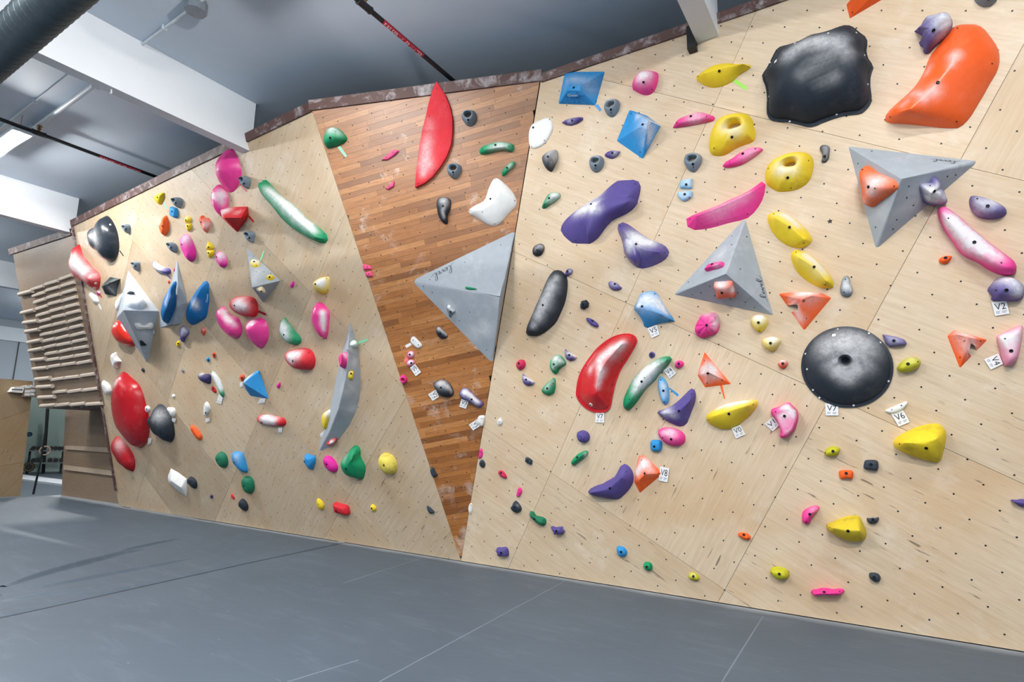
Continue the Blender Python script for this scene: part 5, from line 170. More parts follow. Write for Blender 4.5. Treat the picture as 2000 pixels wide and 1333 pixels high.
{"l":"white cylinder-like hold under the red shark-fin hold","c":"white","p":1,"k":"dome","nm":"climbing_hold","hc":[17,18,19,19,17,15,12,9,6,3,1,0,0,0,0,0,0,0,0,0,0,0,0,1,2,4,7,10,13,15],"o":[-12371,4201],"b":[-141,67,-124,37,-109,14,-103,2,-91,-20,-87,-30,-75,-45,-67,-57,-60,-68,-44,-85,-22,-104,20,-118,75,-120,112,-112,140,-93,147,-69,145,-50,138,-21,131,-3,122,13,110,30,85,54,64,69,34,85,19,93,-13,107,-46,114,-89,115,-126,107,-146,89],"r":[18,39,53,53,-5,53,88,-49,53]},
{"l":"tiny pink and white hold right under the red shark-fin hold","c":"pink","p":1,"k":"dome","nm":"climbing_hold","hc":[13,14,13,12,11,9,7,6,3,2,0,0,0,0,0,0,0,0,0,0,0,0,0,1,3,5,7,9,11,13],"o":[-12164,4269],"b":[-51,16,-49,4,-42,-9,-39,-14,-39,-20,-39,-26,-38,-31,-40,-37,-37,-46,-18,-48,-1,-43,9,-39,28,-32,37,-29,50,-21,54,-17,58,-3,57,3,54,14,52,20,50,26,43,36,40,41,20,46,2,44,-17,40,-23,37,-29,34,-44,28,-47,24],"r":[34,7,30,29,-3,30,24,-13,30],"e":[[33,-7,30,28,-16,94,0]],"ch":[[48,20,18,31,70]]},
{"l":"grey slotted jug nearest the charcoal double-bowl hold","c":"grey","p":1,"k":"ring","nm":"climbing_hold","hc":[44,46,48,47,44,38,27,16,7,2,0,0,0,0,0,0,0,0,0,0,0,0,0,2,6,14,22,30,36,41],"o":[-10604,5192],"b":[-60,47,-49,32,-31,17,-23,6,-20,-8,-26,-17,-32,-30,-45,-37,-46,-53,-50,-57,-41,-72,-20,-94,7,-93,25,-76,34,-61,43,-47,52,-35,63,-17,69,-3,72,12,73,25,66,43,48,57,33,66,8,75,-11,77,-22,69,-24,62,-41,58,-55,54],"i":[-44,46,-46,43,-42,34,-39,31,-35,27,-31,23,-24,16,-20,13,-16,11,-13,9,-4,5,4,4,13,4,21,6,28,10,33,14,35,16,39,21,41,25,41,29,39,34,35,37,27,41,17,44,9,45,-1,46,-14,47,-20,48,-32,48,-37,48],"d":90,"e":[[44,-19,71,73,-57,35,0]]},
{"l":"grey slotted jug beside the yellow and blue crimps at the top left","c":"grey","p":1,"k":"ring","nm":"climbing_hold","hc":[44,46,48,48,45,40,32,22,14,7,2,0,0,0,0,0,0,0,0,0,0,0,1,3,8,15,23,30,36,41],"o":[-8947,5303],"b":[-72,59,-61,38,-48,22,-41,11,-37,-4,-40,-14,-44,-30,-53,-39,-59,-46,-57,-57,-49,-76,-23,-95,3,-99,28,-83,40,-68,53,-55,72,-39,85,-26,98,-10,101,3,99,24,84,40,53,56,34,64,3,74,-10,77,-18,74,-31,68,-47,67,-62,66],"i":[-66,59,-70,57,-68,49,-63,43,-60,40,-53,33,-50,30,-47,28,-41,24,-31,19,-25,17,-18,15,-8,14,2,16,8,18,15,21,20,24,24,28,25,33,21,39,16,43,10,47,3,50,-4,53,-14,55,-26,57,-33,58,-46,59,-52,60,-58,60],"d":90,"e":[[28,-24,81,46,-53,70,0]]},
{"l":"grey slotted jug left of the tall pink hold","c":"grey","p":1,"k":"ring","nm":"climbing_hold","hc":[42,45,47,48,46,41,33,21,10,3,1,0,0,0,0,0,0,0,0,0,0,0,0,2,7,14,23,29,35,39],"o":[-9343,4673],"b":[-74,59,-59,39,-45,26,-33,13,-25,-1,-22,-15,-29,-23,-35,-35,-38,-49,-37,-61,-29,-72,-16,-90,1,-104,38,-87,52,-68,57,-58,68,-39,73,-31,79,-16,80,3,73,21,59,37,47,47,16,63,2,70,-21,78,-30,80,-41,75,-47,68,-65,67],"i":[-63,63,-63,56,-59,50,-57,47,-52,41,-49,39,-44,34,-39,30,-32,26,-25,23,-18,20,-11,19,-5,18,5,21,10,24,13,28,16,32,17,37,15,41,13,46,10,50,5,54,-1,58,-12,62,-17,63,-29,64,-35,65,-47,66,-52,66,-60,65],"d":90,"e":[[39,-15,79,63,-37,67,0]]},
{"l":"grey slotted jug right of the dark faceted rock hold","c":"grey","p":1,"k":"ring","nm":"climbing_hold","hc":[42,45,47,47,46,41,33,23,13,5,1,0,0,0,0,0,0,0,0,0,0,0,0,1,4,10,18,27,33,38],"o":[-10564,4547],"b":[-65,53,-53,37,-37,21,-28,8,-23,-7,-26,-16,-30,-31,-42,-38,-45,-52,-48,-62,-43,-78,-23,-100,3,-96,17,-75,26,-60,38,-48,50,-35,59,-23,70,-1,76,13,80,27,81,40,69,55,43,66,9,73,-6,74,-24,70,-31,62,-43,61,-56,59],"i":[-44,60,-47,58,-44,51,-38,44,-35,41,-32,38,-24,32,-21,30,-15,26,-9,23,-2,20,5,17,15,15,24,16,33,19,38,22,43,26,46,30,46,34,43,39,39,43,33,47,26,51,18,54,10,56,-1,58,-13,60,-19,61,-25,61,-36,61],"d":90,"e":[[49,-11,68,77,-54,32,0]]},
{"l":"grey slotted jug at the right side of the big pink cone","c":"grey","p":1,"k":"ring","nm":"climbing_hold","hc":[44,47,48,48,45,39,31,22,12,5,1,0,0,0,0,0,0,0,0,0,0,0,0,2,6,14,23,30,36,41],"o":[-7213,5232],"b":[-62,57,-59,38,-51,22,-46,9,-43,-6,-45,-15,-46,-29,-51,-35,-49,-47,-41,-60,-35,-79,-16,-97,7,-98,29,-83,41,-69,53,-54,64,-36,72,-23,78,-10,83,7,84,20,78,38,55,56,29,68,12,75,-1,76,-19,74,-27,68,-39,67,-54,64],"i":[-50,61,-56,58,-59,54,-56,44,-54,40,-51,36,-45,28,-41,24,-38,21,-35,18,-29,15,-18,13,-11,14,-4,15,6,17,11,19,16,24,19,27,22,33,22,37,20,43,15,50,10,54,5,58,-2,61,-9,63,-18,64,-29,64,-40,63,-45,62],"d":90,"e":[[27,-33,75,51,-49,69,0]]},
{"l":"grey slotted jug below the red wedge hold","c":"grey","p":1,"k":"ring","nm":"climbing_hold","hc":[43,46,48,47,44,38,30,21,12,5,1,0,0,0,0,0,0,0,0,0,0,0,0,2,7,15,23,29,35,39],"o":[-7345,4498],"b":[-58,46,-53,30,-44,15,-39,2,-36,-13,-39,-23,-41,-38,-46,-46,-45,-56,-38,-67,-32,-84,-7,-97,14,-90,29,-69,35,-57,46,-42,58,-28,71,-12,78,-1,84,14,83,30,74,44,49,59,24,68,8,73,-19,79,-29,77,-31,67,-39,63,-53,57],"i":[-50,48,-52,44,-47,37,-41,31,-37,28,-34,25,-26,19,-23,17,-16,14,-10,11,-3,8,7,6,13,6,20,7,26,11,29,16,32,20,33,25,31,31,27,35,22,40,15,44,8,48,4,50,-3,52,-16,53,-21,53,-31,52,-36,52,-45,50],"d":90,"e":[[35,-27,72,74,-55,37,0]]},
{"l":"yellow rounded crimp with a pale tape at the top left","c":"yellow","p":1,"k":"dome","nm":"climbing_hold","hc":[25,24,22,20,16,12,8,4,1,0,0,0,0,0,0,0,0,0,0,0,0,0,2,5,9,14,18,21,23,24],"o":[-9461,5470],"b":[-143,33,-141,15,-123,-9,-112,-24,-101,-40,-92,-54,-76,-71,-62,-84,-39,-97,-7,-102,25,-88,49,-70,69,-53,92,-35,102,-25,118,-6,128,9,134,20,145,29,162,47,120,62,83,65,40,67,23,67,-13,67,-24,65,-49,62,-79,56,-104,50,-124,43],"r":[88,2,60,48,-10,60,9,-23,60],"e":[[38,1,59,-2,8,99,0]]},
{"l":"blue square crimp between the yellow and orange holds","c":"blue","p":1,"k":"dome","nm":"climbing_hold","hc":[25,24,22,18,13,8,4,1,0,0,0,0,0,0,0,0,0,0,0,0,1,3,7,11,15,18,20,22,24,25],"o":[-9136,5186],"b":[-80,11,-91,-3,-100,-19,-97,-34,-82,-50,-68,-61,-50,-70,-23,-84,-1,-93,34,-101,59,-95,79,-71,84,-59,95,-35,101,-23,105,-11,107,13,105,24,93,41,68,56,35,69,20,75,-11,85,-23,89,-45,91,-57,83,-57,66,-61,49,-68,35,-73,24],"r":[30,14,60,42,-8,60,53,-31,60],"pe":3,"e":[[35,1,60,0,0,99,0]]},
{"l":"orange tall knob hold at the top left of the left wall","c":"orange","p":1,"k":"dome","nm":"climbing_hold","hc":[34,32,29,24,19,14,9,4,2,0,0,0,0,0,0,0,0,0,0,0,0,1,2,6,10,16,22,28,32,34],"o":[-9474,5033],"b":[-132,14,-126,-15,-116,-31,-115,-52,-116,-74,-113,-95,-115,-123,-87,-147,-42,-152,0,-140,33,-119,61,-94,77,-72,92,-47,104,-21,115,5,120,32,118,49,116,73,118,97,115,127,90,151,49,145,14,120,-5,103,-16,84,-29,63,-39,50,-67,38,-104,29],"r":[99,41,84,64,-10,84,28,-61,84],"e":[[65,-17,83,19,-13,97,0]]},
{"l":"yellow half button, upper part of the higher split yellow pair","c":"yellow","p":1,"k":"dome","nm":"climbing_hold","hc":[20,17,12,7,3,1,0,0,0,0,0,0,0,0,0,0,0,0,1,3,7,11,15,19,22,24,25,25,24,22],"o":[-8804,5003],"b":[-82,-21,-61,-34,-58,-37,-38,-44,-30,-45,-7,-49,3,-50,27,-52,40,-50,59,-43,69,-35,79,-22,82,-13,84,1,81,14,75,22,58,34,45,43,31,50,12,59,-2,61,-13,59,-27,53,-35,44,-47,31,-51,25,-62,14,-72,2,-77,-3,-82,-13],"r":[33,-6,50],"e":[[7,-6,49,-7,2,99,0]],"ch":[[42,33,29,35,30]]},
{"l":"yellow half button, lower part of the higher split yellow pair","c":"yellow","p":1,"k":"dome","nm":"climbing_hold","hc":[23,25,25,25,23,20,17,13,9,5,2,1,0,0,0,0,0,0,0,0,0,0,0,0,2,5,10,14,18,21],"o":[-8819,4895],"b":[-55,39,-53,22,-49,9,-44,-5,-42,-10,-42,-20,-43,-28,-44,-35,-44,-42,-43,-56,-35,-66,-12,-63,2,-55,17,-47,32,-38,44,-29,54,-20,61,-10,67,2,72,14,74,24,75,33,62,43,44,46,23,46,5,46,-13,49,-23,51,-42,52,-49,49],"r":[38,3,50,32,-7,50,27,-17,50],"e":[[35,8,50,2,14,98,0]]},
{"l":"yellow half button, upper part of the lower split yellow pair","c":"yellow","p":1,"k":"dome","nm":"climbing_hold","hc":[23,22,20,17,13,8,4,1,0,0,0,0,0,0,0,0,0,0,0,0,1,2,5,8,12,16,19,22,23,23],"o":[-8384,4526],"b":[-62,-1,-73,-11,-86,-24,-83,-36,-58,-44,-49,-46,-19,-49,-5,-49,11,-49,26,-49,53,-49,63,-48,81,-42,88,-30,87,-16,82,-6,70,10,56,24,39,37,29,44,12,55,6,60,-2,67,-12,70,-24,58,-33,44,-38,34,-46,25,-53,15,-58,6],"r":[32,-4,50],"e":[[29,-13,49,0,-32,94,0]]},
{"l":"yellow half button, lower part of the lower split yellow pair","c":"yellow","p":1,"k":"dome","nm":"climbing_hold","hc":[21,22,23,22,21,19,16,13,10,6,3,1,0,0,0,0,0,0,0,0,0,0,0,1,2,5,9,13,16,19],"o":[-8402,4423],"b":[-71,43,-70,24,-66,8,-63,0,-58,-15,-56,-21,-53,-30,-52,-42,-55,-52,-47,-65,-29,-69,-4,-62,15,-53,34,-44,42,-39,58,-31,74,-18,84,-7,92,3,97,14,96,28,84,37,60,42,40,44,11,47,-3,48,-14,50,-36,54,-47,55,-63,53],"r":[32,-5,50],"e":[[17,5,50,0,7,99,0]]},
{"l":"coral knobbly hold beside the upper split yellow pair","c":"coral","p":1,"k":"dome","nm":"climbing_hold","hc":[33,34,34,31,25,19,12,7,3,1,0,0,0,0,0,0,0,0,0,0,0,1,3,6,10,14,18,22,27,30],"o":[-8376,4868],"b":[-89,53,-79,27,-71,10,-63,-13,-61,-33,-63,-45,-61,-64,-59,-80,-53,-99,-46,-120,-15,-142,20,-126,40,-108,59,-90,81,-69,101,-46,111,-30,122,-2,125,18,124,38,103,64,60,73,26,73,-2,77,-11,96,-13,122,-47,131,-68,118,-81,96,-90,72],"r":[42,39,81,53,-10,81,63,-59,81],"rough":0.006,"e":[[11,16,79,-12,-3,99,0]],"ch":[[92,-41,57,67,60]]},
{"l":"tall magenta rounded hold at the top left","c":"magenta","p":1,"k":"dome","nm":"climbing_hold","hc":[28,31,33,33,30,26,20,14,9,5,2,1,0,0,0,0,0,0,0,0,0,0,0,0,2,5,10,16,21,25],"o":[-8944,4597],"b":[-142,107,-144,75,-141,45,-141,15,-132,-16,-122,-47,-112,-80,-107,-102,-103,-128,-94,-156,-72,-198,-15,-226,45,-219,104,-194,138,-161,156,-127,166,-90,165,-47,158,-10,149,27,140,62,130,93,118,121,102,153,78,183,38,206,-29,212,-83,197,-115,170,-135,134],"r":[8,55,99,73,-110,99],"e":[[-10,56,98,-5,0,99,0],[-86,-18,76,-34,-15,92,1]],"ch":[[66,138,68,106,60],[13,86,97,53,40]]},
{"l":"small magenta fist hold below the coral knobbly hold","c":"magenta","p":1,"k":"dome","nm":"climbing_hold","hc":[27,28,28,27,24,20,15,10,6,2,1,0,0,0,0,0,0,0,0,0,0,0,1,2,6,10,15,19,22,25],"o":[-8152,4290],"b":[-99,46,-107,27,-103,2,-97,-17,-86,-34,-75,-48,-71,-62,-64,-82,-60,-102,-28,-120,6,-123,43,-118,73,-109,97,-96,111,-75,115,-52,115,-28,112,0,109,19,104,37,93,59,78,79,59,95,31,112,-3,120,-32,119,-57,113,-80,100,-89,80,-94,61],"r":[37,27,74,47,-7,74,58,-40,74],"e":[[-17,45,69,-19,7,97,0]],"ch":[[64,62,55,82,80]]},
{"l":"big pink cone macro hold under the ceiling beam","c":"pink","p":1,"k":"dome","nm":"climbing_hold","hc":[70,68,65,59,53,45,36,27,18,10,4,1,0,0,0,0,0,0,0,0,0,0,0,0,0,0,0,0,0,0,0,1,4,10,18,26,34,42,49,55,61,65,68,70],"o":[-7543,5466],"b":[-241,60,-249,16,-255,-12,-257,-48,-251,-83,-241,-117,-234,-142,-212,-180,-194,-207,-178,-232,-157,-260,-123,-285,-66,-298,-7,-291,48,-275,85,-258,131,-229,158,-208,192,-176,212,-153,231,-124,246,-88,253,-59,254,-20,252,12,247,48,239,87,229,116,212,153,197,182,185,212,168,249,142,278,93,292,51,285,14,269,-34,253,-67,242,-113,223,-138,207,-175,181,-196,157,-218,128,-233,90],"r":[-16,0,174],"pe":1.3,"qe":1.1,"gloss":1,"ch":[[-51,31,162,64,30]]},
{"l":"pink and white cone macro hold behind the red wedge","c":"pink","p":1,"k":"dome","nm":"climbing_hold","hc":[44,43,40,34,27,19,12,6,2,0,0,0,0,0,0,0,0,0,0,0,0,1,3,8,15,21,28,34,38,42],"o":[-7883,5112],"b":[-142,49,-144,15,-142,-14,-137,-48,-134,-77,-130,-103,-120,-138,-110,-162,-99,-212,-35,-238,24,-221,68,-193,96,-159,121,-122,144,-88,165,-54,182,-20,190,11,187,54,171,92,143,128,111,162,78,195,39,223,-14,230,-58,207,-87,168,-106,135,-123,107,-137,74],"r":[-4,4,121],"gloss":1,"ch":[[128,62,81,97,80],[115,-48,82,64,60],[9,57,117,49,50]]},
{"l":"red wedge hold with a flat chalked top face","c":"red","p":1,"k":"poly","nm":"climbing_hold","o":[-7575,4812],"v":[-408,225,0,-73,159,0,260,100,0,243,-22,0,146,-88,0,-84,-200,0,-181,-122,0,-382,60,0,62,-23,260,418,-91,240],"f":[[0,8,9,1],[1,9,2],[3,9,2],[4,9,3],[4,9,8,5],[5,8,6],[6,8,7],[7,8,0]],"e":[[-393,135,0,-51,-8,85,1],[-22,-129,100,40,-84,34,1]],"ch":[[-144,114,96,112,90],[188,28,126,62,40]]},
{"l":"long green cucumber-shaped hold with a chalked crest","c":"green","p":1,"k":"dome","nm":"climbing_hold","hc":[24,25,26,26,27,28,28,28,27,24,18,11,5,2,0,0,0,0,0,0,0,0,0,0,0,0,0,0,0,0,0,0,0,0,1,3,7,11,14,17,18,19,19,20,20,21,22,23],"o":[-6422,4656],"b":[-456,378,-435,320,-411,277,-382,238,-338,190,-299,149,-259,99,-227,60,-211,22,-176,-29,-147,-65,-107,-109,-67,-152,-35,-184,12,-224,73,-268,118,-296,159,-319,200,-342,258,-376,331,-426,436,-479,540,-497,594,-465,588,-391,496,-304,427,-246,380,-208,339,-175,299,-144,250,-104,232,-74,207,-42,160,5,107,53,56,102,6,145,-37,169,-74,197,-119,239,-159,276,-197,313,-231,349,-268,395,-299,431,-382,517,-472,533,-480,457],"r":[-354,404,143,71,4,143,527,-405,143],"nr":10,"pe":2.2,"e":[[576,-380,30,68,72,10,1],[-395,509,75,15,91,37,1]],"ch":[[-235,341,97,87,70],[-91,207,77,100,95],[73,69,91,112,100],[218,-76,96,111,100],[364,-206,84,95,100],[483,-317,111,67,70]]},
{"l":"small grey pyramid volume carrying yellow holds","c":"volgrey","p":1,"k":"poly","nm":"wall_volume","o":[-7266,3813],"v":[-248,554,0,348,-4,0,-122,-256,0,-131,-248,0,154,-46,320],"f":[[0,4,1],[1,4,2],[2,4,3],[3,4,0]],"vol":1,"e":[[-103,407,16,60,65,45,1],[60,168,141,60,65,45,1],[126,155,70,60,65,45,1],[199,123,19,60,65,45,1]],"ch":[[76,152,143,97,50],[105,51,247,59,50]]},
{"l":"yellow and white crescent hold on the small grey pyramid volume","c":"yellow","p":9,"k":"dome","nm":"climbing_hold","hc":[5,3,1,0,0,0,0,0,0,0,0,0,0,0,0,1,2,4,7,9,12,14,15,16,16,15,14,13,11,8],"o":[-137,102],"b":[-64,-28,-46,-46,-35,-54,-18,-66,-3,-73,14,-77,26,-77,40,-73,52,-64,59,-54,67,-40,72,-27,76,-12,74,4,64,27,55,41,41,61,31,68,15,71,2,61,-6,53,-15,51,-32,53,-46,56,-58,56,-69,48,-73,32,-74,19,-74,2,-73,-13],"r":[23,-14,50,16,-16,50,9,-19,50],"e":[[0,-17,50,-6,-1,99,0],[52,-48,28,63,-48,60,1]],"ch":[[-8,8,47,53,95],[44,12,42,38,80]]},
{"l":"round yellow button hold on the small grey pyramid volume","c":"yellow","p":10,"k":"dome","nm":"climbing_hold","hc":[5,2,1,0,0,0,0,0,0,0,0,0,0,0,0,1,3,6,10,13,16,19,20,20,20,19,17,14,12,8],"o":[190,-33],"b":[-47,-26,-38,-36,-26,-43,-13,-48,-2,-48,10,-47,20,-44,26,-42,34,-37,42,-30,47,-22,51,-12,52,3,51,12,48,25,41,38,30,44,18,46,11,45,3,43,-5,41,-14,39,-22,35,-30,30,-38,25,-45,19,-50,13,-52,2,-52,-8,-50,-18],"r":[26,-11,50,14,-15,50,2,-19,50],"e":[[14,-25,47,16,-44,88,0]],"ch":[[-14,-6,48,22,40]]},
{"l":"cream half-moon hold under the small grey pyramid volume","c":"cream","p":11,"k":"dome","nm":"climbing_hold","hc":[0,1,3,7,14,21,27,30,32,32,31,30,28,25,21,16,11,5,2,0,0,0,0,0,0,0,0,0,0,0],"o":[14,73],"b":[-25,57,-36,34,-38,25,-39,15,-38,6,-34,1,-31,-5,-30,-14,-31,-25,-32,-37,-33,-48,-33,-59,-35,-75,-25,-80,-9,-72,5,-61,13,-52,23,-40,34,-27,44,-13,52,0,59,16,60,30,55,43,47,51,38,59,31,63,17,69,3,72,-11,69],"r":[21,1,60,29,27,60,38,52,60],"e":[[32,35,60,0,0,99,0]]},
{"l":"tiny magenta spike hold right of the small grey pyramid","c":"magenta","p":1,"k":"dome","nm":"climbing_hold","hc":[11,10,9,8,7,5,3,1,0,0,0,0,0,0,0,0,0,0,0,0,0,0,1,2,5,8,10,11,12,12],"o":[-6672,3725],"b":[-45,-6,-45,-15,-44,-22,-40,-32,-37,-37,-30,-41,-18,-41,-5,-38,3,-35,13,-29,20,-23,25,-16,29,-8,33,0,36,7,37,13,38,23,39,30,40,38,39,43,26,41,14,34,9,30,0,24,-5,20,-11,16,-20,12,-25,10,-35,5,-41,-1],"r":[36,16,30,17,0,30,-1,-16,30]},
{"l":"yellow and white pebble hold near the brown panel","c":"yellow","p":1,"k":"dome","nm":"climbing_hold","hc":[66,66,65,61,55,46,35,23,11,4,1,0,0,0,0,0,0,0,0,0,0,0,1,6,15,28,41,52,59,63],"o":[-6067,3640],"b":[-129,31,-117,-1,-105,-21,-96,-38,-90,-58,-87,-77,-78,-98,-66,-112,-38,-122,-16,-124,21,-122,51,-108,74,-83,89,-61,102,-37,114,-12,121,8,131,39,136,57,137,79,117,95,81,98,40,102,6,102,-13,100,-38,93,-61,82,-74,74,-94,64,-119,51],"r":[39,9,128],"pe":1.7,"e":[[-7,23,123,-8,25,96,0],[129,74,43,95,-4,30,1],[79,-73,15,82,-55,9,1]],"ch":[[82,43,108,93,100],[2,39,118,47,80]]},
{"l":"glossy pink pod hold with a white stripe near the brown panel","c":"pink","p":1,"k":"dome","nm":"climbing_hold","hc":[42,45,46,43,38,32,24,17,10,5,2,0,0,0,0,0,0,0,0,0,0,0,0,1,4,10,17,24,31,37],"o":[-6217,3187],"b":[-131,56,-140,19,-139,-22,-125,-51,-117,-82,-108,-113,-96,-141,-79,-169,-57,-196,-34,-246,13,-261,49,-217,74,-175,92,-132,104,-100,120,-63,140,-19,153,14,164,53,169,98,152,135,117,173,89,199,52,229,-1,246,-49,228,-84,188,-97,150,-110,114,-120,87],"r":[73,72,134,57,-110,134],"gloss":1,"ch":[[143,97,89,47,90],[115,-38,87,47,95],[85,-130,74,31,80]]},
{"l":"dark red boulder hold with a chalked left above the pink pods","c":"red","p":1,"k":"dome","nm":"climbing_hold","hc":[65,65,63,59,51,39,25,12,4,1,0,0,0,0,0,0,0,0,0,0,0,2,8,18,30,41,49,55,60,63],"o":[-7801,3549],"b":[-284,38,-264,0,-227,-36,-196,-62,-160,-88,-134,-110,-89,-132,-47,-145,3,-155,53,-164,112,-178,183,-177,231,-149,263,-113,277,-71,280,-33,281,12,274,47,250,80,201,108,139,126,74,137,7,145,-51,152,-89,156,-143,158,-185,152,-224,131,-253,105,-278,70],"r":[-59,36,151,214,-23,151],"e":[[-42,31,151,0,0,99,0],[-57,-56,131,-5,-41,90,1],[257,50,75,74,54,38,1]],"ch":[[26,48,146,126,90],[160,-10,151,93,70]]},
{"l":"glossy pink split pod hold on the left of the pink pair","c":"pink","p":1,"k":"dome","nm":"climbing_hold","hc":[49,53,56,56,53,46,37,26,15,7,2,0,0,0,0,0,0,0,0,0,0,0,0,1,4,11,19,28,36,43],"o":[-8267,3344],"b":[-202,116,-197,75,-187,32,-176,0,-172,-40,-150,-80,-121,-111,-107,-136,-84,-165,-52,-199,-10,-238,69,-259,148,-245,205,-210,240,-169,258,-122,264,-70,259,-23,247,18,213,59,140,80,81,95,39,128,8,162,-11,199,-42,240,-102,262,-159,249,-195,202,-200,152],"r":[-26,105,147,183,-111,147],"gloss":1,"ch":[[-8,178,71,66,90],[137,47,109,65,80],[238,-40,95,48,50]]},
{"l":"glossy pink cone hold on the right of the pink pair","c":"pink","p":1,"k":"dome","nm":"climbing_hold","hc":[68,71,71,68,61,52,41,30,18,9,3,1,0,0,0,0,0,0,0,0,0,0,0,2,9,20,33,45,55,63],"o":[-7612,3143],"b":[-211,65,-196,20,-187,-20,-182,-58,-165,-101,-150,-129,-125,-160,-109,-188,-82,-225,-44,-244,23,-235,74,-211,128,-171,166,-135,192,-100,215,-53,226,-14,230,25,229,65,219,110,205,143,167,184,104,201,40,206,-14,207,-65,206,-117,194,-163,170,-190,141,-216,108],"r":[0,50,163],"pe":1.6,"qe":1.4,"gloss":1,"ch":[[-9,166,86,62,70],[-51,118,133,39,70]]},
{"l":"green and white half-disc hold right of the pink pair","c":"green","p":1,"k":"dome","nm":"climbing_hold","hc":[42,45,45,42,37,30,21,13,6,2,0,0,0,0,0,0,0,0,0,0,0,0,1,3,7,13,19,26,32,38],"o":[-6916,3081],"b":[-138,53,-135,19,-127,-10,-115,-42,-104,-67,-93,-89,-76,-113,-56,-135,-17,-169,30,-189,81,-194,141,-183,185,-164,206,-131,197,-90,170,-55,135,-21,108,8,85,38,61,71,35,102,11,126,-6,146,-22,179,-40,214,-72,210,-90,167,-104,132,-117,107,-131,81],"r":[-13,-8,122],"pe":2.6,"e":[[12,-17,121,4,3,99,0],[186,-137,42,66,-43,60,1]],"ch":[[-9,68,111,88,100],[34,-47,120,73,80],[-25,149,81,59,60]]},
{"l":"red boulder hold with a chalked left below the green half-disc","c":"red2","p":1,"k":"dome","nm":"climbing_hold","hc":[69,70,70,67,61,51,38,23,10,3,0,0,0,0,0,0,0,0,0,0,0,0,3,10,23,36,47,55,61,65],"o":[-6771,2697],"b":[-265,35,-250,-4,-222,-35,-187,-67,-163,-93,-136,-119,-95,-139,-53,-151,-7,-159,44,-165,101,-170,153,-168,209,-145,244,-107,267,-63,274,-21,271,21,259,57,237,94,196,120,145,135,87,143,26,145,-27,142,-76,137,-128,136,-171,136,-214,131,-252,108,-267,67],"r":[-30,33,163,170,-6,163],"e":[[2,-6,160,-1,-10,99,0],[234,82,58,82,50,26,1]],"ch":[[-39,72,152,101,95],[76,76,142,86,80],[-48,4,161,72,70]]},
{"l":"tall curved grey shield volume leaning down the left wall","c":"volgrey","p":1,"k":"poly","nm":"wall_volume","o":[-5995,2266],"v":[298,852,0,325,723,0,345,567,0,344,369,0,323,199,0,272,0,0,207,-171,0,88,-360,0,-82,-538,0,-296,-706,0,-554,-849,0,-798,-915,0,-700,-727,0,-446,-370,0,-285,-100,0,-86,248,0,92,528,0,231,745,0,347,720,80,392,487,200,292,117,260,32,-240,220,-341,-578,120],"f":[[1,18,0],[2,19,18,1],[3,19,2],[4,19,3],[4,19,20,5],[5,20,6],[6,20,21,7],[7,21,8],[8,21,22,9],[9,22,10],[10,22,11],[11,22,12],[12,22,21,13],[13,21,20,14],[14,20,15],[15,20,19,16],[16,19,18,17],[17,18,0]],"vol":1,"e":[[119,-267,45,75,-47,44,1],[-160,-582,12,42,-53,73,1]],"ch":[[233,-12,183,99,40],[102,-287,53,73,30],[354,332,102,56,40]]},
{"l":"small pink wedge hold on the left flank of the grey shield volume","c":"pink","p":12,"k":"dome","nm":"climbing_hold","hc":[52,49,42,33,23,15,7,3,1,0,0,0,0,0,0,0,0,0,0,0,0,1,4,10,19,28,36,44,49,52],"o":[51,89],"b":[-98,8,-82,-10,-64,-28,-68,-40,-72,-55,-83,-64,-71,-81,-65,-91,-14,-113,36,-106,64,-90,86,-74,108,-54,118,-38,124,-22,127,-6,128,12,123,30,117,47,114,63,110,80,58,100,-29,102,-69,90,-81,84,-95,77,-101,67,-109,52,-109,37,-105,21],"r":[257,10,100,255,-31,100,254,-73,100],"ch":[[125,52,35,41,50]]},
{"l":"tiny yellow block hold on the grey shield volume","c":"yellow","p":13,"k":"dome","nm":"climbing_hold","hc":[0,0,2,4,8,11,14,17,19,21,22,21,19,17,14,11,9,6,3,1,0,0,0,0,0,0,0,0,0,0],"o":[-88,5],"b":[-32,31,-43,24,-51,15,-58,2,-61,-6,-61,-19,-55,-25,-43,-27,-26,-26,-19,-24,-4,-23,3,-23,10,-24,16,-26,21,-27,30,-28,36,-29,44,-31,53,-25,55,-11,53,6,50,17,45,27,39,33,25,38,13,38,7,38,-6,37,-18,35,-23,34],"r":[23,16,50,7,18,50,-10,20,50],"e":[[28,28,40,28,86,41,0]],"ch":[[32,32,27,21,40]]},
{"l":"tiny pale mint round hold at the top of the grey shield volume","c":"mint2","p":14,"k":"dome","nm":"climbing_hold","hc":[0,0,0,0,0,1,3,8,13,19,24,28,30,32,32,31,29,26,22,17,11,6,3,1,0,0,0,0,0,0],"o":[12,-88],"b":[68,6,58,19,47,27,35,36,22,43,11,48,-6,52,-15,52,-22,49,-33,42,-34,36,-39,26,-41,18,-44,10,-47,1,-49,-7,-47,-18,-44,-25,-35,-35,-32,-41,-30,-47,-21,-51,-7,-51,10,-47,20,-43,35,-37,49,-28,58,-21,64,-13,69,-2],"r":[34,-2,60],"ch":[[39,-24,42,42,90]]},
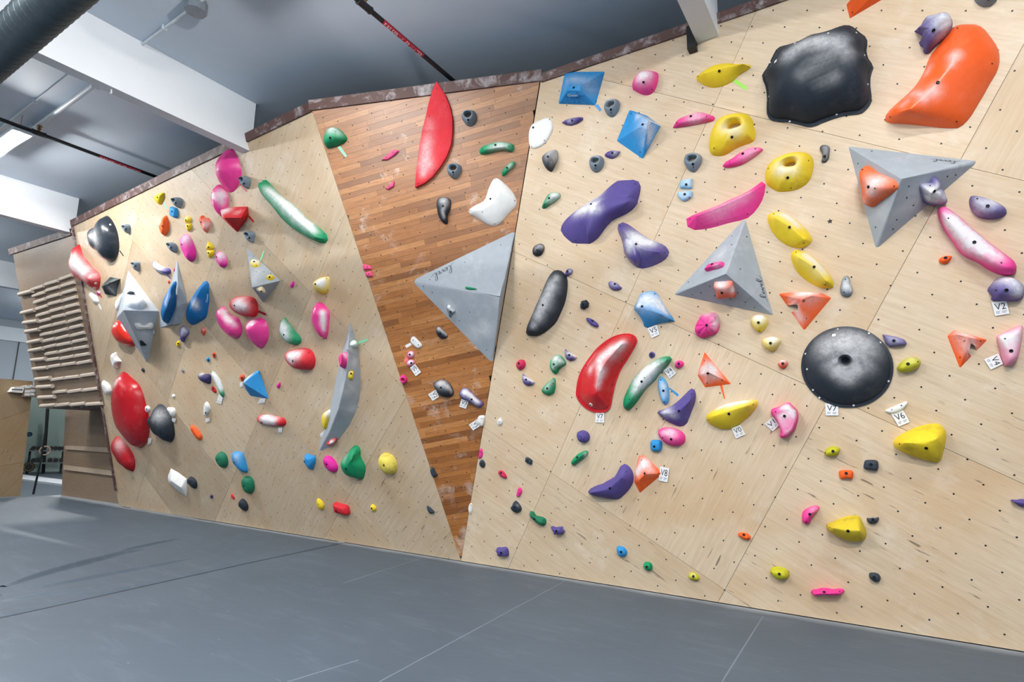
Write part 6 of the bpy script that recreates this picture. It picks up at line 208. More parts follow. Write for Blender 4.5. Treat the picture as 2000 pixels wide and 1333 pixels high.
{"l":"yellow and white knob hold beside the lower end of the grey shield","c":"yellow","p":1,"k":"dome","nm":"climbing_hold","hc":[33,36,38,37,34,31,27,24,19,15,10,5,2,1,0,0,0,0,0,0,0,0,0,0,0,1,5,12,20,27],"o":[-6467,1825],"b":[-84,23,-84,-10,-82,-27,-83,-45,-84,-70,-80,-93,-76,-109,-69,-134,-63,-160,-34,-150,-16,-125,1,-99,12,-87,36,-63,55,-42,71,-18,85,6,97,28,109,58,113,77,117,104,118,127,108,143,66,136,36,125,-7,111,-35,101,-62,85,-78,65,-86,41],"r":[84,66,94,47,8,94,11,-51,94],"ch":[[95,119,66,76,100]]},
{"l":"red and white lens hold near the lower tip of the grey shield","c":"red","p":15,"k":"dome","nm":"climbing_hold","hc":[23,25,27,28,29,28,26,21,16,9,4,1,0,0,0,0,0,0,0,0,0,0,0,1,3,7,11,15,18,21],"o":[-47,-35],"b":[-95,-9,-79,-22,-65,-26,-54,-31,-44,-35,-35,-38,-25,-40,-5,-38,-3,-41,7,-42,18,-41,40,-33,56,-23,72,-10,86,3,100,19,104,33,87,40,72,41,53,42,39,43,23,43,6,41,-11,36,-27,28,-41,20,-45,19,-63,14,-83,6,-90,3],"r":[78,39,60,28,27,60,-23,14,60],"ch":[[29,33,56,46,90]]},
{"l":"dark purple flower-like hold left of the white and green leaf","c":"darkpurple","p":1,"k":"dome","nm":"climbing_hold","hc":[32,33,34,33,30,25,18,11,5,1,0,0,0,0,0,0,0,0,0,0,0,1,2,6,11,16,20,24,28,30],"o":[-9239,2524],"b":[-157,29,-144,7,-124,-14,-109,-28,-95,-41,-69,-56,-51,-65,-32,-72,-6,-82,15,-91,54,-101,89,-104,118,-91,133,-67,143,-40,153,-19,161,4,164,26,157,43,124,55,89,61,48,64,10,68,-26,73,-46,76,-65,82,-99,88,-125,85,-150,68,-160,45],"r":[101,-12,77,55,5,77,9,21,77],"ch":[[-48,76,17,63,60]]},
{"l":"white and green leaf-shaped hold on edge","c":"green","p":1,"k":"dome","nm":"climbing_hold","hc":[5,6,7,8,9,9,8,6,4,2,2,1,0,0,0,0,0,0,0,0,0,0,0,0,0,0,1,2,3,4],"o":[-8910,2411],"b":[-136,142,-119,108,-100,79,-80,50,-64,22,-54,4,-41,-24,-32,-51,-24,-85,-23,-110,-20,-141,-12,-166,6,-191,43,-226,92,-199,106,-163,112,-120,113,-94,113,-62,108,-29,95,10,84,36,65,71,44,101,23,125,3,144,-15,167,-52,202,-96,218,-137,181],"r":[-14,151,51,44,3,51,101,-145,51],"pe":1.5,"ch":[[-10,151,46,101,100],[46,36,47,101,100],[94,-61,39,60,90]]},
{"l":"tiny red hold tucked under the white and green leaf","c":"red","p":1,"k":"dome","nm":"climbing_hold","hc":[10,11,12,12,11,9,8,5,3,1,0,0,0,0,0,0,0,0,0,0,0,0,0,0,1,2,3,5,7,9],"o":[-9068,2324],"b":[-44,20,-46,9,-45,0,-44,-9,-41,-18,-37,-26,-30,-32,-20,-37,-10,-43,1,-49,7,-54,26,-59,42,-56,53,-45,59,-30,58,-20,54,-9,45,4,41,12,35,19,28,26,20,32,7,41,1,46,-3,53,-12,60,-26,57,-37,45,-40,34,-42,26],"r":[12,27,31,24,3,31,36,-20,31],"e":[[24,21,27,63,47,61,0]]},
{"l":"small white and dark pod hold above the orange bean","c":"white","p":1,"k":"dome","nm":"climbing_hold","hc":[18,18,17,15,13,12,10,7,5,3,1,0,0,0,0,0,0,0,0,0,0,0,0,1,3,5,8,12,15,17],"o":[-9391,1998],"b":[-66,-9,-74,-31,-79,-46,-85,-65,-86,-82,-83,-95,-79,-118,-62,-132,-34,-115,-10,-91,8,-77,29,-65,54,-49,75,-29,90,-10,104,15,111,35,112,53,103,75,89,92,80,105,65,122,32,131,-6,113,-29,87,-42,69,-48,54,-52,38,-56,21,-61,5],"r":[74,66,54,41,5,54,8,-55,54],"dirt":1,"e":[[27,-44,51,32,-28,90,0]]},
{"l":"orange bean hold low on the left wall","c":"orange","p":1,"k":"dome","nm":"climbing_hold","hc":[9,11,13,14,15,16,15,13,10,7,4,2,1,0,0,0,0,0,0,0,0,0,0,0,0,0,1,3,5,7],"o":[-9855,1598],"b":[-135,91,-125,58,-118,40,-110,22,-100,6,-85,-17,-77,-34,-64,-47,-45,-68,-36,-80,-19,-96,-1,-109,20,-123,64,-141,114,-124,138,-104,154,-78,154,-53,143,-27,127,-5,105,21,86,41,65,60,43,78,22,92,4,101,-31,116,-64,126,-101,131,-129,124],"r":[-13,75,54,45,7,54,102,-61,54],"dirt":1,"e":[[3,-22,50,-14,-13,97,1]]},
{"l":"blue wedge hold with a white crest in the middle of the left wall","c":"blue","p":1,"k":"poly","nm":"climbing_hold","o":[-7929,2378],"v":[-271,84,0,76,197,0,133,197,0,182,-2,0,226,-241,0,15,-213,0,-206,-183,0,-303,-75,0,-8,55,200,157,181,30],"f":[[0,8,9,1],[1,9,2],[3,9,2],[3,9,8,4],[4,8,5],[5,8,6],[6,8,7],[7,8,0]],"e":[[2,13,169,-7,-59,79,1]],"ch":[[-95,135,5,94,90],[-60,62,159,46,80]]},
{"l":"tiny orange and red hold behind the blue wedge","c":"coral2","p":1,"k":"dome","nm":"climbing_hold","hc":[16,17,17,16,15,13,11,9,6,3,1,0,0,0,0,0,0,0,0,0,0,0,0,0,1,4,7,10,12,14],"o":[-8238,2485],"b":[-42,10,-42,-3,-41,-12,-38,-20,-37,-23,-35,-32,-37,-39,-34,-50,-26,-54,-10,-49,1,-43,14,-35,22,-32,35,-23,41,-18,49,-10,55,2,56,10,55,19,53,27,49,34,38,41,22,45,9,47,-3,48,-17,46,-26,40,-34,32,-36,26,-41,16],"r":[31,13,37,23,2,37,16,-10,37],"e":[[33,3,36,33,-20,92,0]]},
{"l":"tiny magenta spike hold below the red boulder","c":"magenta","p":1,"k":"dome","nm":"climbing_hold","hc":[12,11,10,9,8,6,4,2,1,0,0,0,0,0,0,0,0,0,0,0,0,0,1,2,4,7,9,11,11,12],"o":[-7396,2333],"b":[-50,-10,-49,-18,-41,-24,-35,-28,-26,-35,-23,-40,-15,-45,-6,-45,4,-39,16,-29,23,-21,26,-17,32,-9,36,-2,40,7,42,16,42,25,42,29,43,36,40,44,29,44,14,39,4,34,-5,30,-15,24,-22,18,-30,11,-32,8,-39,1,-46,-5],"r":[35,18,29,18,3,29,1,-13,29]},
{"l":"red and white speckled bar hold with a card","c":"red","p":1,"k":"dome","nm":"climbing_hold","hc":[20,21,21,21,20,17,12,7,3,1,0,0,0,0,0,0,0,0,0,0,0,1,2,5,9,12,15,17,18,20],"o":[-7729,1805],"b":[-346,5,-300,-28,-247,-45,-187,-56,-137,-62,-91,-69,-49,-78,-10,-85,45,-90,80,-88,126,-85,176,-85,231,-86,288,-79,327,-45,332,-7,311,27,268,46,200,59,162,63,106,71,55,79,2,86,-46,90,-87,90,-136,90,-188,90,-243,87,-304,66,-340,38],"r":[-79,27,78,213,-8,78],"e":[[-154,-11,70,-5,-30,95,0]],"ch":[[-65,43,75,130,100],[96,17,76,91,100],[162,39,60,73,60]]},
{"l":"green oval hold at the lower left of the left wall","c":"green2","p":1,"k":"dome","nm":"climbing_hold","hc":[39,41,41,40,36,32,27,20,13,7,3,1,0,0,0,0,0,0,0,0,0,0,0,1,4,10,17,24,31,36],"o":[-9236,1143],"b":[-142,10,-132,-16,-116,-44,-104,-61,-94,-76,-81,-93,-69,-110,-57,-126,-31,-141,5,-144,51,-133,80,-118,111,-91,128,-66,142,-30,147,-4,148,24,146,43,139,70,126,92,105,110,78,124,35,136,4,139,-40,131,-80,114,-99,98,-123,74,-135,54,-143,33],"r":[64,40,93,67,15,93,69,-11,93],"dirt":1,"e":[[-21,22,88,-14,-2,98,0]]},
{"l":"blue faceted hold beside the green oval hold","c":"blue","p":1,"k":"dome","nm":"climbing_hold","hc":[27,31,34,35,34,31,26,20,15,9,5,2,0,0,0,0,0,0,0,0,0,0,0,0,1,3,7,12,18,23],"o":[-8743,1129],"b":[-161,57,-162,26,-155,0,-139,-29,-118,-54,-92,-77,-72,-94,-54,-114,-36,-132,-9,-148,14,-166,66,-189,118,-185,147,-149,150,-96,144,-70,141,-31,141,-6,138,30,133,64,130,87,121,116,98,145,60,160,1,166,-44,169,-103,168,-135,154,-160,114,-160,82],"r":[30,85,96,69,14,96,108,-56,96],"e":[[-46,9,87,-14,-9,98,0]],"ch":[[35,87,96,81,30]]},
{"l":"green oval hold just below the blue faceted hold","c":"green2","p":1,"k":"dome","nm":"climbing_hold","hc":[33,37,38,38,37,33,29,24,18,12,6,2,1,0,0,0,0,0,0,0,0,0,0,0,1,4,9,16,23,28],"o":[-8650,748],"b":[-136,25,-132,-6,-127,-29,-121,-52,-115,-74,-102,-97,-86,-115,-67,-131,-48,-144,-17,-154,22,-151,61,-135,94,-110,116,-83,133,-54,146,-24,152,6,153,39,151,61,143,91,135,107,108,128,70,140,27,144,-20,143,-55,137,-94,121,-118,98,-134,70,-137,48],"r":[62,53,93,64,19,93,65,-16,93],"dirt":1,"e":[[-6,7,89,-9,0,99,0]]},
{"l":"small blue pointed hold left of the magenta egg","c":"blue","p":1,"k":"dome","nm":"climbing_hold","hc":[45,46,45,42,37,31,24,18,11,5,1,0,0,0,0,0,0,0,0,0,0,0,1,4,8,15,22,29,36,41],"o":[-7008,1201],"b":[-95,-3,-82,-22,-61,-38,-53,-53,-47,-70,-37,-88,-31,-101,-19,-122,-4,-136,24,-116,35,-101,55,-76,74,-50,88,-30,100,-7,110,15,118,35,121,60,106,78,74,85,47,90,6,98,-18,103,-53,108,-74,104,-79,86,-70,64,-73,45,-76,30,-84,15],"r":[46,45,96,49,14,96,53,-17,96],"e":[[-39,20,82,-36,15,91,0],[59,-59,52,77,-58,26,1]]},
{"l":"magenta egg hold low on the left wall","c":"magenta","p":1,"k":"dome","nm":"climbing_hold","hc":[26,29,32,33,33,31,27,23,17,12,7,3,1,0,0,0,0,0,0,0,0,0,0,0,1,3,6,12,17,22],"o":[-6585,1176],"b":[-115,39,-112,16,-106,-2,-98,-21,-86,-42,-75,-57,-56,-73,-41,-85,-27,-98,-6,-114,12,-125,44,-127,77,-117,107,-94,123,-68,130,-46,129,-16,121,9,112,27,98,51,87,64,68,82,46,97,22,109,-12,118,-39,119,-74,114,-99,103,-115,80,-117,58],"r":[19,47,86,45,14,86,71,-19,86],"e":[[11,24,86,-3,-3,99,0]]},
{"l":"small black rounded hold beside the white flat pyramid","c":"black","p":1,"k":"dome","nm":"climbing_hold","hc":[27,28,28,26,23,19,14,9,5,2,0,0,0,0,0,0,0,0,0,0,0,0,0,2,5,9,15,19,23,25],"o":[-10311,687],"b":[-144,-3,-122,-18,-94,-30,-80,-42,-62,-60,-49,-73,-36,-82,-19,-93,4,-104,33,-112,68,-108,96,-90,116,-64,125,-44,132,-19,134,6,132,23,123,45,112,57,86,75,65,85,33,96,13,102,-26,106,-54,102,-85,89,-110,65,-116,50,-133,27,-140,13],"r":[30,40,67,55,13,67,81,-13,67]},
{"l":"small black rounded hold near the mat below the green ovals","c":"black","p":1,"k":"dome","nm":"climbing_hold","hc":[30,31,31,29,26,22,17,12,7,3,1,0,0,0,0,0,0,0,0,0,0,0,0,1,4,9,14,20,24,27],"o":[-8901,387],"b":[-112,-5,-101,-23,-82,-41,-67,-50,-54,-58,-38,-68,-23,-79,-15,-90,3,-103,24,-109,56,-97,78,-79,94,-59,107,-32,111,-9,111,6,106,28,99,40,83,61,68,74,53,86,36,96,13,104,-20,104,-50,93,-73,75,-89,56,-98,42,-106,28,-115,6],"r":[38,37,70,49,15,70,59,-7,70]},
{"l":"tiny dark purple button hold near the mat","c":"darkpurple","p":1,"k":"dome","nm":"climbing_hold","hc":[0,0,0,0,0,0,0,0,0,1,3,5,7,9,10,11,11,11,11,10,9,7,5,3,2,1,0,0,0,0],"o":[-9802,465],"b":[42,3,42,10,41,16,38,21,32,25,25,29,17,31,8,32,-5,32,-15,30,-22,26,-27,21,-31,15,-33,10,-35,3,-36,-3,-36,-8,-34,-14,-32,-19,-28,-24,-23,-28,-18,-32,-12,-34,-2,-34,5,-32,14,-28,22,-22,29,-16,35,-9,40,-2],"r":[21,9,24,19,6,24,18,2,24]},
{"l":"tiny red button hold near the mat","c":"red2","p":1,"k":"dome","nm":"climbing_hold","hc":[4,5,6,7,7,7,7,6,5,4,3,2,1,0,0,0,0,0,0,0,0,0,0,0,0,0,0,1,1,2],"o":[-9169,507],"b":[-35,25,-36,16,-34,9,-34,2,-33,-5,-31,-12,-26,-17,-21,-22,-16,-28,-11,-33,-6,-37,1,-42,12,-48,28,-46,37,-38,39,-26,39,-17,39,-11,39,-5,35,7,32,11,24,20,20,24,11,31,7,33,3,37,-3,44,-15,49,-29,44,-35,35],"r":[8,26,22,18,5,22,28,-15,22]},
{"l":"big green rock-like hold low near the brown panel","c":"green","p":1,"k":"dome","nm":"climbing_hold","hc":[94,97,96,91,82,70,55,38,22,9,3,0,0,0,0,0,0,0,0,0,0,0,0,2,8,21,40,59,75,87],"o":[-6084,1206],"b":[-204,-10,-190,-53,-170,-96,-150,-132,-126,-163,-80,-186,-46,-193,-9,-201,26,-223,65,-233,108,-199,140,-151,161,-112,179,-66,179,-23,160,16,138,56,121,96,126,131,143,176,135,225,97,253,39,246,-22,214,-72,171,-92,144,-116,117,-153,95,-184,68,-202,32],"r":[37,25,196,188,134,196],"pe":1.6,"qe":1.4,"e":[[11,-15,190,-2,-18,98,0],[146,201,76,98,14,-13,1],[103,-182,44,75,-50,42,1]],"ch":[[-51,109,117,60,30]]},
{"l":"yellow round bun hold low near the brown panel","c":"paleyellow","p":1,"k":"dome","nm":"climbing_hold","hc":[55,58,59,58,54,48,40,31,20,11,4,1,0,0,0,0,0,0,0,0,0,0,0,1,5,13,23,33,42,50],"o":[-5459,1228],"b":[-128,6,-125,-19,-113,-44,-96,-65,-75,-85,-58,-100,-41,-117,-25,-134,-2,-147,32,-148,62,-138,93,-119,117,-93,131,-64,137,-32,139,2,138,25,132,53,119,77,100,99,76,117,43,132,12,139,-26,142,-63,136,-91,123,-112,101,-122,75,-125,51,-128,25],"r":[45,42,132,55,21,132,66,0,132],"dirt":1,"e":[[42,22,132,-4,-2,99,0]]},
{"l":"yellow small almond hold near the mat","c":"yellow","p":1,"k":"dome","nm":"climbing_hold","hc":[20,22,22,21,19,17,14,11,7,4,2,0,0,0,0,0,0,0,0,0,0,0,0,0,1,4,7,11,15,18],"o":[-6978,552],"b":[-59,3,-62,-12,-61,-26,-52,-39,-41,-47,-29,-54,-19,-62,-10,-69,1,-79,21,-86,40,-81,56,-60,62,-46,70,-25,74,-12,75,-1,70,16,61,31,53,41,44,49,30,60,12,70,-1,76,-19,83,-38,83,-51,69,-56,50,-56,34,-57,24,-57,13],"r":[20,39,55,30,12,55,40,-15,55],"dirt":1,"e":[[15,17,54,-4,0,99,1]]},
{"l":"small red block hold near the mat","c":"red2","p":1,"k":"dome","nm":"climbing_hold","hc":[31,33,35,35,33,30,24,17,10,4,1,0,0,0,0,0,0,0,0,0,0,0,0,2,5,9,14,19,24,28],"o":[-6529,525],"b":[-120,6,-125,-14,-125,-34,-113,-52,-79,-62,-48,-67,-28,-69,-12,-71,9,-76,32,-79,62,-83,98,-86,132,-78,150,-54,152,-30,152,-4,149,24,142,43,121,58,89,63,51,65,21,69,-14,73,-37,75,-68,79,-91,83,-111,86,-135,68,-131,40,-122,23],"r":[95,4,87,44,18,87,-8,32,87],"pe":3,"e":[[-31,-3,85,0,-8,99,0]]},
{"l":"tiny yellow knob hold near the mat beside the small red block","c":"yellow","p":1,"k":"dome","nm":"climbing_hold","hc":[20,20,21,20,19,16,14,10,7,4,1,0,0,0,0,0,0,0,0,0,0,0,0,0,2,4,8,12,15,18],"o":[-5893,585],"b":[-44,-2,-42,-12,-38,-20,-33,-28,-27,-34,-20,-39,-11,-43,-3,-47,5,-49,14,-48,24,-43,34,-36,43,-24,47,-12,49,-4,49,8,48,14,41,24,35,31,27,36,19,42,12,46,2,50,-13,49,-25,43,-32,36,-37,27,-39,21,-43,10,-44,3],"r":[19,17,44,20,10,44,22,2,44],"e":[[9,11,44,-4,0,99,0]]},
{"l":"small dark triangular hold near the brown panel tip","c":"slate","p":1,"k":"dome","nm":"climbing_hold","hc":[11,13,15,16,16,15,13,11,9,6,3,1,0,0,0,0,0,0,0,0,0,0,0,0,0,0,1,3,6,8],"o":[-4880,641],"b":[-41,16,-35,2,-31,-2,-26,-13,-24,-19,-22,-25,-17,-34,-11,-41,-3,-45,7,-46,17,-44,28,-41,42,-37,53,-34,65,-29,57,-11,44,-2,37,3,31,8,20,19,15,24,9,29,4,33,-5,38,-16,44,-22,47,-34,52,-45,48,-49,37,-46,23],"r":[-1,27,41,16,10,41,33,-8,41]},
{"l":"white angular bone hold left of the tall grey volumes","c":"white","p":1,"k":"dome","nm":"climbing_hold","hc":[39,41,40,38,33,27,21,14,8,3,1,0,0,0,0,0,0,0,0,0,0,0,0,1,3,8,15,22,29,35],"o":[-12067,2981],"b":[-116,33,-110,8,-105,-22,-97,-39,-96,-63,-98,-86,-86,-106,-76,-126,-65,-161,-2,-157,0,-134,12,-104,27,-81,51,-57,103,-50,163,-39,195,-34,159,3,133,28,93,60,84,72,78,96,78,125,85,153,21,151,-29,143,-73,130,-82,119,-115,81,-131,58],"r":[92,48,89,87,-1,89,82,-50,89]},
{"l":"white crumpled hold at the top of the huge red dome","c":"white","p":1,"k":"dome","nm":"climbing_hold","hc":[27,29,29,28,25,21,16,11,6,3,1,0,0,0,0,0,0,0,0,0,0,0,1,2,5,8,12,16,20,24],"o":[-12683,2478],"b":[-124,35,-119,13,-119,-9,-118,-32,-100,-49,-91,-69,-83,-88,-79,-104,-50,-122,-3,-154,19,-152,61,-133,102,-110,142,-87,163,-75,165,-36,165,-10,167,29,151,39,123,60,94,81,72,95,22,115,-14,129,-45,142,-67,149,-85,118,-99,94,-116,75,-134,56],"r":[44,64,73,71,5,73,98,-52,73],"rough":0.008},
{"l":"huge glossy red egg dome hold at the lower left","c":"redgloss","p":1,"k":"dome","nm":"climbing_hold","hc":[72,79,84,87,88,85,81,75,68,60,52,44,37,29,20,12,5,1,0,0,0,0,0,0,0,0,0,0,0,0,0,0,0,0,0,0,0,0,0,2,6,13,22,31,40,48,56,64],"o":[-11884,2012],"b":[-470,176,-478,113,-494,45,-510,-9,-521,-87,-525,-148,-526,-208,-523,-264,-497,-327,-454,-377,-411,-422,-372,-471,-328,-515,-289,-568,-233,-646,-139,-715,-4,-740,131,-709,253,-642,332,-575,404,-490,455,-414,496,-331,521,-263,542,-194,558,-110,561,-53,557,19,551,91,549,165,544,240,532,313,509,386,485,439,437,501,369,547,271,599,201,642,120,700,5,744,-118,723,-213,606,-275,509,-323,457,-375,395,-403,350,-441,287,-461,230],"r":[134,223,263,212,-142,263],"nr":12,"gloss":1,"e":[[244,265,251,18,5,98,1],[325,373,211,36,27,89,1],[509,-52,136,79,6,60,1]],"ch":[[-11,562,196,71,60]]},
{"l":"red half-egg hold under the huge glossy red dome","c":"redgloss","p":1,"k":"dome","nm":"climbing_hold","hc":[34,38,41,42,42,40,36,31,25,18,12,6,2,1,0,0,0,0,0,0,0,0,0,0,0,0,0,0,0,1,3,8,14,20,25,29],"o":[-12601,1136],"b":[-398,114,-356,45,-320,7,-285,-29,-259,-61,-237,-103,-224,-142,-209,-178,-168,-210,-117,-226,-67,-245,-20,-263,32,-290,94,-344,207,-352,279,-304,330,-245,363,-189,379,-133,380,-76,373,-32,358,10,329,61,289,110,256,147,208,193,167,225,110,261,60,291,5,327,-77,356,-172,351,-260,304,-312,246,-342,207,-396,168],"r":[45,107,132,208,-103,132],"ch":[[80,220,94,150,35]]},
{"l":"big black boulder hold right of the huge glossy red dome","c":"black","p":1,"k":"dome","nm":"climbing_hold","hc":[76,80,81,79,74,66,56,45,33,21,11,4,1,0,0,0,0,0,0,0,0,0,0,0,0,0,0,1,4,11,20,31,43,54,63,71],"o":[-10864,1761],"b":[-380,47,-344,-4,-312,-46,-290,-89,-272,-138,-247,-182,-207,-206,-159,-210,-115,-230,-74,-258,-42,-289,28,-342,117,-359,206,-313,268,-254,302,-204,320,-152,331,-99,337,-46,339,7,335,59,320,106,291,147,247,194,215,239,193,284,144,324,63,350,-26,349,-117,305,-149,253,-153,199,-187,169,-261,153,-339,136,-384,97],"r":[90,92,189,172,-64,189],"ch":[[176,177,144,131,60],[59,132,186,88,40]]},
{"l":"white ball hold between the red dome and the black boulder","c":"white","p":1,"k":"dome","nm":"climbing_hold","hc":[0,0,0,0,0,0,0,0,2,4,8,11,14,17,19,20,20,20,18,16,14,11,7,4,2,0,0,0,0,0],"o":[-11304,2029],"b":[86,-1,88,13,86,23,80,35,71,44,56,52,40,58,16,62,-2,62,-25,58,-37,52,-49,43,-56,34,-64,23,-69,13,-73,0,-74,-11,-72,-21,-68,-32,-63,-41,-54,-50,-47,-57,-31,-63,-18,-64,5,-60,22,-54,42,-45,57,-36,72,-23,81,-12],"r":[41,11,43,38,4,43,35,-2,43],"e":[[45,9,42,10,-4,99,0]]},
{"l":"white and lilac hold behind the black boulder","c":"white","p":1,"k":"dome","nm":"climbing_hold","hc":[26,29,30,31,30,27,22,18,13,9,5,2,1,0,0,0,0,0,0,0,0,0,0,1,3,6,11,15,19,23],"o":[-10479,1974],"b":[-103,42,-84,21,-67,6,-59,-3,-47,-19,-39,-34,-41,-41,-35,-59,-34,-71,-33,-82,-23,-98,4,-108,36,-95,57,-80,76,-62,96,-39,105,-23,111,-6,115,20,113,36,106,49,80,64,51,70,17,72,-15,73,-40,74,-59,76,-75,79,-98,76,-114,63],"r":[36,24,66,50,5,66,64,-13,66]},
{"l":"white flat pyramid hold low on the left wall","c":"white","p":1,"k":"dome","nm":"climbing_hold","hc":[30,30,28,24,18,11,6,2,1,0,0,0,0,0,0,0,0,0,0,0,0,1,3,6,10,14,18,22,26,29],"o":[-10788,654],"b":[-254,-39,-219,-58,-168,-89,-122,-121,-79,-154,-23,-194,13,-207,63,-223,114,-242,155,-261,188,-207,216,-163,251,-96,257,-67,267,-19,279,29,293,90,250,109,191,135,132,161,70,189,3,210,-64,230,-161,258,-181,234,-227,189,-275,144,-299,119,-326,47,-344,-4],"r":[-42,67,100,241,-36,100],"pe":1.2,"qe":1.1,"rough":0.003},
{"l":"purple scoop ledge hold at the top of the left wall","c":"purple","p":1,"k":"dome","nm":"climbing_hold","hc":[23,24,25,25,24,22,18,13,7,3,1,0,0,0,0,0,0,0,0,0,0,1,2,5,9,13,16,18,19,21],"o":[-9860,4399],"b":[-231,122,-197,79,-165,49,-149,30,-131,2,-119,-21,-108,-42,-90,-64,-61,-83,-21,-96,44,-108,81,-113,134,-120,188,-123,234,-114,264,-92,268,-57,226,-27,161,-8,128,1,101,10,54,25,28,35,-7,53,-23,67,-47,86,-81,103,-107,115,-156,140,-219,150],"r":[-66,18,72,210,-79,72],"pe":1.4,"qe":1.2,"e":[[-62,14,71,-6,-18,98,1],[245,-88,36,52,-71,46,1]],"ch":[[35,19,31,114,90],[-109,98,38,77,60]]},
{"l":"tiny orange hold under the purple scoop ledge","c":"coral2","p":1,"k":"dome","nm":"climbing_hold","hc":[0,0,0,0,0,0,0,1,1,3,4,5,6,7,7,7,7,7,6,5,4,3,2,1,0,0,0,0,0,0],"o":[-9714,4158],"b":[26,-3,27,2,26,6,25,9,22,14,19,17,13,21,8,23,0,24,-5,22,-11,19,-13,17,-17,13,-19,10,-22,6,-23,1,-24,-2,-23,-7,-23,-9,-21,-14,-21,-17,-17,-21,-12,-23,-5,-23,1,-21,9,-18,13,-16,19,-12,22,-10,25,-6],"r":[15,3,16,13,-1,16,12,-5,16]},
{"l":"tiny pink hold left of the tall grey volume top","c":"pink","p":1,"k":"dome","nm":"climbing_hold","o":[-9488,4322],"b":[18,-1,19,3,19,6,19,9,18,12,17,16,15,21,11,25,4,25,-2,22,-6,17,-9,14,-11,12,-15,9,-17,5,-19,0,-18,-4,-18,-7,-17,-10,-17,-13,-17,-17,-16,-22,-12,-25,-4,-24,1,-21,6,-16,10,-13,12,-11,14,-8,16,-5],"r":[15,10,11,10,-1,11,5,-12,11]},
{"l":"large grey and white pyramid volume with a white bone hold","c":"volgrey","p":1,"k":"poly","nm":"wall_volume","o":[-10989,3612],"v":[61,905,0,768,111,0,23,-734,0,5,-723,0,-712,106,0,-734,134,0,588,202,460],"f":[[0,6,1],[1,6,2],[2,6,3],[3,6,4],[4,6,5],[5,6,0]],"vol":1,"e":[[143,800,51,73,65,15,1],[650,-23,0,69,-60,39,1],[146,-572,37,69,-60,39,1]],"ch":[[551,-13,192,145,40],[366,-283,99,111,40],[253,674,61,187,40],[488,396,123,202,40]]},
{"l":"white and pale blue dome hold on top of the grey pyramid volume","c":"iceblue","p":16,"k":"dome","nm":"climbing_hold","hc":[1,0,0,0,0,0,0,0,0,0,0,0,0,1,3,7,12,17,21,25,28,29,29,27,25,22,18,13,8,4],"o":[111,-102],"b":[-64,-125,-24,-142,15,-149,42,-143,67,-129,89,-110,105,-95,126,-72,139,-54,147,-34,150,-6,143,32,133,61,113,97,86,124,48,136,14,133,-13,128,-36,127,-71,121,-92,111,-108,93,-120,70,-128,46,-132,24,-135,6,-139,-18,-136,-49,-125,-76,-93,-107],"r":[66,4,100,37,-28,100,7,-60,100],"e":[[131,-21,60,85,-8,51,1]],"ch":[[-7,-27,99,144,90],[44,-121,59,72,60]]},
{"l":"dark pocket hold on the upper face of the grey pyramid volume","c":"slate","p":17,"k":"dome","nm":"climbing_hold","hc":[0,0,0,0,0,0,0,0,0,0,0,0,1,2,4,6,8,10,11,13,14,13,13,11,9,6,3,1,0,0],"o":[-116,-24],"b":[-6,-46,-1,-40,4,-34,9,-30,16,-26,23,-20,27,-12,30,-5,34,2,39,8,50,17,48,26,37,37,25,47,7,54,4,45,-1,39,-6,33,-11,28,-17,22,-23,17,-32,14,-41,10,-49,7,-41,-7,-36,-17,-31,-27,-26,-38,-19,-48,-12,-56],"r":[27,7,40,16,-12,40,4,-31,40],"ch":[[-30,-32,50,37,50]]},
{"l":"white dome hold behind the left edge of the grey pyramid volume","c":"white","p":1,"k":"dome","nm":"climbing_hold","hc":[18,16,14,11,8,5,2,1,0,0,0,0,0,0,0,0,0,0,0,0,0,2,5,9,14,17,20,21,20,19],"o":[-11422,4017],"b":[-185,-53,-193,-79,-189,-111,-177,-138,-151,-157,-92,-152,-37,-131,-9,-117,35,-95,74,-70,99,-50,134,-17,154,5,169,27,179,57,180,77,184,98,192,130,186,151,129,142,67,116,31,103,-4,88,-24,77,-66,63,-92,51,-121,29,-142,6,-158,-15,-172,-34],"r":[165,71,65,65,-1,65,-36,-74,65]},
{"l":"white bone-shaped hold on the lower face of the grey pyramid volume","c":"white","p":18,"k":"dome","nm":"climbing_hold","hc":[0,1,2,4,5,7,9,10,10,10,9,8,7,6,4,3,1,0,0,0,0,0,0,0,0,0,0,0,0,0],"o":[54,19],"b":[-40,143,-74,112,-89,85,-95,57,-97,37,-92,16,-73,0,-52,-13,-36,-31,-26,-48,-19,-68,-13,-85,-5,-101,9,-125,35,-139,67,-124,99,-95,115,-74,113,-44,89,-19,63,-13,42,-10,23,2,9,16,2,31,10,56,20,77,17,99,7,116,-9,144],"r":[49,-46,60,19,15,60,-10,75,60],"e":[[22,-23,59,-19,-10,97,1]]},
{"l":"small black triangular hold on the lower face of the grey pyramid volume","c":"black","p":19,"k":"dome","nm":"climbing_hold","hc":[0,0,0,0,1,3,6,8,9,10,10,11,10,9,9,8,7,5,4,3,1,0,0,0,0,0,0,0,0,0],"o":[-270,-153],"b":[25,63,15,54,4,47,-7,38,-19,29,-30,19,-41,9,-50,-1,-55,-6,-46,-18,-39,-25,-32,-32,-26,-38,-23,-46,-19,-56,-18,-70,-4,-69,4,-64,10,-46,13,-35,18,-26,24,-16,29,-3,34,9,39,22,43,32,41,44,38,53,37,62,35,71],"r":[3,-16,40,12,8,40,21,32,40]},
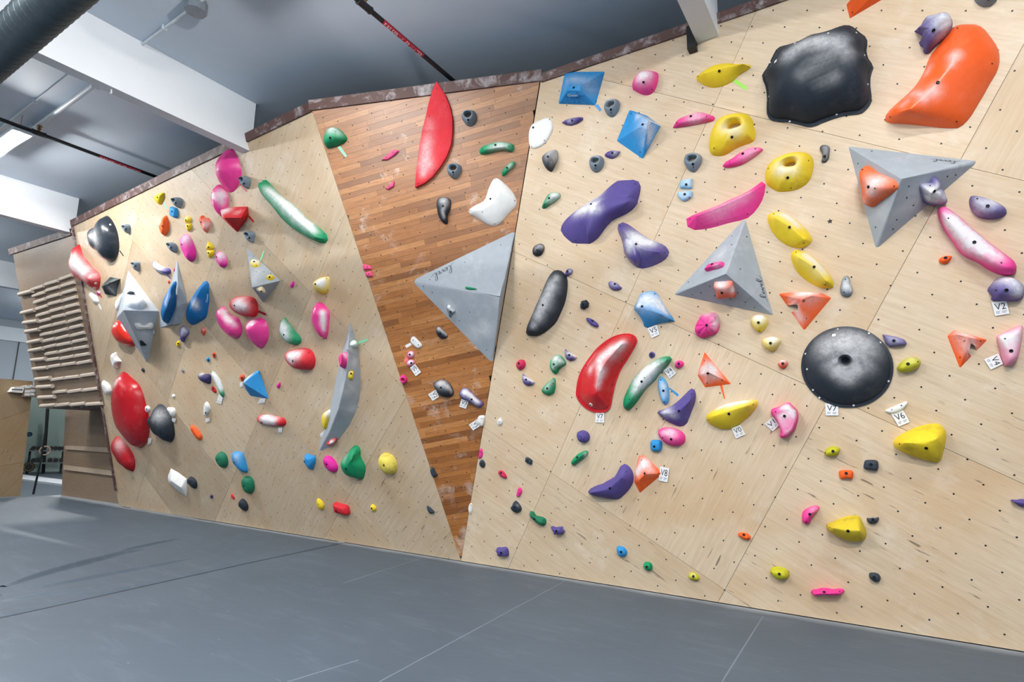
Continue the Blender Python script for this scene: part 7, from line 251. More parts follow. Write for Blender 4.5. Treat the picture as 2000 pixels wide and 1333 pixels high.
{"l":"glossy red ball hold beside the grey pyramid volume","c":"redball","p":1,"k":"dome","nm":"climbing_hold","hc":[60,62,62,60,56,49,41,31,20,11,4,1,0,0,0,0,0,0,0,0,0,0,0,0,0,0,0,2,6,13,22,30,38,45,51,56],"o":[-11532,3452],"b":[-300,72,-300,31,-291,-4,-272,-40,-245,-79,-223,-109,-198,-136,-166,-159,-127,-180,-85,-199,-38,-217,41,-238,107,-252,186,-257,268,-241,315,-203,319,-161,303,-108,291,-81,280,-46,262,-2,244,31,221,64,189,108,165,142,144,176,124,208,86,244,17,265,-57,267,-103,254,-158,230,-199,202,-237,173,-271,140,-291,107],"r":[92,38,145],"nr":10,"gloss":1},
{"l":"tall grey spire volume behind the first blue leaf hold","c":"volgrey","p":1,"k":"poly","nm":"wall_volume","o":[-9661,3757],"v":[320,713,0,337,26,0,274,-62,0,62,-296,0,-202,-300,0,-635,-320,0,-592,-192,0,0,364,0,314,385,60,226,-26,120,-103,-291,50],"f":[[0,8,1],[1,8,9,2],[2,9,3],[3,9,10,4],[4,10,5],[5,10,6],[6,10,9,7],[7,9,8,0]],"vol":1},
{"l":"blue leaf hold in front of the tall grey spire volume","c":"blue2","p":20,"k":"dome","nm":"climbing_hold","hc":[56,50,44,37,29,21,12,5,1,0,0,0,0,0,0,0,0,0,0,0,0,2,8,19,34,50,61,66,65,61],"o":[222,231],"b":[-375,-135,-414,-197,-445,-262,-448,-318,-365,-336,-239,-284,-143,-235,-81,-204,-13,-170,66,-123,146,-63,204,-10,254,44,287,91,305,126,329,159,384,210,444,262,458,307,334,299,193,239,116,208,48,173,-12,143,-51,118,-88,82,-149,27,-188,-12,-247,-54,-307,-87],"r":[247,-50,160,564,130,160],"pe":1.6,"qe":1.4,"e":[[462,259,51,76,-30,-56,1],[14,-157,50,44,-89,-2,1]],"ch":[[294,116,127,54,50],[173,17,142,54,50],[638,312,50,54,40]]},
{"l":"blue leaf hold standing right of the tall grey spire","c":"blue2","p":1,"k":"dome","nm":"climbing_hold","hc":[49,45,39,32,24,15,8,3,0,0,0,0,0,0,0,0,0,0,0,0,1,3,9,19,32,45,53,56,56,53],"o":[-8966,3706],"b":[-349,-120,-373,-188,-393,-252,-364,-303,-262,-306,-172,-290,-77,-270,12,-253,92,-224,147,-171,187,-106,231,-44,265,11,288,67,302,123,309,161,331,211,352,272,317,327,217,327,111,264,57,232,5,196,-35,162,-74,127,-128,96,-183,51,-235,1,-264,-31,-312,-71],"r":[-49,-86,161,252,115,161],"pe":1.8,"qe":1.5,"e":[[332,272,50,76,48,42,1],[-98,-207,115,16,-66,72,1]],"ch":[[119,-11,155,69,90],[179,37,155,52,60],[463,309,50,52,50],[13,69,134,35,40]],"t":["Cheeta",[257,4,25],[341,937,-72],[-105,112,963],[834,-530,153],133,29]},
{"l":"purple and white rocky hold below the two blue leaves","c":"purple","p":1,"k":"dome","nm":"climbing_hold","hc":[27,31,34,35,34,31,27,23,19,15,10,5,2,0,0,0,0,0,0,0,0,0,0,0,0,1,4,9,15,21],"o":[-9576,3282],"b":[-70,57,-68,32,-66,13,-66,-7,-69,-26,-76,-42,-83,-64,-90,-84,-95,-100,-99,-125,-74,-142,-44,-128,-23,-97,-12,-78,7,-65,36,-53,86,-37,119,-24,141,-10,151,16,146,38,134,60,113,85,92,102,62,121,26,131,-11,133,-37,122,-62,95,-68,75],"r":[81,41,80,57,-2,80,34,-46,80],"rough":0.008,"ch":[[90,71,67,73,80],[78,-29,57,55,30]]},
{"l":"tiny yellow hold below the purple and white rocky hold","c":"yellow","p":1,"k":"dome","nm":"climbing_hold","hc":[0,0,0,0,0,0,0,0,0,1,3,5,8,10,11,12,13,12,12,11,9,8,6,4,2,1,0,0,0,0],"o":[-9826,3131],"b":[50,-9,56,1,58,9,59,18,57,27,52,35,45,42,33,48,17,51,0,49,-12,43,-21,37,-28,30,-35,22,-40,16,-45,7,-47,-1,-49,-8,-50,-17,-50,-25,-49,-33,-47,-41,-39,-48,-27,-51,-12,-49,1,-45,14,-39,26,-32,38,-23,45,-16],"r":[35,13,30,24,0,30,14,-12,30],"e":[[40,6,28,31,-21,92,0]]},
{"l":"tiny coral hold right of the purple and white rocky hold","c":"coral2","p":1,"k":"dome","nm":"climbing_hold","hc":[15,16,15,14,12,10,8,5,3,1,0,0,0,0,0,0,0,0,0,0,0,0,0,1,3,5,8,11,13,14],"o":[-9015,3275],"b":[-51,12,-52,1,-49,-10,-44,-17,-40,-25,-35,-36,-32,-43,-29,-51,-26,-62,-14,-68,6,-59,21,-47,36,-33,42,-26,48,-20,57,-8,60,-3,62,11,60,19,55,28,45,39,38,45,21,55,12,59,-9,61,-20,55,-30,45,-38,33,-43,26,-48,19],"r":[30,19,38,27,0,38,23,-20,38],"ch":[[42,28,30,26,40]]},
{"l":"tiny red hold below the pink pods","c":"coral2","p":1,"k":"dome","nm":"climbing_hold","hc":[10,11,11,10,9,8,7,5,4,2,1,0,0,0,0,0,0,0,0,0,0,0,0,0,1,2,4,6,7,9],"o":[-8859,2879],"b":[-31,12,-33,3,-32,-7,-31,-11,-31,-20,-31,-25,-30,-32,-31,-40,-23,-47,-15,-49,0,-47,12,-40,19,-34,27,-27,35,-18,40,-8,42,-3,44,6,44,13,39,22,32,30,27,34,18,41,14,44,1,49,-11,46,-17,39,-25,28,-25,24,-28,18],"r":[23,16,28,20,1,28,16,-15,28],"e":[[28,4,26,35,-8,93,0]]},
{"l":"tiny blue drop hold beside the tiny red hold","c":"blue","p":1,"k":"dome","nm":"climbing_hold","hc":[13,12,10,9,7,5,3,1,0,0,0,0,0,0,0,0,0,0,0,0,0,0,2,4,6,8,10,12,13,13],"o":[-9052,2816],"b":[-39,-6,-35,-14,-29,-21,-24,-27,-24,-31,-19,-38,-18,-42,-6,-43,4,-38,15,-32,25,-24,34,-17,37,-13,41,-7,43,3,43,10,40,16,37,22,33,27,24,34,17,39,3,42,-4,42,-14,37,-23,27,-23,23,-29,16,-32,12,-38,4,-39,0],"r":[23,10,28,21,1,28,18,-8,28],"e":[[32,-3,24,56,-15,80,0]]},
{"l":"tiny black hold below the large grey pyramid tip","c":"black","p":1,"k":"dome","nm":"climbing_hold","hc":[10,11,11,10,9,8,6,4,2,1,0,0,0,0,0,0,0,0,0,0,0,0,0,1,2,4,6,7,9,10],"o":[-11159,2748],"b":[-48,11,-46,1,-43,-6,-39,-13,-35,-20,-35,-23,-25,-29,-15,-33,-12,-35,2,-38,16,-39,28,-37,39,-31,44,-24,47,-16,49,-8,49,0,49,3,43,13,36,20,33,23,23,30,13,35,3,39,-5,41,-21,37,-30,31,-33,28,-41,22,-46,16],"r":[16,10,25,23,1,25,31,-8,25]},
{"l":"tiny grey hold right below the large grey pyramid","c":"grey","p":1,"k":"dome","nm":"climbing_hold","hc":[9,9,9,9,8,7,5,4,2,1,0,0,0,0,0,0,0,0,0,0,0,0,0,0,1,3,4,6,7,8],"o":[-9868,2675],"b":[-40,11,-39,3,-36,-3,-33,-8,-30,-14,-27,-18,-17,-24,-15,-26,-7,-30,2,-34,13,-36,21,-35,31,-29,36,-23,40,-16,43,-10,44,-3,41,3,35,9,28,16,23,20,18,23,9,29,4,32,-3,36,-16,35,-23,32,-30,26,-35,21,-38,16],"r":[11,11,23,19,1,23,27,-8,23]},
{"l":"tiny white button hold on the left wall below the grey pyramid","c":"white","p":1,"k":"dome","nm":"climbing_hold","hc":[0,0,0,0,0,0,0,0,2,4,6,8,10,12,13,14,14,13,12,11,9,7,5,2,1,0,0,0,0,0],"o":[-10324,2246],"b":[48,-1,48,7,47,12,41,19,35,24,28,27,16,30,5,32,-3,33,-15,31,-22,28,-26,25,-33,18,-37,13,-39,8,-41,0,-41,-6,-40,-11,-36,-18,-31,-23,-29,-27,-21,-31,-13,-34,-8,-34,5,-32,16,-28,23,-24,34,-18,41,-12,45,-7],"r":[22,2,27]}]
TAGS=[["white V8 grade card behind the orange pyramid hold",0,[-1925,1272,-1833,1257,-1863,1117,-1952,1132],"V8"],["white V5 grade card under the big two-tone blue hold",0,[-1961,2672,-1861,2699,-1840,2599,-1922,2568],"V5"],["white V7 grade card below the red crescent scoop hold",0,[-2593,1819,-2495,1816,-2502,1710,-2603,1713],"V7"],["white V4 grade card at the upper end of the long green banana hold",0,[-1827,2236,-1753,2277,-1698,2202,-1765,2148],"V4"],["white V0 grade card under the yellow lens hold",0,[-1214,1661,-1129,1690,-1091,1602,-1178,1563],"V0"],["white V1 grade card behind the pink and white claw-shaped hold",0,[-917,1699,-843,1767,-799,1686,-854,1633],"V1"],["white V7 grade card under the black round disc hold",0,[-415,1880,-317,1866,-322,1773,-418,1774],"V7"],["white V6 grade card under the thin white sliver hold",0,[58,1786,144,1815,183,1717,105,1680],"V6"],["white V2 grade card at the right picture edge",0,[771,2635,860,2638,870,2536,785,2527],"V2"],["white V4 grade card behind the pale pink angular hold",0,[782,2240,804,2158,727,2118,693,2199],"V4"],["white V9 grade card on the brown panel",2,[-500,2427,-434,2474,-360,2367,-431,2320],"V9"],["white V2 grade card beside the black and white egg hold",2,[-185,2148,-148,2056,-234,2010,-288,2091],"V2"],["white V3 grade card under the purple and white bone hold",2,[134,2024,222,1991,180,1901,98,1930],"V3"],["white V5 grade card at the right edge of the brown panel",2,[312,1771,348,1689,255,1634,205,1705],"V5"],["small white card under the yellow and white knob hold",1,[-6683,1613,-6566,1668,-6543,1615,-6686,1561],""],["small white card hanging under the white and green leaf hold",1,[-8946,2243,-8850,2197,-8940,2078,-9067,2113],""],["small white card under the white and dark pod hold",1,[-9471,1845,-9359,1855,-9360,1796,-9503,1776],""],["small white card under the blue wedge hold",1,[-7901,2150,-7766,2147,-7804,2080,-7983,2072],""],["small white card left of the blue wedge hold",1,[-8317,2415,-8244,2419,-8268,2347,-8347,2343],""],["small white card under the red and white speckled bar hold",1,[-7589,1702,-7501,1698,-7532,1622,-7624,1626],""],["small white card under the white and lilac hold",1,[-10509,1861,-10388,1845,-10449,1779,-10562,1799],""],["small white card at the lower right of the huge red dome",1,[-11510,1475,-11379,1481,-11455,1373,-11580,1339],""],["white card under the white bone-shaped hold",1,[-10657,3449,-10486,3447,-10475,3360,-10670,3360],""]]
TAPES=[["blue tape strip stuck below the large knurled blue pyramid hold","blue",0,[-2387,5143,-2345,5144,-2307,5069,-2330,5056]],["lime tape strip under the mustard yellow boat-shaped hold","lime",0,[-966,4948,-935,4962,-838,4849,-859,4831]],["curled orange tape tail under the chalked orange triangular hold","orange",0,[-1290,2064,-1269,2068,-1251,1937,-1261,1934]],["blue tape strip right of the narrow pale blue hold","blue",0,[-1790,2057,-1769,2054,-1689,1988,-1705,1967]],["mint tape strip under the green rounded hold","mint",2,[-1267,5194,-1228,5206,-1143,5073,-1170,5063]],["white tape strip beside the white oval screw-on hold","white",2,[-550,2704,-479,2736,-458,2709,-530,2672]],["coral pink tape strip beside the tiny pink and white knob","coralpink",2,[-583,2524,-538,2561,-512,2531,-558,2495]],["thin dark tape strip beside the charcoal double-bowl hold","black",1,[-11085,4885,-11054,4888,-10965,4783,-10996,4777]],["white tape strip hanging from the white cylinder-like hold","white",1,[-12297,4073,-12234,4080,-12177,3965,-12238,3961]],["red tape strip under the tiny pink and white hold","red",1,[-12157,4223,-12109,4229,-12063,4172,-12103,4166]],["pale green tape strip under the yellow rounded crimp","mint",1,[-9399,5388,-9361,5390,-9326,5282,-9364,5280]],["red tape strip hanging from the red wedge hold","red",1,[-7343,4774,-7317,4783,-7230,4691,-7254,4673]],["red tape strip under the grey slotted jug beside the pink cone","red",1,[-7403,5233,-7374,5235,-7256,5124,-7281,5104]],["lime and white tape strip at the small grey pyramid volume","mint",1,[-7270,4155,-7247,4137,-7127,4252,-7154,4267]],["dark red tape strip right of the dark red boulder hold","darkred",1,[-7525,3457,-7362,3392,-7390,3363,-7540,3425]],["green and white tape strip beside the pale mint round hold","mint",1,[-5616,2851,-5443,2873,-5438,2848,-5625,2817]],["purple tape strip under the purple scoop ledge hold","purple",1,[-9751,4275,-9707,4276,-9632,4200,-9661,4191]]]


# ------------------------------------------------------------ helpers
def closed_spline(P, n, sharp=False):
    P = np.asarray(P, float); m = len(P); out = []
    if sharp:
        Q = np.vstack([P, P[:1]]); L = np.r_[0, np.cumsum(np.hypot(*np.diff(Q, axis=0).T))]
        t = np.linspace(0, L[-1], n, endpoint=False)
        for v in L[:-1]: t[np.argmin(np.abs(t - v))] = v
        return np.stack([np.interp(t, L, Q[:, 0]), np.interp(t, L, Q[:, 1])], 1)
    D = []
    for i in range(m):
        a, b, c, d = P[i-1], P[i], P[(i+1) % m], P[(i+2) % m]
        for t in np.linspace(0, 1, 12, endpoint=False):
            D.append(0.5*((2*b)+(c-a)*t+(2*a-5*b+4*c-d)*t*t+(-a+3*b-3*c+d)*t**3))
    return closed_spline(np.array(D), n, True) if n else np.array(D)

def near_ridge(B, ridge):
    ridge = np.asarray(ridge, float)
    if len(ridge) == 1: return np.repeat(ridge, len(B), 0)
    best = np.full(len(B), 1e9); Q = np.zeros((len(B), 3))
    for a, b in zip(ridge[:-1], ridge[1:]):
        d = b[:2]-a[:2]; t = np.clip(((B-a[:2])@d)/max(d@d, 1e-12), 0, 1)
        q = a+t[:, None]*(b-a); e = np.hypot(*(q[:, :2]-B).T); k = e < best
        best[k] = e[k]; Q[k] = q[k]
    return Q

def dome(B, ridge, nr=8, pe=2.0, qe=2.0, rim=0.0, rimh=0.012, dimple=0.0, base=-0.003, hc=None):
    """outline on the wall -> rings that climb to the crest line; pe, qe: roundness of the shoulder"""
    B = np.asarray(B, float); n = len(B); Q = near_ridge(B, ridge); V = [np.c_[B, np.full(n, base)]]
    if rim > 0:
        V.append(np.c_[B, np.full(n, rimh)])
        B = B+(Q[:, :2]-B)*rim; V.append(np.c_[B, np.full(n, rimh)])
    h0 = rimh if rim > 0 else (0.0 if hc is None else np.asarray(hc, float))
    if hc is not None: V.append(np.c_[B, h0])
    T = np.r_[np.linspace(0, 1, nr+1)[1:-1], .965, 1.0]
    for t in T:
        s = (1-np.cos(t*np.pi/2))**0.9 if pe > 1.2 else t
        s = min(s, 0.985)
        k = (1-(1-s)**pe)**(1/qe)
        if dimple and s > 0.84: k -= dimple*min(1, (s-0.84)/0.09)
        V.append(np.c_[B+(Q[:, :2]-B)*s, h0+(Q[:, 2]-h0)*k])
    m = len(V); V = np.vstack(V); F = []
    for j in range(m-1):
        for i in range(n):
            k = (i+1) % n; F.append((j*n+i, j*n+k, (j+1)*n+k, (j+1)*n+i))
    F.append(tuple(range((m-1)*n, m*n)))
    return V, F

def ring(B, I, d, nr=9, base=-0.003, low=0.25, hc=None):
    B = np.asarray(B, float); I = np.asarray(I, float); n = len(B); V = [np.c_[B, np.full(n, base)]]
    for t in np.linspace(0, 1, nr+1)[1:]:
        k = np.sin(min(t/.7, 1)*np.pi/2)**.6 if t <= .7 else low+(1-low)*max(0.0, np.cos((t-.7)/.3*np.pi/2))**.7
        hh = np.full(n, d*k)
        if hc is not None and t <= .7: hh = np.asarray(hc)+(d-np.asarray(hc))*k
        V.append(np.c_[B+(I-B)*t**.9, hh])
    V.append(np.c_[I, np.full(n, base)])
    if hc is not None: V.insert(1, np.c_[B, np.asarray(hc, float)])
    m = len(V); V = np.vstack(V); F = []
    for j in range(m-1):
        for i in range(n):
            k = (i+1) % n; F.append((j*n+i, j*n+k, (j+1)*n+k, (j+1)*n+i))
    return V, F


def lin(r, g, b):
    f = lambda c: (c/255/12.92) if c/255 <= .04045 else ((c/255+.055)/1.055)**2.4
    return (f(r), f(g), f(b), 1)

class NT:
    def __init__(s, name):
        s.m = bpy.data.materials.new(name); s.m.use_nodes = True; s.t = s.m.node_tree; s.b = s.t.nodes['Principled BSDF']
    def n(s, typ, **k):
        x = s.t.nodes.new(typ)
        for a, v in k.items():
            if a == 'inp':
                for i, q in v.items(): x.inputs[i].default_value = q
            else: setattr(x, a, v)
        return x
    def l(s, a, b): s.t.links.new(a, b)
    def coord(s, scale=(1, 1, 1), out='Object', rot=(0, 0, 0)):
        c = s.n('ShaderNodeTexCoord'); m = s.n('ShaderNodeMapping', inp={'Scale': scale, 'Rotation': rot}); s.l(c.outputs[out], m.inputs[0]); return m.outputs[0]
    def noise(s, vec, scale, detail=4, rough=.55, dist=0):
        x = s.n('ShaderNodeTexNoise', inp={'Scale': scale, 'Detail': detail, 'Roughness': rough, 'Distortion': dist}); s.l(vec, x.inputs['Vector']); return x.outputs[0]
    def ramp(s, fac, stops):
        x = s.n('ShaderNodeValToRGB'); e = x.color_ramp.elements
        e[0].position, e[0].color = stops[0][0], stops[0][1]; e[1].position, e[1].color = stops[-1][0], stops[-1][1]
        for p, c in stops[1:-1]:
            q = e.new(p); q.color = c
        s.l(fac, x.inputs[0]); return x.outputs[0]
    def mix(s, fac, a, b, mode='MIX'):
        x = s.n('ShaderNodeMix', data_type='RGBA', blend_type=mode)
        for sock, v in ((x.inputs[0], fac), (x.inputs[6], a), (x.inputs[7], b)):
            if isinstance(v, (tuple, float, int)): sock.default_value = v
            else: s.l(v, sock)
        return x.outputs[2]
    def math(s, op, a, b=0.0, clamp=False):
        x = s.n('ShaderNodeMath', operation=op, use_clamp=clamp)
        for i, v in enumerate((a, b)):
            if isinstance(v, (float, int)): x.inputs[i].default_value = v
            else: s.l(v, x.inputs[i])
        return x.outputs[0]
    def bump(s, h, strength=.2, dist=.01):
        x = s.n('ShaderNodeBump', inp={'Strength': strength, 'Distance': dist}); s.l(h, x.inputs['Height']); s.l(x.outputs[0], s.b.inputs['Normal'])
    def base(s, c): 
        if isinstance(c, tuple): s.b.inputs['Base Color'].default_value = c
        else: s.l(c, s.b.inputs['Base Color'])
    def rough(s, v): 
        if isinstance(v, (float, int)): s.b.inputs['Roughness'].default_value = v
        else: s.l(v, s.b.inputs['Roughness'])

G = lambda v: (v, v, v, 1)
MATS = {}
def plain(name, rgb, rough=.5, metal=0, var=.08, scale=8):
    if name in MATS: return MATS[name]
    t = NT(name); c = lin(*rgb); n = t.noise(t.coord(), scale)
    t.base(t.mix(n, tuple(x*(1-var) for x in c[:3])+(1,), tuple(min(1, x*(1+var)) for x in c[:3])+(1,)))
    t.rough(rough); t.b.inputs['Metallic'].default_value = metal
    MATS[name] = t.m; return t.m

COLORS = dict(pink=(238,62,150), magenta=(226,44,158), pink2=(240,92,140), palepink=(238,150,180), red=(206,32,42), red2=(214,44,56), redgloss=(182,20,32), redball=(224,40,22),
 raspberry=(205,50,90), darkred=(150,20,30), green=(22,146,98), green2=(34,120,88), blue=(48,146,210), blue2=(10,110,175), paleblue=(140,195,228), paleblue2=(96,172,224), iceblue=(190,212,232),
 yellow=(238,208,48), yellow2=(222,196,52), paleyellow=(232,212,96), lime=(160,230,90), lime2=(196,192,46), purple=(90,78,144), darkpurple=(60,52,98), orange=(250,100,40), orange2=(246,112,62),
 coral=(238,110,84), coral2=(226,84,54), coralpink=(250,120,120), black=(38,46,56), slate=(54,64,76), slate2=(44,54,58), grey=(124,138,150), volgrey=(168,176,184), white=(238,238,236),
 cream=(236,222,186), mint=(150,236,190), mint2=(196,224,214))

def hold_mat(col, gloss=False, dirt=False, vol=False):
    key = 'hold_%s%s%s' % (col, '_gloss' if gloss else '', '_scuffed' if dirt else '')
    if key in MATS: return MATS[key]
    t = NT(key); c = lin(*COLORS[col]); v = t.coord()
    n = t.noise(v, 14, 5); nf = t.noise(v, 120, 3, .7)
    base = t.mix(n, tuple(x*.88 for x in c[:3])+(1,), tuple(min(1, x*1.10+.004) for x in c[:3])+(1,))
    if dirt:
        d = t.noise(v, 9, 6, .7); base = t.mix(t.ramp(d, [(.5, G(0)), (.72, G(.6))]), base, tuple(x*.35+.01 for x in c[:3])+(1,))
    a = t.n('ShaderNodeAttribute', attribute_name='chalk')
    cl = t.noise(v, 26, 6, .75)
    f = t.math('ADD', t.math('MULTIPLY', a.outputs[2], 1.35), t.math('MULTIPLY', t.math('SUBTRACT', cl, .55), t.math('MULTIPLY', a.outputs[2], 2.4)), True)
    sp = t.ramp(t.noise(v, 60, 5, .8), [(.70, G(0)), (.84, G(.22 if not vol else .22))])
    big = t.ramp(t.noise(v, 3.5, 6, .7), [(.55, G(0)), (.85, G(.08 if not vol else .4))])
    f = t.math('MAXIMUM', f, t.math('MAXIMUM', sp, big))
    f = t.math('MULTIPLY', f, .93 if col not in ('black', 'slate', 'slate2') else .62)
    base = t.mix(f, base, lin(232, 232, 234))
    t.base(base)
    r = (.26 if gloss else .62) if not vol else .7
    t.rough(t.math('ADD', t.math('MULTIPLY', f, .4), r, True))
    t.b.inputs['Specular IOR Level'].default_value = .42 if gloss else .22
    t.bump(nf, .12 if gloss else .3, .004)
    MATS[key] = t.m; return t.m

def plywood(name, tint=(1, 1, 1), dark=1.0, tones=(.94, 1.04)):
    t = NT(name); oi = t.n('ShaderNodeObjectInfo')
    v0 = t.coord(); add = t.n('ShaderNodeVectorMath', operation='ADD'); t.l(v0, add.inputs[0])
    sc = t.n('ShaderNodeVectorMath', operation='SCALE'); sc.inputs[0].default_value = (7, 13, 5); t.l(oi.outputs['Random'], sc.inputs['Scale']); t.l(sc.outputs[0], add.inputs[1])
    v = add.outputs[0]
    def mp(s):
        m = t.n('ShaderNodeMapping', inp={'Scale': s}); t.l(v, m.inputs[0]); return m.outputs[0]
    grain = t.noise(mp((1.1, 16, 1)), 2.2, 7, .62, .7); fine = t.noise(mp((2.5, 60, 1)), 3.0, 4, .6); blotch = t.noise(v, .9, 5, .6, .6)
    k = lambda r, g, b: tuple(x*tt*dark for x, tt in zip(lin(r, g, b)[:3], tint))+(1,)
    c = t.ramp(grain, [(.25, k(205, 181, 150)), (.5, k(217, 196, 167)), (.75, k(227, 208, 183))])
    c = t.mix(t.ramp(fine, [(.35, G(.16)), (.6, G(0))]), c, k(196, 162, 122))
    c = t.mix(t.ramp(blotch, [(.44, G(0)), (.78, G(.6))]), c, k(200, 158, 110))
    # per-sheet tone, chalk dust and shoe scuffs
    tone = t.ramp(oi.outputs['Random'], [(0, G(tones[0])), (1, G(tones[1]))])
    c = t.mix(1.0, c, tone, 'MULTIPLY')
    dust = t.noise(v, 2.6, 7, .7, .3); c = t.mix(t.ramp(dust, [(.56, G(0)), (.78, G(.42))]), c, k(238, 230, 220))
    m = t.n('ShaderNodeMapping', inp={'Scale': (2.2, 19, 1), 'Rotation': (0, 0, 1.25)}); t.l(v, m.inputs[0])
    sc1 = t.noise(m.outputs[0], 1.9, 3, .5); area = t.noise(v, 1.4, 2)
    scf = t.math('MULTIPLY', t.ramp(sc1, [(.665, G(0)), (.70, G(1))]), t.ramp(area, [(.44, G(0)), (.60, G(.75))]))
    gz = t.n('ShaderNodeNewGeometry'); sz = t.n('ShaderNodeSeparateXYZ'); t.l(gz.outputs['Position'], sz.inputs[0])
    scf = t.math('MULTIPLY', scf, t.ramp(t.math('MULTIPLY', sz.outputs[2], .25), [(.30, G(1)), (.62, G(.12))]))   # shoes scuff the lower wall
    c = t.mix(scf, c, k(92, 76, 62))
    t.base(c); t.rough(.5); t.bump(fine, .06, .002); t.m['wood'] = 1
    return t.m

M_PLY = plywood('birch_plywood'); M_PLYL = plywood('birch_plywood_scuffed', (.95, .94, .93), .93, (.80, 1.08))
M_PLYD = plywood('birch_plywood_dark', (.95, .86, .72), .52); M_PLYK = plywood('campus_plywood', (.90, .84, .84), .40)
def hardwood():
    t = NT('hardwood_strip'); oi = t.n('ShaderNodeObjectInfo'); v0 = t.coord()
    add = t.n('ShaderNodeVectorMath', operation='ADD'); sc = t.n('ShaderNodeVectorMath', operation='SCALE'); sc.inputs[0].default_value = (31, 17, 9)
    t.l(oi.outputs['Random'], sc.inputs['Scale']); t.l(v0, add.inputs[0]); t.l(sc.outputs[0], add.inputs[1]); v = add.outputs[0]
    m = t.n('ShaderNodeMapping', inp={'Scale': (3, 34, 1)}); t.l(v, m.inputs[0]); g = t.noise(m.outputs[0], 2.0, 7, .65, .8)
    tone = t.ramp(oi.outputs['Random'], [(0, lin(134, 82, 38)), (.3, lin(170, 108, 52)), (.6, lin(184, 120, 62)), (.85, lin(200, 138, 80)), (1, lin(152, 94, 46))])
    c = t.mix(t.ramp(g, [(.3, G(.6)), (.62, G(0))]), tone, lin(100, 58, 26))
    gl = t.coord(out='Generated')
    geo = t.n('ShaderNodeNewGeometry'); ch = t.noise(geo.outputs['Position'], 3.2, 8, .72, .4); ch2 = t.noise(geo.outputs['Position'], 1.1, 3)
    f = t.math('MULTIPLY', t.ramp(ch, [(.55, G(0)), (.72, G(.9))]), t.ramp(ch2, [(.42, G(.25)), (.62, G(1))]))
    sep = t.n('ShaderNodeSeparateXYZ'); t.l(geo.outputs['Position'], sep.inputs[0])
    up = t.ramp(t.math('MULTIPLY', sep.outputs[2], 1/5.8), [(.55, G(0)), (1, G(.2))])
    f = t.math('MAXIMUM', f, t.math('MULTIPLY', up, t.ramp(ch2, [(.3, G(.4)), (.6, G(1))])))
    c = t.mix(f, c, lin(232, 222, 212))
    t.base(c); t.rough(.42); t.bump(g, .08, .002); return t.m
M_OAK = hardwood()
def mat_vinyl():
    t = NT('grey_vinyl'); v = t.coord(); n = t.noise(v, .7, 6, .6, .4); s = t.noise(t.coord((1.2, 5, 1), rot=(0, 0, .5)), 1.3, 7, .7, .6); fn = t.noise(v, 240, 2)
    c = t.mix(n, lin(67, 80, 93), lin(84, 99, 113))
    c = t.mix(t.ramp(s, [(.52, G(0)), (.78, G(.36))]), c, lin(116, 130, 144))
    sm = t.noise(t.coord((3, 9, 1), rot=(0, 0, .3)), 1.2, 6, .7); c = t.mix(t.ramp(sm, [(.66, G(0)), (.78, G(.5))]), c, lin(176, 184, 190))
    sep = t.n('ShaderNodeSeparateXYZ'); t.l(v, sep.inputs[0])     # chalk gathers along the foot of the wall
    e = t.math('SUBTRACT', sep.outputs[1], t.math('MULTIPLY', t.noise(v, 2.2, 5), .16))
    c = t.mix(t.ramp(e, [(0, G(0)), (1, G(1))]), c, c) if False else c
    mr = t.n('ShaderNodeMapRange', inp={'From Min': 5.76, 'From Max': 5.93}); t.l(e, mr.inputs[0])
    c = t.mix(t.math('MULTIPLY', mr.outputs[0], .55), c, lin(196, 202, 208))
    t.base(c); t.rough(.55); t.bump(fn, .10, .002); return t.m
M_MAT = mat_vinyl()
def painted(name, rgb, dusty=.0):
    t = NT(name); v = t.coord(); n = t.noise(v, 2.2, 5); c = lin(*rgb)
    b = t.mix(n, tuple(x*.94 for x in c[:3])+(1,), tuple(min(1, x*1.04) for x in c[:3])+(1,))
    t.base(b); t.rough(.6); t.bump(t.noise(v, 60, 3), .05, .003); return t.m
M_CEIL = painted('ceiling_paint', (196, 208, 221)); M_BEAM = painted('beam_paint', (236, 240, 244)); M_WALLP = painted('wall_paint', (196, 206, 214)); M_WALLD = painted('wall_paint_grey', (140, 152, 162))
def trim_mat():
    t = NT('dark_stained_trim'); v = t.coord((1, 1, 1)); n = t.noise(v, 3, 5); c = t.mix(n, lin(70, 46, 42), lin(104, 74, 68))
    ch = t.noise(v, 5.5, 8, .75, .5); f = t.ramp(ch, [(.5, G(0)), (.72, G(.8))]); c = t.mix(f, c, lin(206, 200, 202)); t.base(c); t.rough(.6); return t.m
M_TRIM = trim_mat()
M_HOLE = plain('dark_hole_shade', (16, 16, 18), .5); M_BOLT = plain('black_oxide_bolt', (26, 28, 32), .4, .6); M_SCREWW = plain('zinc_screw', (226, 228, 230), .4)
M_BACK = plain('dark_backing', (52, 40, 32), .8); M_CARD = plain('white_card', (240, 240, 240), .45, 0, .02); M_INK = plain('black_ink', (22, 24, 30), .5); M_PRINT = plain('grey_ink', (150, 155, 165), .5)
M_SCRIPT = plain('grey_ink_script', (66, 76, 88), .5); M_LOGO = plain('white_ink', (240, 244, 248), .5)
M_PIPE = plain('black_pipe', (22, 24, 28), .45); M_REDLAB = plain('red_label', (190, 20, 54), .4); M_BRASS = plain('brass', (150, 112, 60), .35, .8)
M_GALV = plain('galvanised_steel', (150, 158, 164), .38, .75, .12, 14); M_DUCT = plain('shaded_galvanised_duct', (72, 82, 88), .36, .55, .25, 9); M_CONDUIT = plain('painted_conduit', (196, 206, 212), .5)  # duct metal darkened: its backlit shade is put into the colour
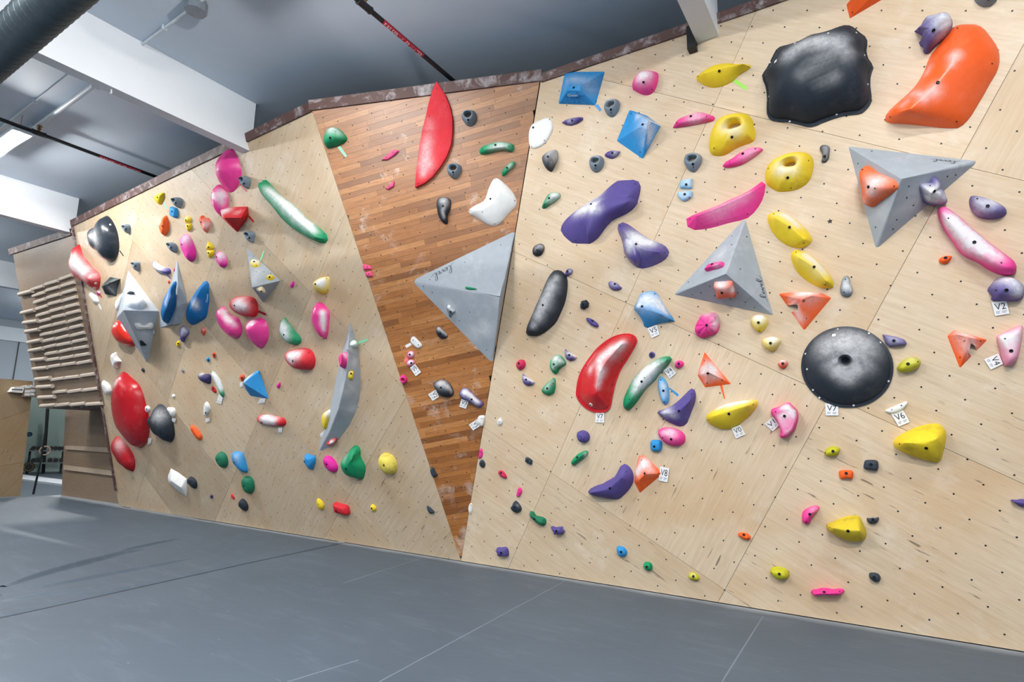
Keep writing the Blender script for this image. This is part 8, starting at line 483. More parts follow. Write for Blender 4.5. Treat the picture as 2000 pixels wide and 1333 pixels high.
M_RUNG = plain('chalked_rung_wood', (188, 174, 160), .7, 0, .18, 20); M_SLAT = plain('chalked_slat_wood', (176, 158, 140), .7, 0, .15, 9)
M_RUBBER = plain('black_rubber', (26, 28, 31), .6); M_STEEL = plain('grey_steel', (120, 126, 132), .4, .5); M_GLASSW = painted('pale_green_wall', (176, 198, 190)); M_YEL = plain('yellow_print', (200, 176, 60), .5)
M_KERB = plain('pale_kerb', (190, 196, 202), .6); M_BLUE = plain('blue_disc', (30, 92, 130), .5); M_PADW = plain('white_resin', (232, 230, 226), .5)

def emis(name, rgb, s):
    t = NT(name); t.b.inputs['Emission Color'].default_value = rgb; t.b.inputs['Emission Strength'].default_value = s; t.base(rgb); MATS[name] = t.m; return t.m
M_LED = emis('led_diffuser', (1, .99, .96, 1), 9)

def mesh_obj(name, V, F, mat, parent=None, mw=None, smooth=False, angle=None):
    me = bpy.data.meshes.new(name); me.from_pydata([tuple(map(float, v)) for v in V], [], F); me.update()
    o = bpy.data.objects.new(name, me); COL.objects.link(o)
    if mat: me.materials.append(mat)
    if parent is not None: o.parent = parent
    if mw is not None:
        if parent is not None: o.matrix_local = mw
        else: o.matrix_world = mw
    if smooth: me.polygons.foreach_set('use_smooth', [True]*len(me.polygons))
    return o
def put(me, name, parent=None, m=None):
    o = bpy.data.objects.new(name, me); COL.objects.link(o)
    if parent is not None: o.parent = parent; 
    if m is not None:
        if parent is not None: o.matrix_local = m
        else: o.matrix_world = m
    return o
def struct(o): o['kind'] = 'structure'; return o
def tag(o, label, cat, group=None):
    o['label'] = label; o['category'] = cat
    if group: o['group'] = group
    return o
def empty(name, loc, label, cat, group=None, mw=None):
    o = bpy.data.objects.new(name, None); COL.objects.link(o)
    if mw is not None: o.matrix_world = mw
    else: o.location = loc
    return tag(o, label, cat, group)
class BM:
    def __init__(s): s.V = []; s.F = []
    def add(s, V, F):
        k = len(s.V); s.V += [tuple(v) for v in V]; s.F += [tuple(i+k for i in f) for f in F]; return s
    def box(s, a, b):
        (x0, y0, z0), (x1, y1, z1) = a, b
        return s.add([(x0,y0,z0),(x1,y0,z0),(x1,y1,z0),(x0,y1,z0),(x0,y0,z1),(x1,y0,z1),(x1,y1,z1),(x0,y1,z1)], [(0,3,2,1),(4,5,6,7),(0,1,5,4),(1,2,6,5),(2,3,7,6),(3,0,4,7)])
    def prism(s, P, z0, z1):
        n = len(P); V = [(x, y, z0) for x, y in P]+[(x, y, z1) for x, y in P]
        return s.add(V, [tuple(range(n))[::-1], tuple(range(n, 2*n))]+[(i, (i+1) % n, (i+1) % n+n, i+n) for i in range(n)])
    def tube(s, a, b, r, n=12, r2=None):
        a, b = Vector(a), Vector(b); d = (b-a).normalized(); u = d.orthogonal().normalized(); v = d.cross(u); r2 = r if r2 is None else r2
        V = [a+(u*math.cos(t)+v*math.sin(t))*r for t in [2*math.pi*i/n for i in range(n)]]+[b+(u*math.cos(t)+v*math.sin(t))*r2 for t in [2*math.pi*i/n for i in range(n)]]
        return s.add(V, [(i, (i+1) % n, (i+1) % n+n, i+n) for i in range(n)]+[tuple(range(n))[::-1], tuple(range(n, 2*n))])
    def torus(s, c, ax, R, r, n=28, m=8):
        c = Vector(c); ax = Vector(ax).normalized(); u = ax.orthogonal().normalized(); v = ax.cross(u); V = []
        for i in range(n):
            e = u*math.cos(2*math.pi*i/n)+v*math.sin(2*math.pi*i/n)
            for j in range(m): V.append(c+e*(R+r*math.cos(2*math.pi*j/m))+ax*r*math.sin(2*math.pi*j/m))
        return s.add(V, [(i*m+j, ((i+1) % n)*m+j, ((i+1) % n)*m+(j+1) % m, i*m+(j+1) % m) for i in range(n) for j in range(m)])
    def obj(s, name, mat, parent=None, mw=None, smooth=False): return mesh_obj(name, s.V, s.F, mat, parent, mw, smooth)
def frame(i):
    q = PLANES[i]; o, u, v, n = (Vector(q[k:k+3]) for k in (0, 3, 6, 9))
    m = Matrix.Identity(4)
    for c, a in enumerate((u, v, n, o)):
        for r in range(3): m[r][c] = a[r]
    return m
T = Matrix.Translation
def xy(l): return [(l[i]/1000, l[i+1]/1000) for i in range(0, len(l), 2)]
def clip(P, nx, ny, d):     # keep nx*x+ny*y <= d
    out = []
    for i in range(len(P)):
        a, b = P[i-1], P[i]; da, db = nx*a[0]+ny*a[1]-d, nx*b[0]+ny*b[1]-d
        if (da < 0) != (db < 0): t = da/(da-db); out.append((a[0]+(b[0]-a[0])*t, a[1]+(b[1]-a[1])*t))
        if db <= 0: out.append(b)
    return out
def clip_poly(P, Q):        # Q convex, counter-clockwise
    for i in range(len(Q)):
        a, b = Q[i-1], Q[i]; nx, ny = b[1]-a[1], a[0]-b[0]
        P = clip(P, nx, ny, nx*a[0]+ny*a[1])
        if len(P) < 3: return []
    return P
def area(P): return .5*sum(P[i-1][0]*P[i][1]-P[i][0]*P[i-1][1] for i in range(len(P)))
def inside(x, y, Q, m=.03):
    for i in range(len(Q)):
        a, b = Q[i-1], Q[i]; dx, dy = b[0]-a[0], b[1]-a[1]
        if (dx*(y-a[1])-dy*(x-a[0]))/math.hypot(dx, dy) < m: return False
    return True
def inset(P, g):
    a = P
    for i in range(len(P)):
        p, q = P[i-1], P[i]; L = math.hypot(q[0]-p[0], q[1]-p[1])
        if L < 1e-6: continue
        nx, ny = (q[1]-p[1])/L, (p[0]-q[0])/L; a = clip(a, nx, ny, nx*p[0]+ny*p[1]-g)
    return a

# ------------------------------------------------------------ room shell
def ceil_z(x): return 6.05+.026*(x+7.04)
X0, X1, Y0, Y1 = -27.0, 7.0, -9.0, 9.5
bm = BM(); bm.box((-16.62, Y0, -.32), (X1, 5.985, 0)); FLOOR = struct(bm.obj('floor', M_MAT))
bm = BM(); bm.box((-16.62, 5.985, -.32), (-13.2, 6.15, 0)); fl2 = struct(bm.obj('floor_mat_strip', M_MAT))
bm = BM(); bm.box((X0-12, Y0, -.45), (X1, 24, -.32)); struct(bm.obj('floor_lower', plain('dark_floor', (70, 80, 90), .5)))
bm = BM()
bm.add([(X0-12, Y0, ceil_z(X0-12)), (X1, Y0, ceil_z(X1)), (X1, 24, ceil_z(X1)), (X0-12, 24, ceil_z(X0-12)), (X0-12, Y0, ceil_z(X0-12)+.2), (X1, Y0, ceil_z(X1)+.2), (X1, 24, ceil_z(X1)+.2), (X0-12, 24, ceil_z(X0-12)+.2)],
       [(0,1,2,3),(4,7,6,5),(0,4,5,1),(1,5,6,2),(2,6,7,3),(3,7,4,0)])
struct(bm.obj('ceiling', M_CEIL))
bm = BM(); bm.box((X1, Y0, -.4), (X1+.2, 7, 6.5)); struct(bm.obj('wall_right_end', M_WALLP))
bm = BM(); bm.box((X0-12, Y0-.2, -.4), (X1, Y0, 6.5)); struct(bm.obj('wall_front', M_WALLP))
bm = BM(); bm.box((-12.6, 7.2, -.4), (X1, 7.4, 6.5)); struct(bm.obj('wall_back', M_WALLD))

# climbing wall planes
FR, FL, FM = frame(0), frame(1), frame(2)
PR = [(-4.531, .006), (3.2, .006), (3.2, 5.60), (-.693, 5.63), (-3.009, 5.692)]
PL_ = [(-13.339, .01), (-4.531, .006), (-5.711, 5.868), (-9.2, 5.79), (-12.585, 5.684)]
PM = [(0, .004), (1.305, 5.775), (-1.593, 5.775)]
def wall(name, P, fr, mat_sheets, ang, u0s, v0s, step):
    bm = BM(); bm.prism(inset(P, .012), -.16, -.019); w = struct(bm.obj(name, M_BACK, mw=fr))
    c, s = math.cos(ang), math.sin(ang); random.seed(len(name))
    for i in range(-8, 9):
        for j in range(-8, 9):
            a0, b0 = u0s+i*step, v0s+j*step
            cell = [(a0, b0), (a0+step, b0), (a0+step, b0+step), (a0, b0+step)]
            Q = [(x*c-y*s, x*s+y*c) for x, y in cell]
            Q = clip_poly(Q, P)
            if len(Q) < 3 or area(Q) < .004: continue
            Q = inset(Q, .0016)
            if len(Q) < 3: continue
            cx = sum(q[0] for q in Q)/len(Q); cy = sum(q[1] for q in Q)/len(Q)
            ra = ang+(math.pi/2 if random.random() < .5 else 0)
            cc, ss = math.cos(-ra), math.sin(-ra)
            loc = [((x-cx)*cc-(y-cy)*ss, (x-cx)*ss+(y-cy)*cc) for x, y in Q]
            b = BM(); b.prism(loc, -.0185, random.uniform(-.0008, 0))
            b.obj('plywood_panel', mat_sheets, w, T((cx, cy, 0)) @ Matrix.Rotation(ra, 4, 'Z'))
    return w
A30 = math.radians(-29.4); A45 = math.radians(-45)
WR = wall('wall_right', PR, FR, M_PLY, A30, -3.345, 1.510, 2.073)
WL = wall('wall_left', PL_, FL, M_PLYL, A45, -6.995, -1.96, 2.0)
# tee-nut holes: hundreds of flat discs coloured as hole shade, joined per wall
def holes(P, o, a, b, par, r=.0074):
    bm = BM()
    for i in range(-60, 61):
        for j in range(-60, 61):
            x, y = o[0]+i*a[0]+j*b[0], o[1]+i*a[1]+j*b[1]
            if not inside(x, y, P): continue
            V = [(x+r*math.cos(t*math.pi/4), y+r*math.sin(t*math.pi/4), .0008) for t in range(8)]+[(x+r*.6*math.cos(t*math.pi/4), y+r*.6*math.sin(t*math.pi/4), .0003) for t in range(8)]
            bm.add(V, [(t, (t+1) % 8, (t+1) % 8+8, t+8) for t in range(8)]+[tuple(range(8, 16))])
    h = bm.obj('bolt_holes', M_HOLE, par); h['kind'] = 'stuff'; return h
for P, l, par in ((PR, EX['lat'][0], WR), (PL_, EX['lat'][1], WL)):
    u, v, an, sp, ra = l; c, s = math.cos(an), math.sin(an)
    holes(P, (u, v), (sp*c, sp*s), (-sp*ra*s, sp*ra*c), par)
# brown panel of reclaimed hardwood strips, each strip its own piece
bm = BM(); bm.prism(inset(PM, .01), -.16, -.016); WM = struct(bm.obj('wall_middle', M_BACK, mw=FM))
ca, sa = math.cos(math.radians(9.6)), math.sin(math.radians(9.6)); random.seed(3); k = 0; WST = .066
for row in range(-40, 120):
    y0 = row*WST; x = -4-random.random()
    while x < 4:
        Ln = random.choice((.6, .8, 1.0, 1.3, 1.6)); cell = [(x, y0), (x+Ln, y0), (x+Ln, y0+WST), (x, y0+WST)]
        Q = clip_poly([(p*ca-q*sa, p*sa+q*ca) for p, q in cell], PM); x += Ln
        if len(Q) < 3 or area(Q) < .0015: continue
        Q = inset(Q, .0007)
        if len(Q) < 3: continue
        cx = sum(q[0] for q in Q)/len(Q); cy = sum(q[1] for q in Q)/len(Q)
        loc = [((p-cx)*ca+(q-cy)*sa, -(p-cx)*sa+(q-cy)*ca) for p, q in Q]
        b = BM(); b.prism(loc, -.0155, random.uniform(-.0016, 0)); b.obj('plank', M_OAK, WM, T((cx, cy, 0)) @ Matrix.Rotation(math.radians(9.6), 4, 'Z')); k += 1
holes(PM, (-.34, 5.601), (.189, -.0705), (-.0705, -.189), WM, .0076)
# stained trim along the top of the walls
def strip(name, a, b, w, fr, t=.022, up=True):
    d = math.hypot(b[0]-a[0], b[1]-a[1]); nx, ny = (b[1]-a[1])/d*w, -(b[0]-a[0])/d*w
    bm = BM(); bm.prism([a, b, (b[0]+nx, b[1]+ny), (a[0]+nx, a[1]+ny)][::-1], -.02, t); return struct(bm.obj(name, M_TRIM, mw=fr))
strip('trim_1', (-12.60, 5.70), (-9.2, 5.80), .115, FL); strip('trim_2', (-9.2, 5.80), (-5.70, 5.88), .115, FL)
strip('trim_3', (-1.60, 5.80), (1.31, 5.80), .125, FM); strip('trim_4', (-3.012, 5.70), (-.693, 5.645), .10, FR); strip('trim_5', (-.693, 5.645), (3.2, 5.615), .10, FR)
strip('trim_6', (-13.30, .35), (-12.575, 5.70), .05, FL, .03)

# campus wall at the far left
FK, FY = frame(EX['K']), frame(EX['Y'])
kp = xy(EX['Kpoly']); kp = kp if area(kp) > 0 else kp[::-1]
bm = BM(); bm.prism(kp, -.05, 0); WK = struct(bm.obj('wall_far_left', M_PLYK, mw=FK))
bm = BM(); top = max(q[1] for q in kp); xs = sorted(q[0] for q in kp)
bm.prism([(xs[0]+.35, top-.10), (xs[-1], top-.06), (xs[-1], top+.06), (xs[0]+.35, top+.02)], -.02, .025); struct(bm.obj('trim_7', M_TRIM, mw=FK))  # dark stained trim that also stands in for the shadow band here
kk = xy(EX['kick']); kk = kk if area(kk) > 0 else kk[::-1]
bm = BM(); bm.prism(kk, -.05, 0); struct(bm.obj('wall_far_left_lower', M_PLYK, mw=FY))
for q in EX['slats']:
    p = xy(q); p = p if area(p) > 0 else p[::-1]
    bm = BM(); bm.prism(p, 0, .045); struct(bm.obj('trim_8' if q is EX['slats'][0] else 'trim_9', M_SLAT, mw=FY))
bm = BM(); bm.box((-15.7, 5.3, 1.985), (-13.0, 6.2, 2.005)); struct(bm.obj('trim_10', M_TRIM))
ORD = 'first second third fourth fifth sixth seventh eighth ninth tenth eleventh twelfth thirteenth fourteenth fifteenth sixteenth'.split()
for cn, col in zip(('right', 'middle', 'left'), EX['rungs']):
    for ri, q in enumerate(col):
        (x0, y0), (x1, y1) = xy(q); L = math.hypot(x1-x0, y1-y0)*.93; an = math.atan2(y1-y0, x1-x0)
        V = []
        for x in (-L/2, L/2): V += [(x, -.034, 0), (x, -.031, .034), (x, -.022, .043), (x, .014, .040), (x, .034, .014), (x, .034, 0)]
        o = mesh_obj('campus_rung', V, [(0,1,2,3,4,5), (11,10,9,8,7,6)]+[(i, i+6, (i+1) % 6+6, (i+1) % 6) for i in range(6)], M_RUNG, None, FK @ T(((x0+x1)/2, (y0+y1)/2, 0)) @ Matrix.Rotation(an, 4, 'Z'))
        tag(o, '%s flat wooden campus rung from the top in the %s flat column' % (ORD[ri], cn), 'rung', 'flat campus rungs')
for ri, q in enumerate(EX['dowels']):
    (x0, y0), (x1, y1) = xy(q); mw = FK @ T(((x0+x1)/2, (y0+y1)/2, .034)) @ Matrix.Rotation(math.atan2(y1-y0, x1-x0), 4, 'Z'); L = math.hypot(x1-x0, y1-y0)
    bm = BM(); bm.tube((-L/2, 0, 0), (L/2, 0, 0), .042, 12); o = bm.obj('campus_dowel', M_RUNG, mw=mw)
    tag(o, '%s round dowel rung from the top in the leftmost campus column' % ORD[ri], 'rung', 'round campus rungs')

# beams
def beam(name, xr, zb, wdt, ye):
    bm = BM(); zt = ceil_z(xr)+.02; bm.box((xr-wdt, Y0+.3, zb), (xr, ye, zt)); o = struct(bm.obj(name, M_BEAM)); return o
beam('ceiling_beam_1', -12.69, 5.205, .17, 4.30); beam('ceiling_beam_2', -7.044, 5.335, .16, 4.25); beam('ceiling_beam_3', -1.06, 5.385, .205, 5.25); beam('ceiling_beam_4', -18.6, 5.1, .17, 9)
bm = BM(); bm.box((-1.345, 5.17, 5.30), (-1.265, 5.27, 5.55)); struct(bm.obj('beam_gap_shade', M_HOLE))  # dark block put in for the shaded gap beside the beam
# building shell seen past the left end of the walls
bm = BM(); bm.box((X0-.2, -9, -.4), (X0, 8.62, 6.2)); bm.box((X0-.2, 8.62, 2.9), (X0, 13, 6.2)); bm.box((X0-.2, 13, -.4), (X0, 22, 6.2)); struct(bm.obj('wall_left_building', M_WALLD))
bm = BM(); bm.box((X0, 2, 4.75), (X0+.06, 22, 5.25)); struct(bm.obj('trim_12', M_WALLP))
bm = BM(); bm.box((X0, 7.96, -.3), (X0+.02, 7.99, 4.75)); struct(bm.obj('trim_13', M_RUBBER))
bm = BM(); bm.box((X0-12, 22, -.4), (-12, 22.2, 6.2)); struct(bm.obj('wall_back_building', M_WALLD))
FG = frame(EX['G']); bm = BM(); bm.box((-6, 0, -1.5), (8, 5.6, -1.35)); struct(bm.obj('wall_gym', M_GLASSW, mw=FG))

# ------------------------------------------------------------ services on the ceiling
def text_mesh(body, name):
    cu = bpy.data.curves.new(name, 'FONT'); cu.body = body; cu.size = 1; cu.resolution_u = 3
    o = bpy.data.objects.new(name, cu); COL.objects.link(o); dg = bpy.context.evaluated_depsgraph_get(); dg.update()
    me = bpy.data.meshes.new_from_object(o.evaluated_get(dg)); bpy.data.objects.remove(o); bpy.data.curves.remove(cu)
    co = np.array([v.co[:] for v in me.vertices]); lo, hi = co.min(0), co.max(0)
    for v in me.vertices: v.co = ((v.co.x-lo[0])/(hi[0]-lo[0]), (v.co.y-lo[1])/(hi[1]-lo[1]), 0)
    return me
TXT = {}
def text_verts(body):
    if body not in TXT:
        me = text_mesh(body, 'text'); TXT[body] = ([tuple(v.co) for v in me.vertices], [tuple(p.vertices) for p in me.polygons]); bpy.data.meshes.remove(me)
    return TXT[body]
def pipe(x, z, y0, y1, label, yl, yc):
    e = empty('sprinkler_pipe', (x, y0, z), label, 'pipe', 'sprinkler pipes under the ceiling'); r = .026
    bm = BM(); bm.tube((0, 0, 0), (0, y1-y0, 0), r, 14); bm.obj('pipe_run', M_PIPE, e, smooth=False)
    bm = BM(); bm.tube((0, yc-y0-.07, 0), (0, yc-y0+.07, 0), .036, 14); bm.tube((0, yc-y0-.085, 0), (0, yc-y0-.07, 0), .04, 14); bm.tube((0, yc-y0+.07, 0), (0, yc-y0+.085, 0), .04, 14); bm.obj('coupling', M_PIPE, e)
    bm = BM(); bm.tube((0, yc-y0, 0), (0, yc-y0, .07), .016, 10); bm.tube((0, yc-y0, .07), (0, yc-y0, .085), .03, 10, .02); bm.tube((0, yc-y0, .085), (0, yc-y0, .105), .012, 10); bm.tube((0, yc-y0, .105), (0, yc-y0, .112), .036, 12); bm.obj('sprinkler_head', M_BRASS, e)
    # label wrapped round the lower side of the pipe, facing the room
    n = 9; V = []; a0, a1 = math.radians(-165), math.radians(0)
    for i in range(n):
        a = a0+(a1-a0)*i/(n-1)
        for yy in (yl-y0, yl-y0+.62): V.append(((r+.0012)*math.cos(a), yy, (r+.0012)*math.sin(a)))
    lb = mesh_obj('pipe_label', V, [(2*i, 2*i+1, 2*i+3, 2*i+2) for i in range(n-1)], M_REDLAB, e)
    tv, tf = text_verts('FIRE SPRINKLER WATER')
    def wrap(p):
        a = math.radians(-118)+p[1]*math.radians(78); return ((r+.0022)*math.cos(a), yl-y0+.02+p[0]*.58, (r+.0022)*math.sin(a))
    mesh_obj('label_text', [wrap(p) for p in tv], tf, M_LOGO, lb)
    for yy in (y0+1.4, y0+4.2):
        bm = BM(); bm.tube((0, yy-y0, .02), (0, yy-y0, ceil_z(x)-z+.01), .006, 6); bm.box((-.03, yy-y0-.012, .02), (.03, yy-y0+.012, .045)); bm.obj('hanger', M_STEEL, e)
pipe(-4.05, 5.74, -8.7, 7.1, 'black sprinkler pipe running to the top of the brown panel', 3.72, 3.47)
pipe(-10.06, 5.77, -8.7, 7.1, 'black sprinkler pipe in the left ceiling bay with brass head', 3.58, 2.80)

def fixture(x, y):
    LZ = LAMP_Z(x); e = empty('ceiling_light', (x, y, LZ), 'long bright panel light hung under the ceiling at the left picture edge' if (x, y) == (-10.6, 2.60) else 'unseen panel light hung under the ceiling outside the picture frame', 'light', 'panel lights')
    bm = BM(); bm.box((-.62, -.11, 0), (.62, .11, .05)); bm.box((-.40, -.07, .05), (.40, .07, .10)); bm.obj('housing', M_CONDUIT, e)
    bm = BM(); bm.box((-.60, -.095, -.004), (.60, .095, 0)); bm.obj('diffuser', M_LED, e)
    for sx in (-.5, .5):
        bm = BM(); bm.tube((sx, 0, .05), (sx, 0, ceil_z(x+sx)-LZ+.01), .004, 6); bm.obj('hanger', M_STEEL, e)
for q in LIGHTS: fixture(q[0], q[1])

# spiral duct, upper left
DY, DZ, DR = 1.37, 4.72, .16
e = empty('air_duct', (-7, DY, DZ), 'dark spiral-wound metal air duct crossing the upper left corner', 'duct')
bm = BM(); n = 28; L0, L1 = -9.0, 3.5
bm.tube((L0, 0, 0), (L1, 0, 0), DR, n); o = bm.obj('duct_tube', M_DUCT, e, smooth=True)
V = []; F = []; per = .10; steps = int((L1-L0)/per*n)
for i in range(steps+1):
    t = 2*math.pi*i/n; x = L0+per*i/n
    for dx, rr in ((-.006, DR), (0, DR+.005), (.006, DR)): V.append((x+dx, rr*math.cos(t), rr*math.sin(t)))
for i in range(steps):
    for j in (0, 1): F.append((3*i+j, 3*i+j+1, 3*i+j+4, 3*i+j+3))
mesh_obj('spiral_seam', V, F, M_DUCT, e)
# conduits and junction box
def conduit(label, x0, x1, y, dz, r, clips=()):
    zc = ceil_z((x0+x1)/2)-dz
    e = empty('conduit_pipe', (x0, y, zc), label, 'pipe'); bm = BM(); bm.tube((0, 0, ceil_z(x0)-dz-zc), (x1-x0, 0, ceil_z(x1)-dz-zc), r, 12); bm.obj('tube', M_CONDUIT, e)
    for c in clips:
        bm = BM(); bm.box((c-x0-.010, -r-.012, -r-.003), (c-x0+.010, r+.012, dz+.01)); bm.obj('clip', M_CONDUIT, e)
conduit('pale ceiling conduit running from the beam to the junction box', -7.04, -5.98, 2.77, .03, .016, (-6.55,))
conduit('pale ceiling conduit leaving the junction box at the top of the picture', -5.80, 2.0, 2.77, .03, .016, (-4.9,))
conduit('thick dark-shadowed conduit on the ceiling of the left bay', -12.6, -7.2, 2.80, .05, .03, (-10.3, -8.3))
conduit('thin conduit on the ceiling of the left bay', -12.6, -7.2, 2.55, .02, .009, (-9.5,))
bm = BM(); P = [(.11*math.cos(math.pi/8+i*math.pi/4), .11*math.sin(math.pi/8+i*math.pi/4)) for i in range(8)]; bm.prism(P, -.11, .02); jb = bm.obj('junction_box', M_GALV, None, T((-5.89, 2.77, ceil_z(-5.89)-.01)))
tag(jb, 'grey octagonal junction box on the ceiling between two conduits', 'junction box')
for sx in (-.06, .06):
    bm = BM(); bm.tube((sx, 0, -.118), (sx, 0, -.108), .009, 8); bm.obj('screw', M_STEEL, jb)
bm = BM(); bm.torus((0, 0, -.03), (0, 1, 0), .016, .005, 14, 6); bm.tube((0, 0, -.014), (0, 0, .02), .006, 8); bm.tube((0, 0, .012), (0, 0, .02), .014, 8)
hk = bm.obj('eye_hook', M_LOGO, None, T((-7.10, 2.55, 5.325))); tag(hk, 'small white eye hook under the big white ceiling beam', 'hook')

# ------------------------------------------------------------ mat details
def path(l, n=60):
    P = np.array(xy(l)); L = np.r_[0, np.cumsum(np.hypot(*np.diff(P, axis=0).T))]; t = np.linspace(0, L[-1], n)
    return np.stack([np.interp(t, L, P[:, 0]), np.interp(t, L, P[:, 1])], 1)
def ribbon(name, L, R_, hf, mat, parent=None, m=14):
    V = []; n = len(L)
    for i in range(n):
        for j in range(m):
            s = j/(m-1); p = L[i]*(1-s)+R_[i]*s; V.append((p[0], p[1], hf(i/(n-1), s)))
    return mesh_obj(name, V, [(i*m+j, i*m+j+1, (i+1)*m+j+1, (i+1)*m+j) for i in range(n-1) for j in range(m-1)], mat, parent, smooth=True)
A_, B_ = path(EX['flap']), path(EX['flap2'])
def hflap(u, s):
    if s == 0: return -.002
    return max(-.002, .016*min(1, s*9)*(1-s)**.25+.0045*math.cos(s*26+.6*math.sin(u*9))*(1-s))*(.35+.65*(1-u*.6)) if s < 1 else -.002
fl = ribbon('mat_flap', A_, B_, hflap, M_MAT, FLOOR, m=26)
bm = BM()
wob = [p+np.array([0, 0]) for p in A_]
for a, b in zip(wob[:-1], wob[1:]):
    d = b-a; d = d/max(np.hypot(*d), 1e-6); nn = np.array([-d[1], d[0]])*.011
    bm.add([(a[0]-nn[0], a[1]-nn[1], .0012), (b[0]-nn[0], b[1]-nn[1], .0012), (b[0]+nn[0], b[1]+nn[1], .0016), (a[0]+nn[0], a[1]+nn[1], .0016)], [(0, 1, 2, 3)])
bm.obj('floor_joint', M_RUBBER, FLOOR)
for q, (wd, hh) in zip(EX['folds'], ((.16, .055), (.14, .03), (.12, .028), (.10, .03))):
    C_ = path(q, 50); D_ = np.gradient(C_, axis=0); D_ /= np.hypot(*D_.T)[:, None]; N_ = np.c_[-D_[:, 1], D_[:, 0]]
    f = ribbon('mat_fold', C_-N_*wd, C_+N_*wd, lambda u, s, hh=hh: -.003+hh*math.exp(-((s-.42-.05*math.sin(u*7))/.13)**2)*math.sin(math.pi*min(1, max(0, u*.97+.03)))**.5, M_MAT, FLOOR, m=20)
M_JOINT = plain('chalked_mat_joint', (112, 124, 136), .6)
for q in EX['joints']:
    C_ = path(q, 20); D_ = np.gradient(C_, axis=0); D_ /= np.hypot(*D_.T)[:, None]; N_ = np.c_[-D_[:, 1], D_[:, 0]]
    f = ribbon('mat_joint', C_-N_*.007, C_+N_*.007, lambda u, s: -.001+.0035*math.sin(math.pi*s), M_JOINT, FLOOR, m=5)

# ------------------------------------------------------------ far left corner: box wall, boards, gym beyond
FB = frame(EX['B']); bp = xy(EX['box']); bp = bp if area(bp) > 0 else bp[::-1]
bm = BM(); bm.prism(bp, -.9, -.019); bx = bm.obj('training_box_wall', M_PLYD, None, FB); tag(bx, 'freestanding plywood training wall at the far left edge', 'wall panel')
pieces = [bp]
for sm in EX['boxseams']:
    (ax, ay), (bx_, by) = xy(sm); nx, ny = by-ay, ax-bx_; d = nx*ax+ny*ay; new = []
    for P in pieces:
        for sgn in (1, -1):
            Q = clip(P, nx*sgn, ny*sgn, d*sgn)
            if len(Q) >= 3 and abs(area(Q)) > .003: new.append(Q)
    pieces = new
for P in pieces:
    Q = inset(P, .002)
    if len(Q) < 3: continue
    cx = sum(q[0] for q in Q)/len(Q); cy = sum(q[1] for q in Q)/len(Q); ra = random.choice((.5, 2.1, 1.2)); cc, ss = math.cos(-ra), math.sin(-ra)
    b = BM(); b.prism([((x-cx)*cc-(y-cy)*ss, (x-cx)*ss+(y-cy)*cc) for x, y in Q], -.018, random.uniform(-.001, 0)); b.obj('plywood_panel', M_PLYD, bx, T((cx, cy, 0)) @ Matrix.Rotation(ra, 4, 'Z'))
FH = frame(EX['Hx']); hp = xy(EX['hang']); hp = hp if area(hp) > 0 else hp[::-1]
hx = [p[0] for p in hp]; hy = [p[1] for p in hp]
bm = BM(); bm.prism(hp, -.17, .05); hb = bm.obj('hangboard', M_PADW, None, FH); tag(hb, 'white resin hangboard on the plywood training wall at far left', 'hangboard')
bm = BM()
for i in range(5):
    x = min(hx)+(i+.7)/6*(max(hx)-min(hx)); y = min(hy)+.42*(max(hy)-min(hy)); bm.box((x-.018, y-.012, .05), (x+.018, y+.012, .053))
bm.obj('finger_pocket', M_RUBBER, hb)
pp = xy(EX['padboard']); pp = pp if area(pp) > 0 else pp[::-1]
bm = BM(); bm.prism(pp, -.17, .02); pb = bm.obj('pad_board', M_SLAT, None, FH); tag(pb, 'brown mounting board carrying nine small white grips at far left', 'board')
for q in EX['pads']:
    x, y = q[0]/1000, q[1]/1000; bm = BM(); bm.prism([(x-.045, y-.03), (x+.045, y-.03), (x+.038, y+.03), (x-.038, y+.03)], .02, .065); bm.obj('grip', M_PADW, pb)
FG = frame(EX['G'])
for i, q in enumerate(EX['gpost']):
    (x0, y0), (x1, y1) = xy(q); bm = BM(); bm.prism([(x1-.06, y1), (x1+.06, y1), (x0+.06, y0), (x0-.06, y0)], -.6, -.5); o = bm.obj('black_post', M_RUBBER, None, FG)
    tag(o, ('black upright post behind the hanging wooden ring', 'black upright post beside the lower plywood panel at far left')[i], 'post')
(gx0, gy0), (gx1, gy1) = xy(EX['gshelf'][0]); (hx0, hy0), (hx1, hy1) = xy(EX['gshelf'][1])
rk = empty('dumbbell_rack', (0, 0, 0), 'grey two-tier dumbbell rack in the gym area at far left', 'rack', mw=FG)
bm = BM(); bm.prism([(gx0, gy0-.05), (gx1, gy1-.05), (gx1, gy1), (gx0, gy0)], -.35, .05); bm.obj('shelf', M_STEEL, rk)
bm = BM(); bm.prism([(hx0, hy0-.05), (hx1, hy1-.05), (hx1, hy1), (hx0, hy0)], -.25, .25); bm.obj('shelf', M_STEEL, rk)
for x in (gx0+.05, gx1-.05):
    bm = BM(); bm.box((x-.04, hy1-.6, -.3), (x+.04, gy1+.05, -.2)); bm.obj('upright', M_RUBBER, rk)
first = None
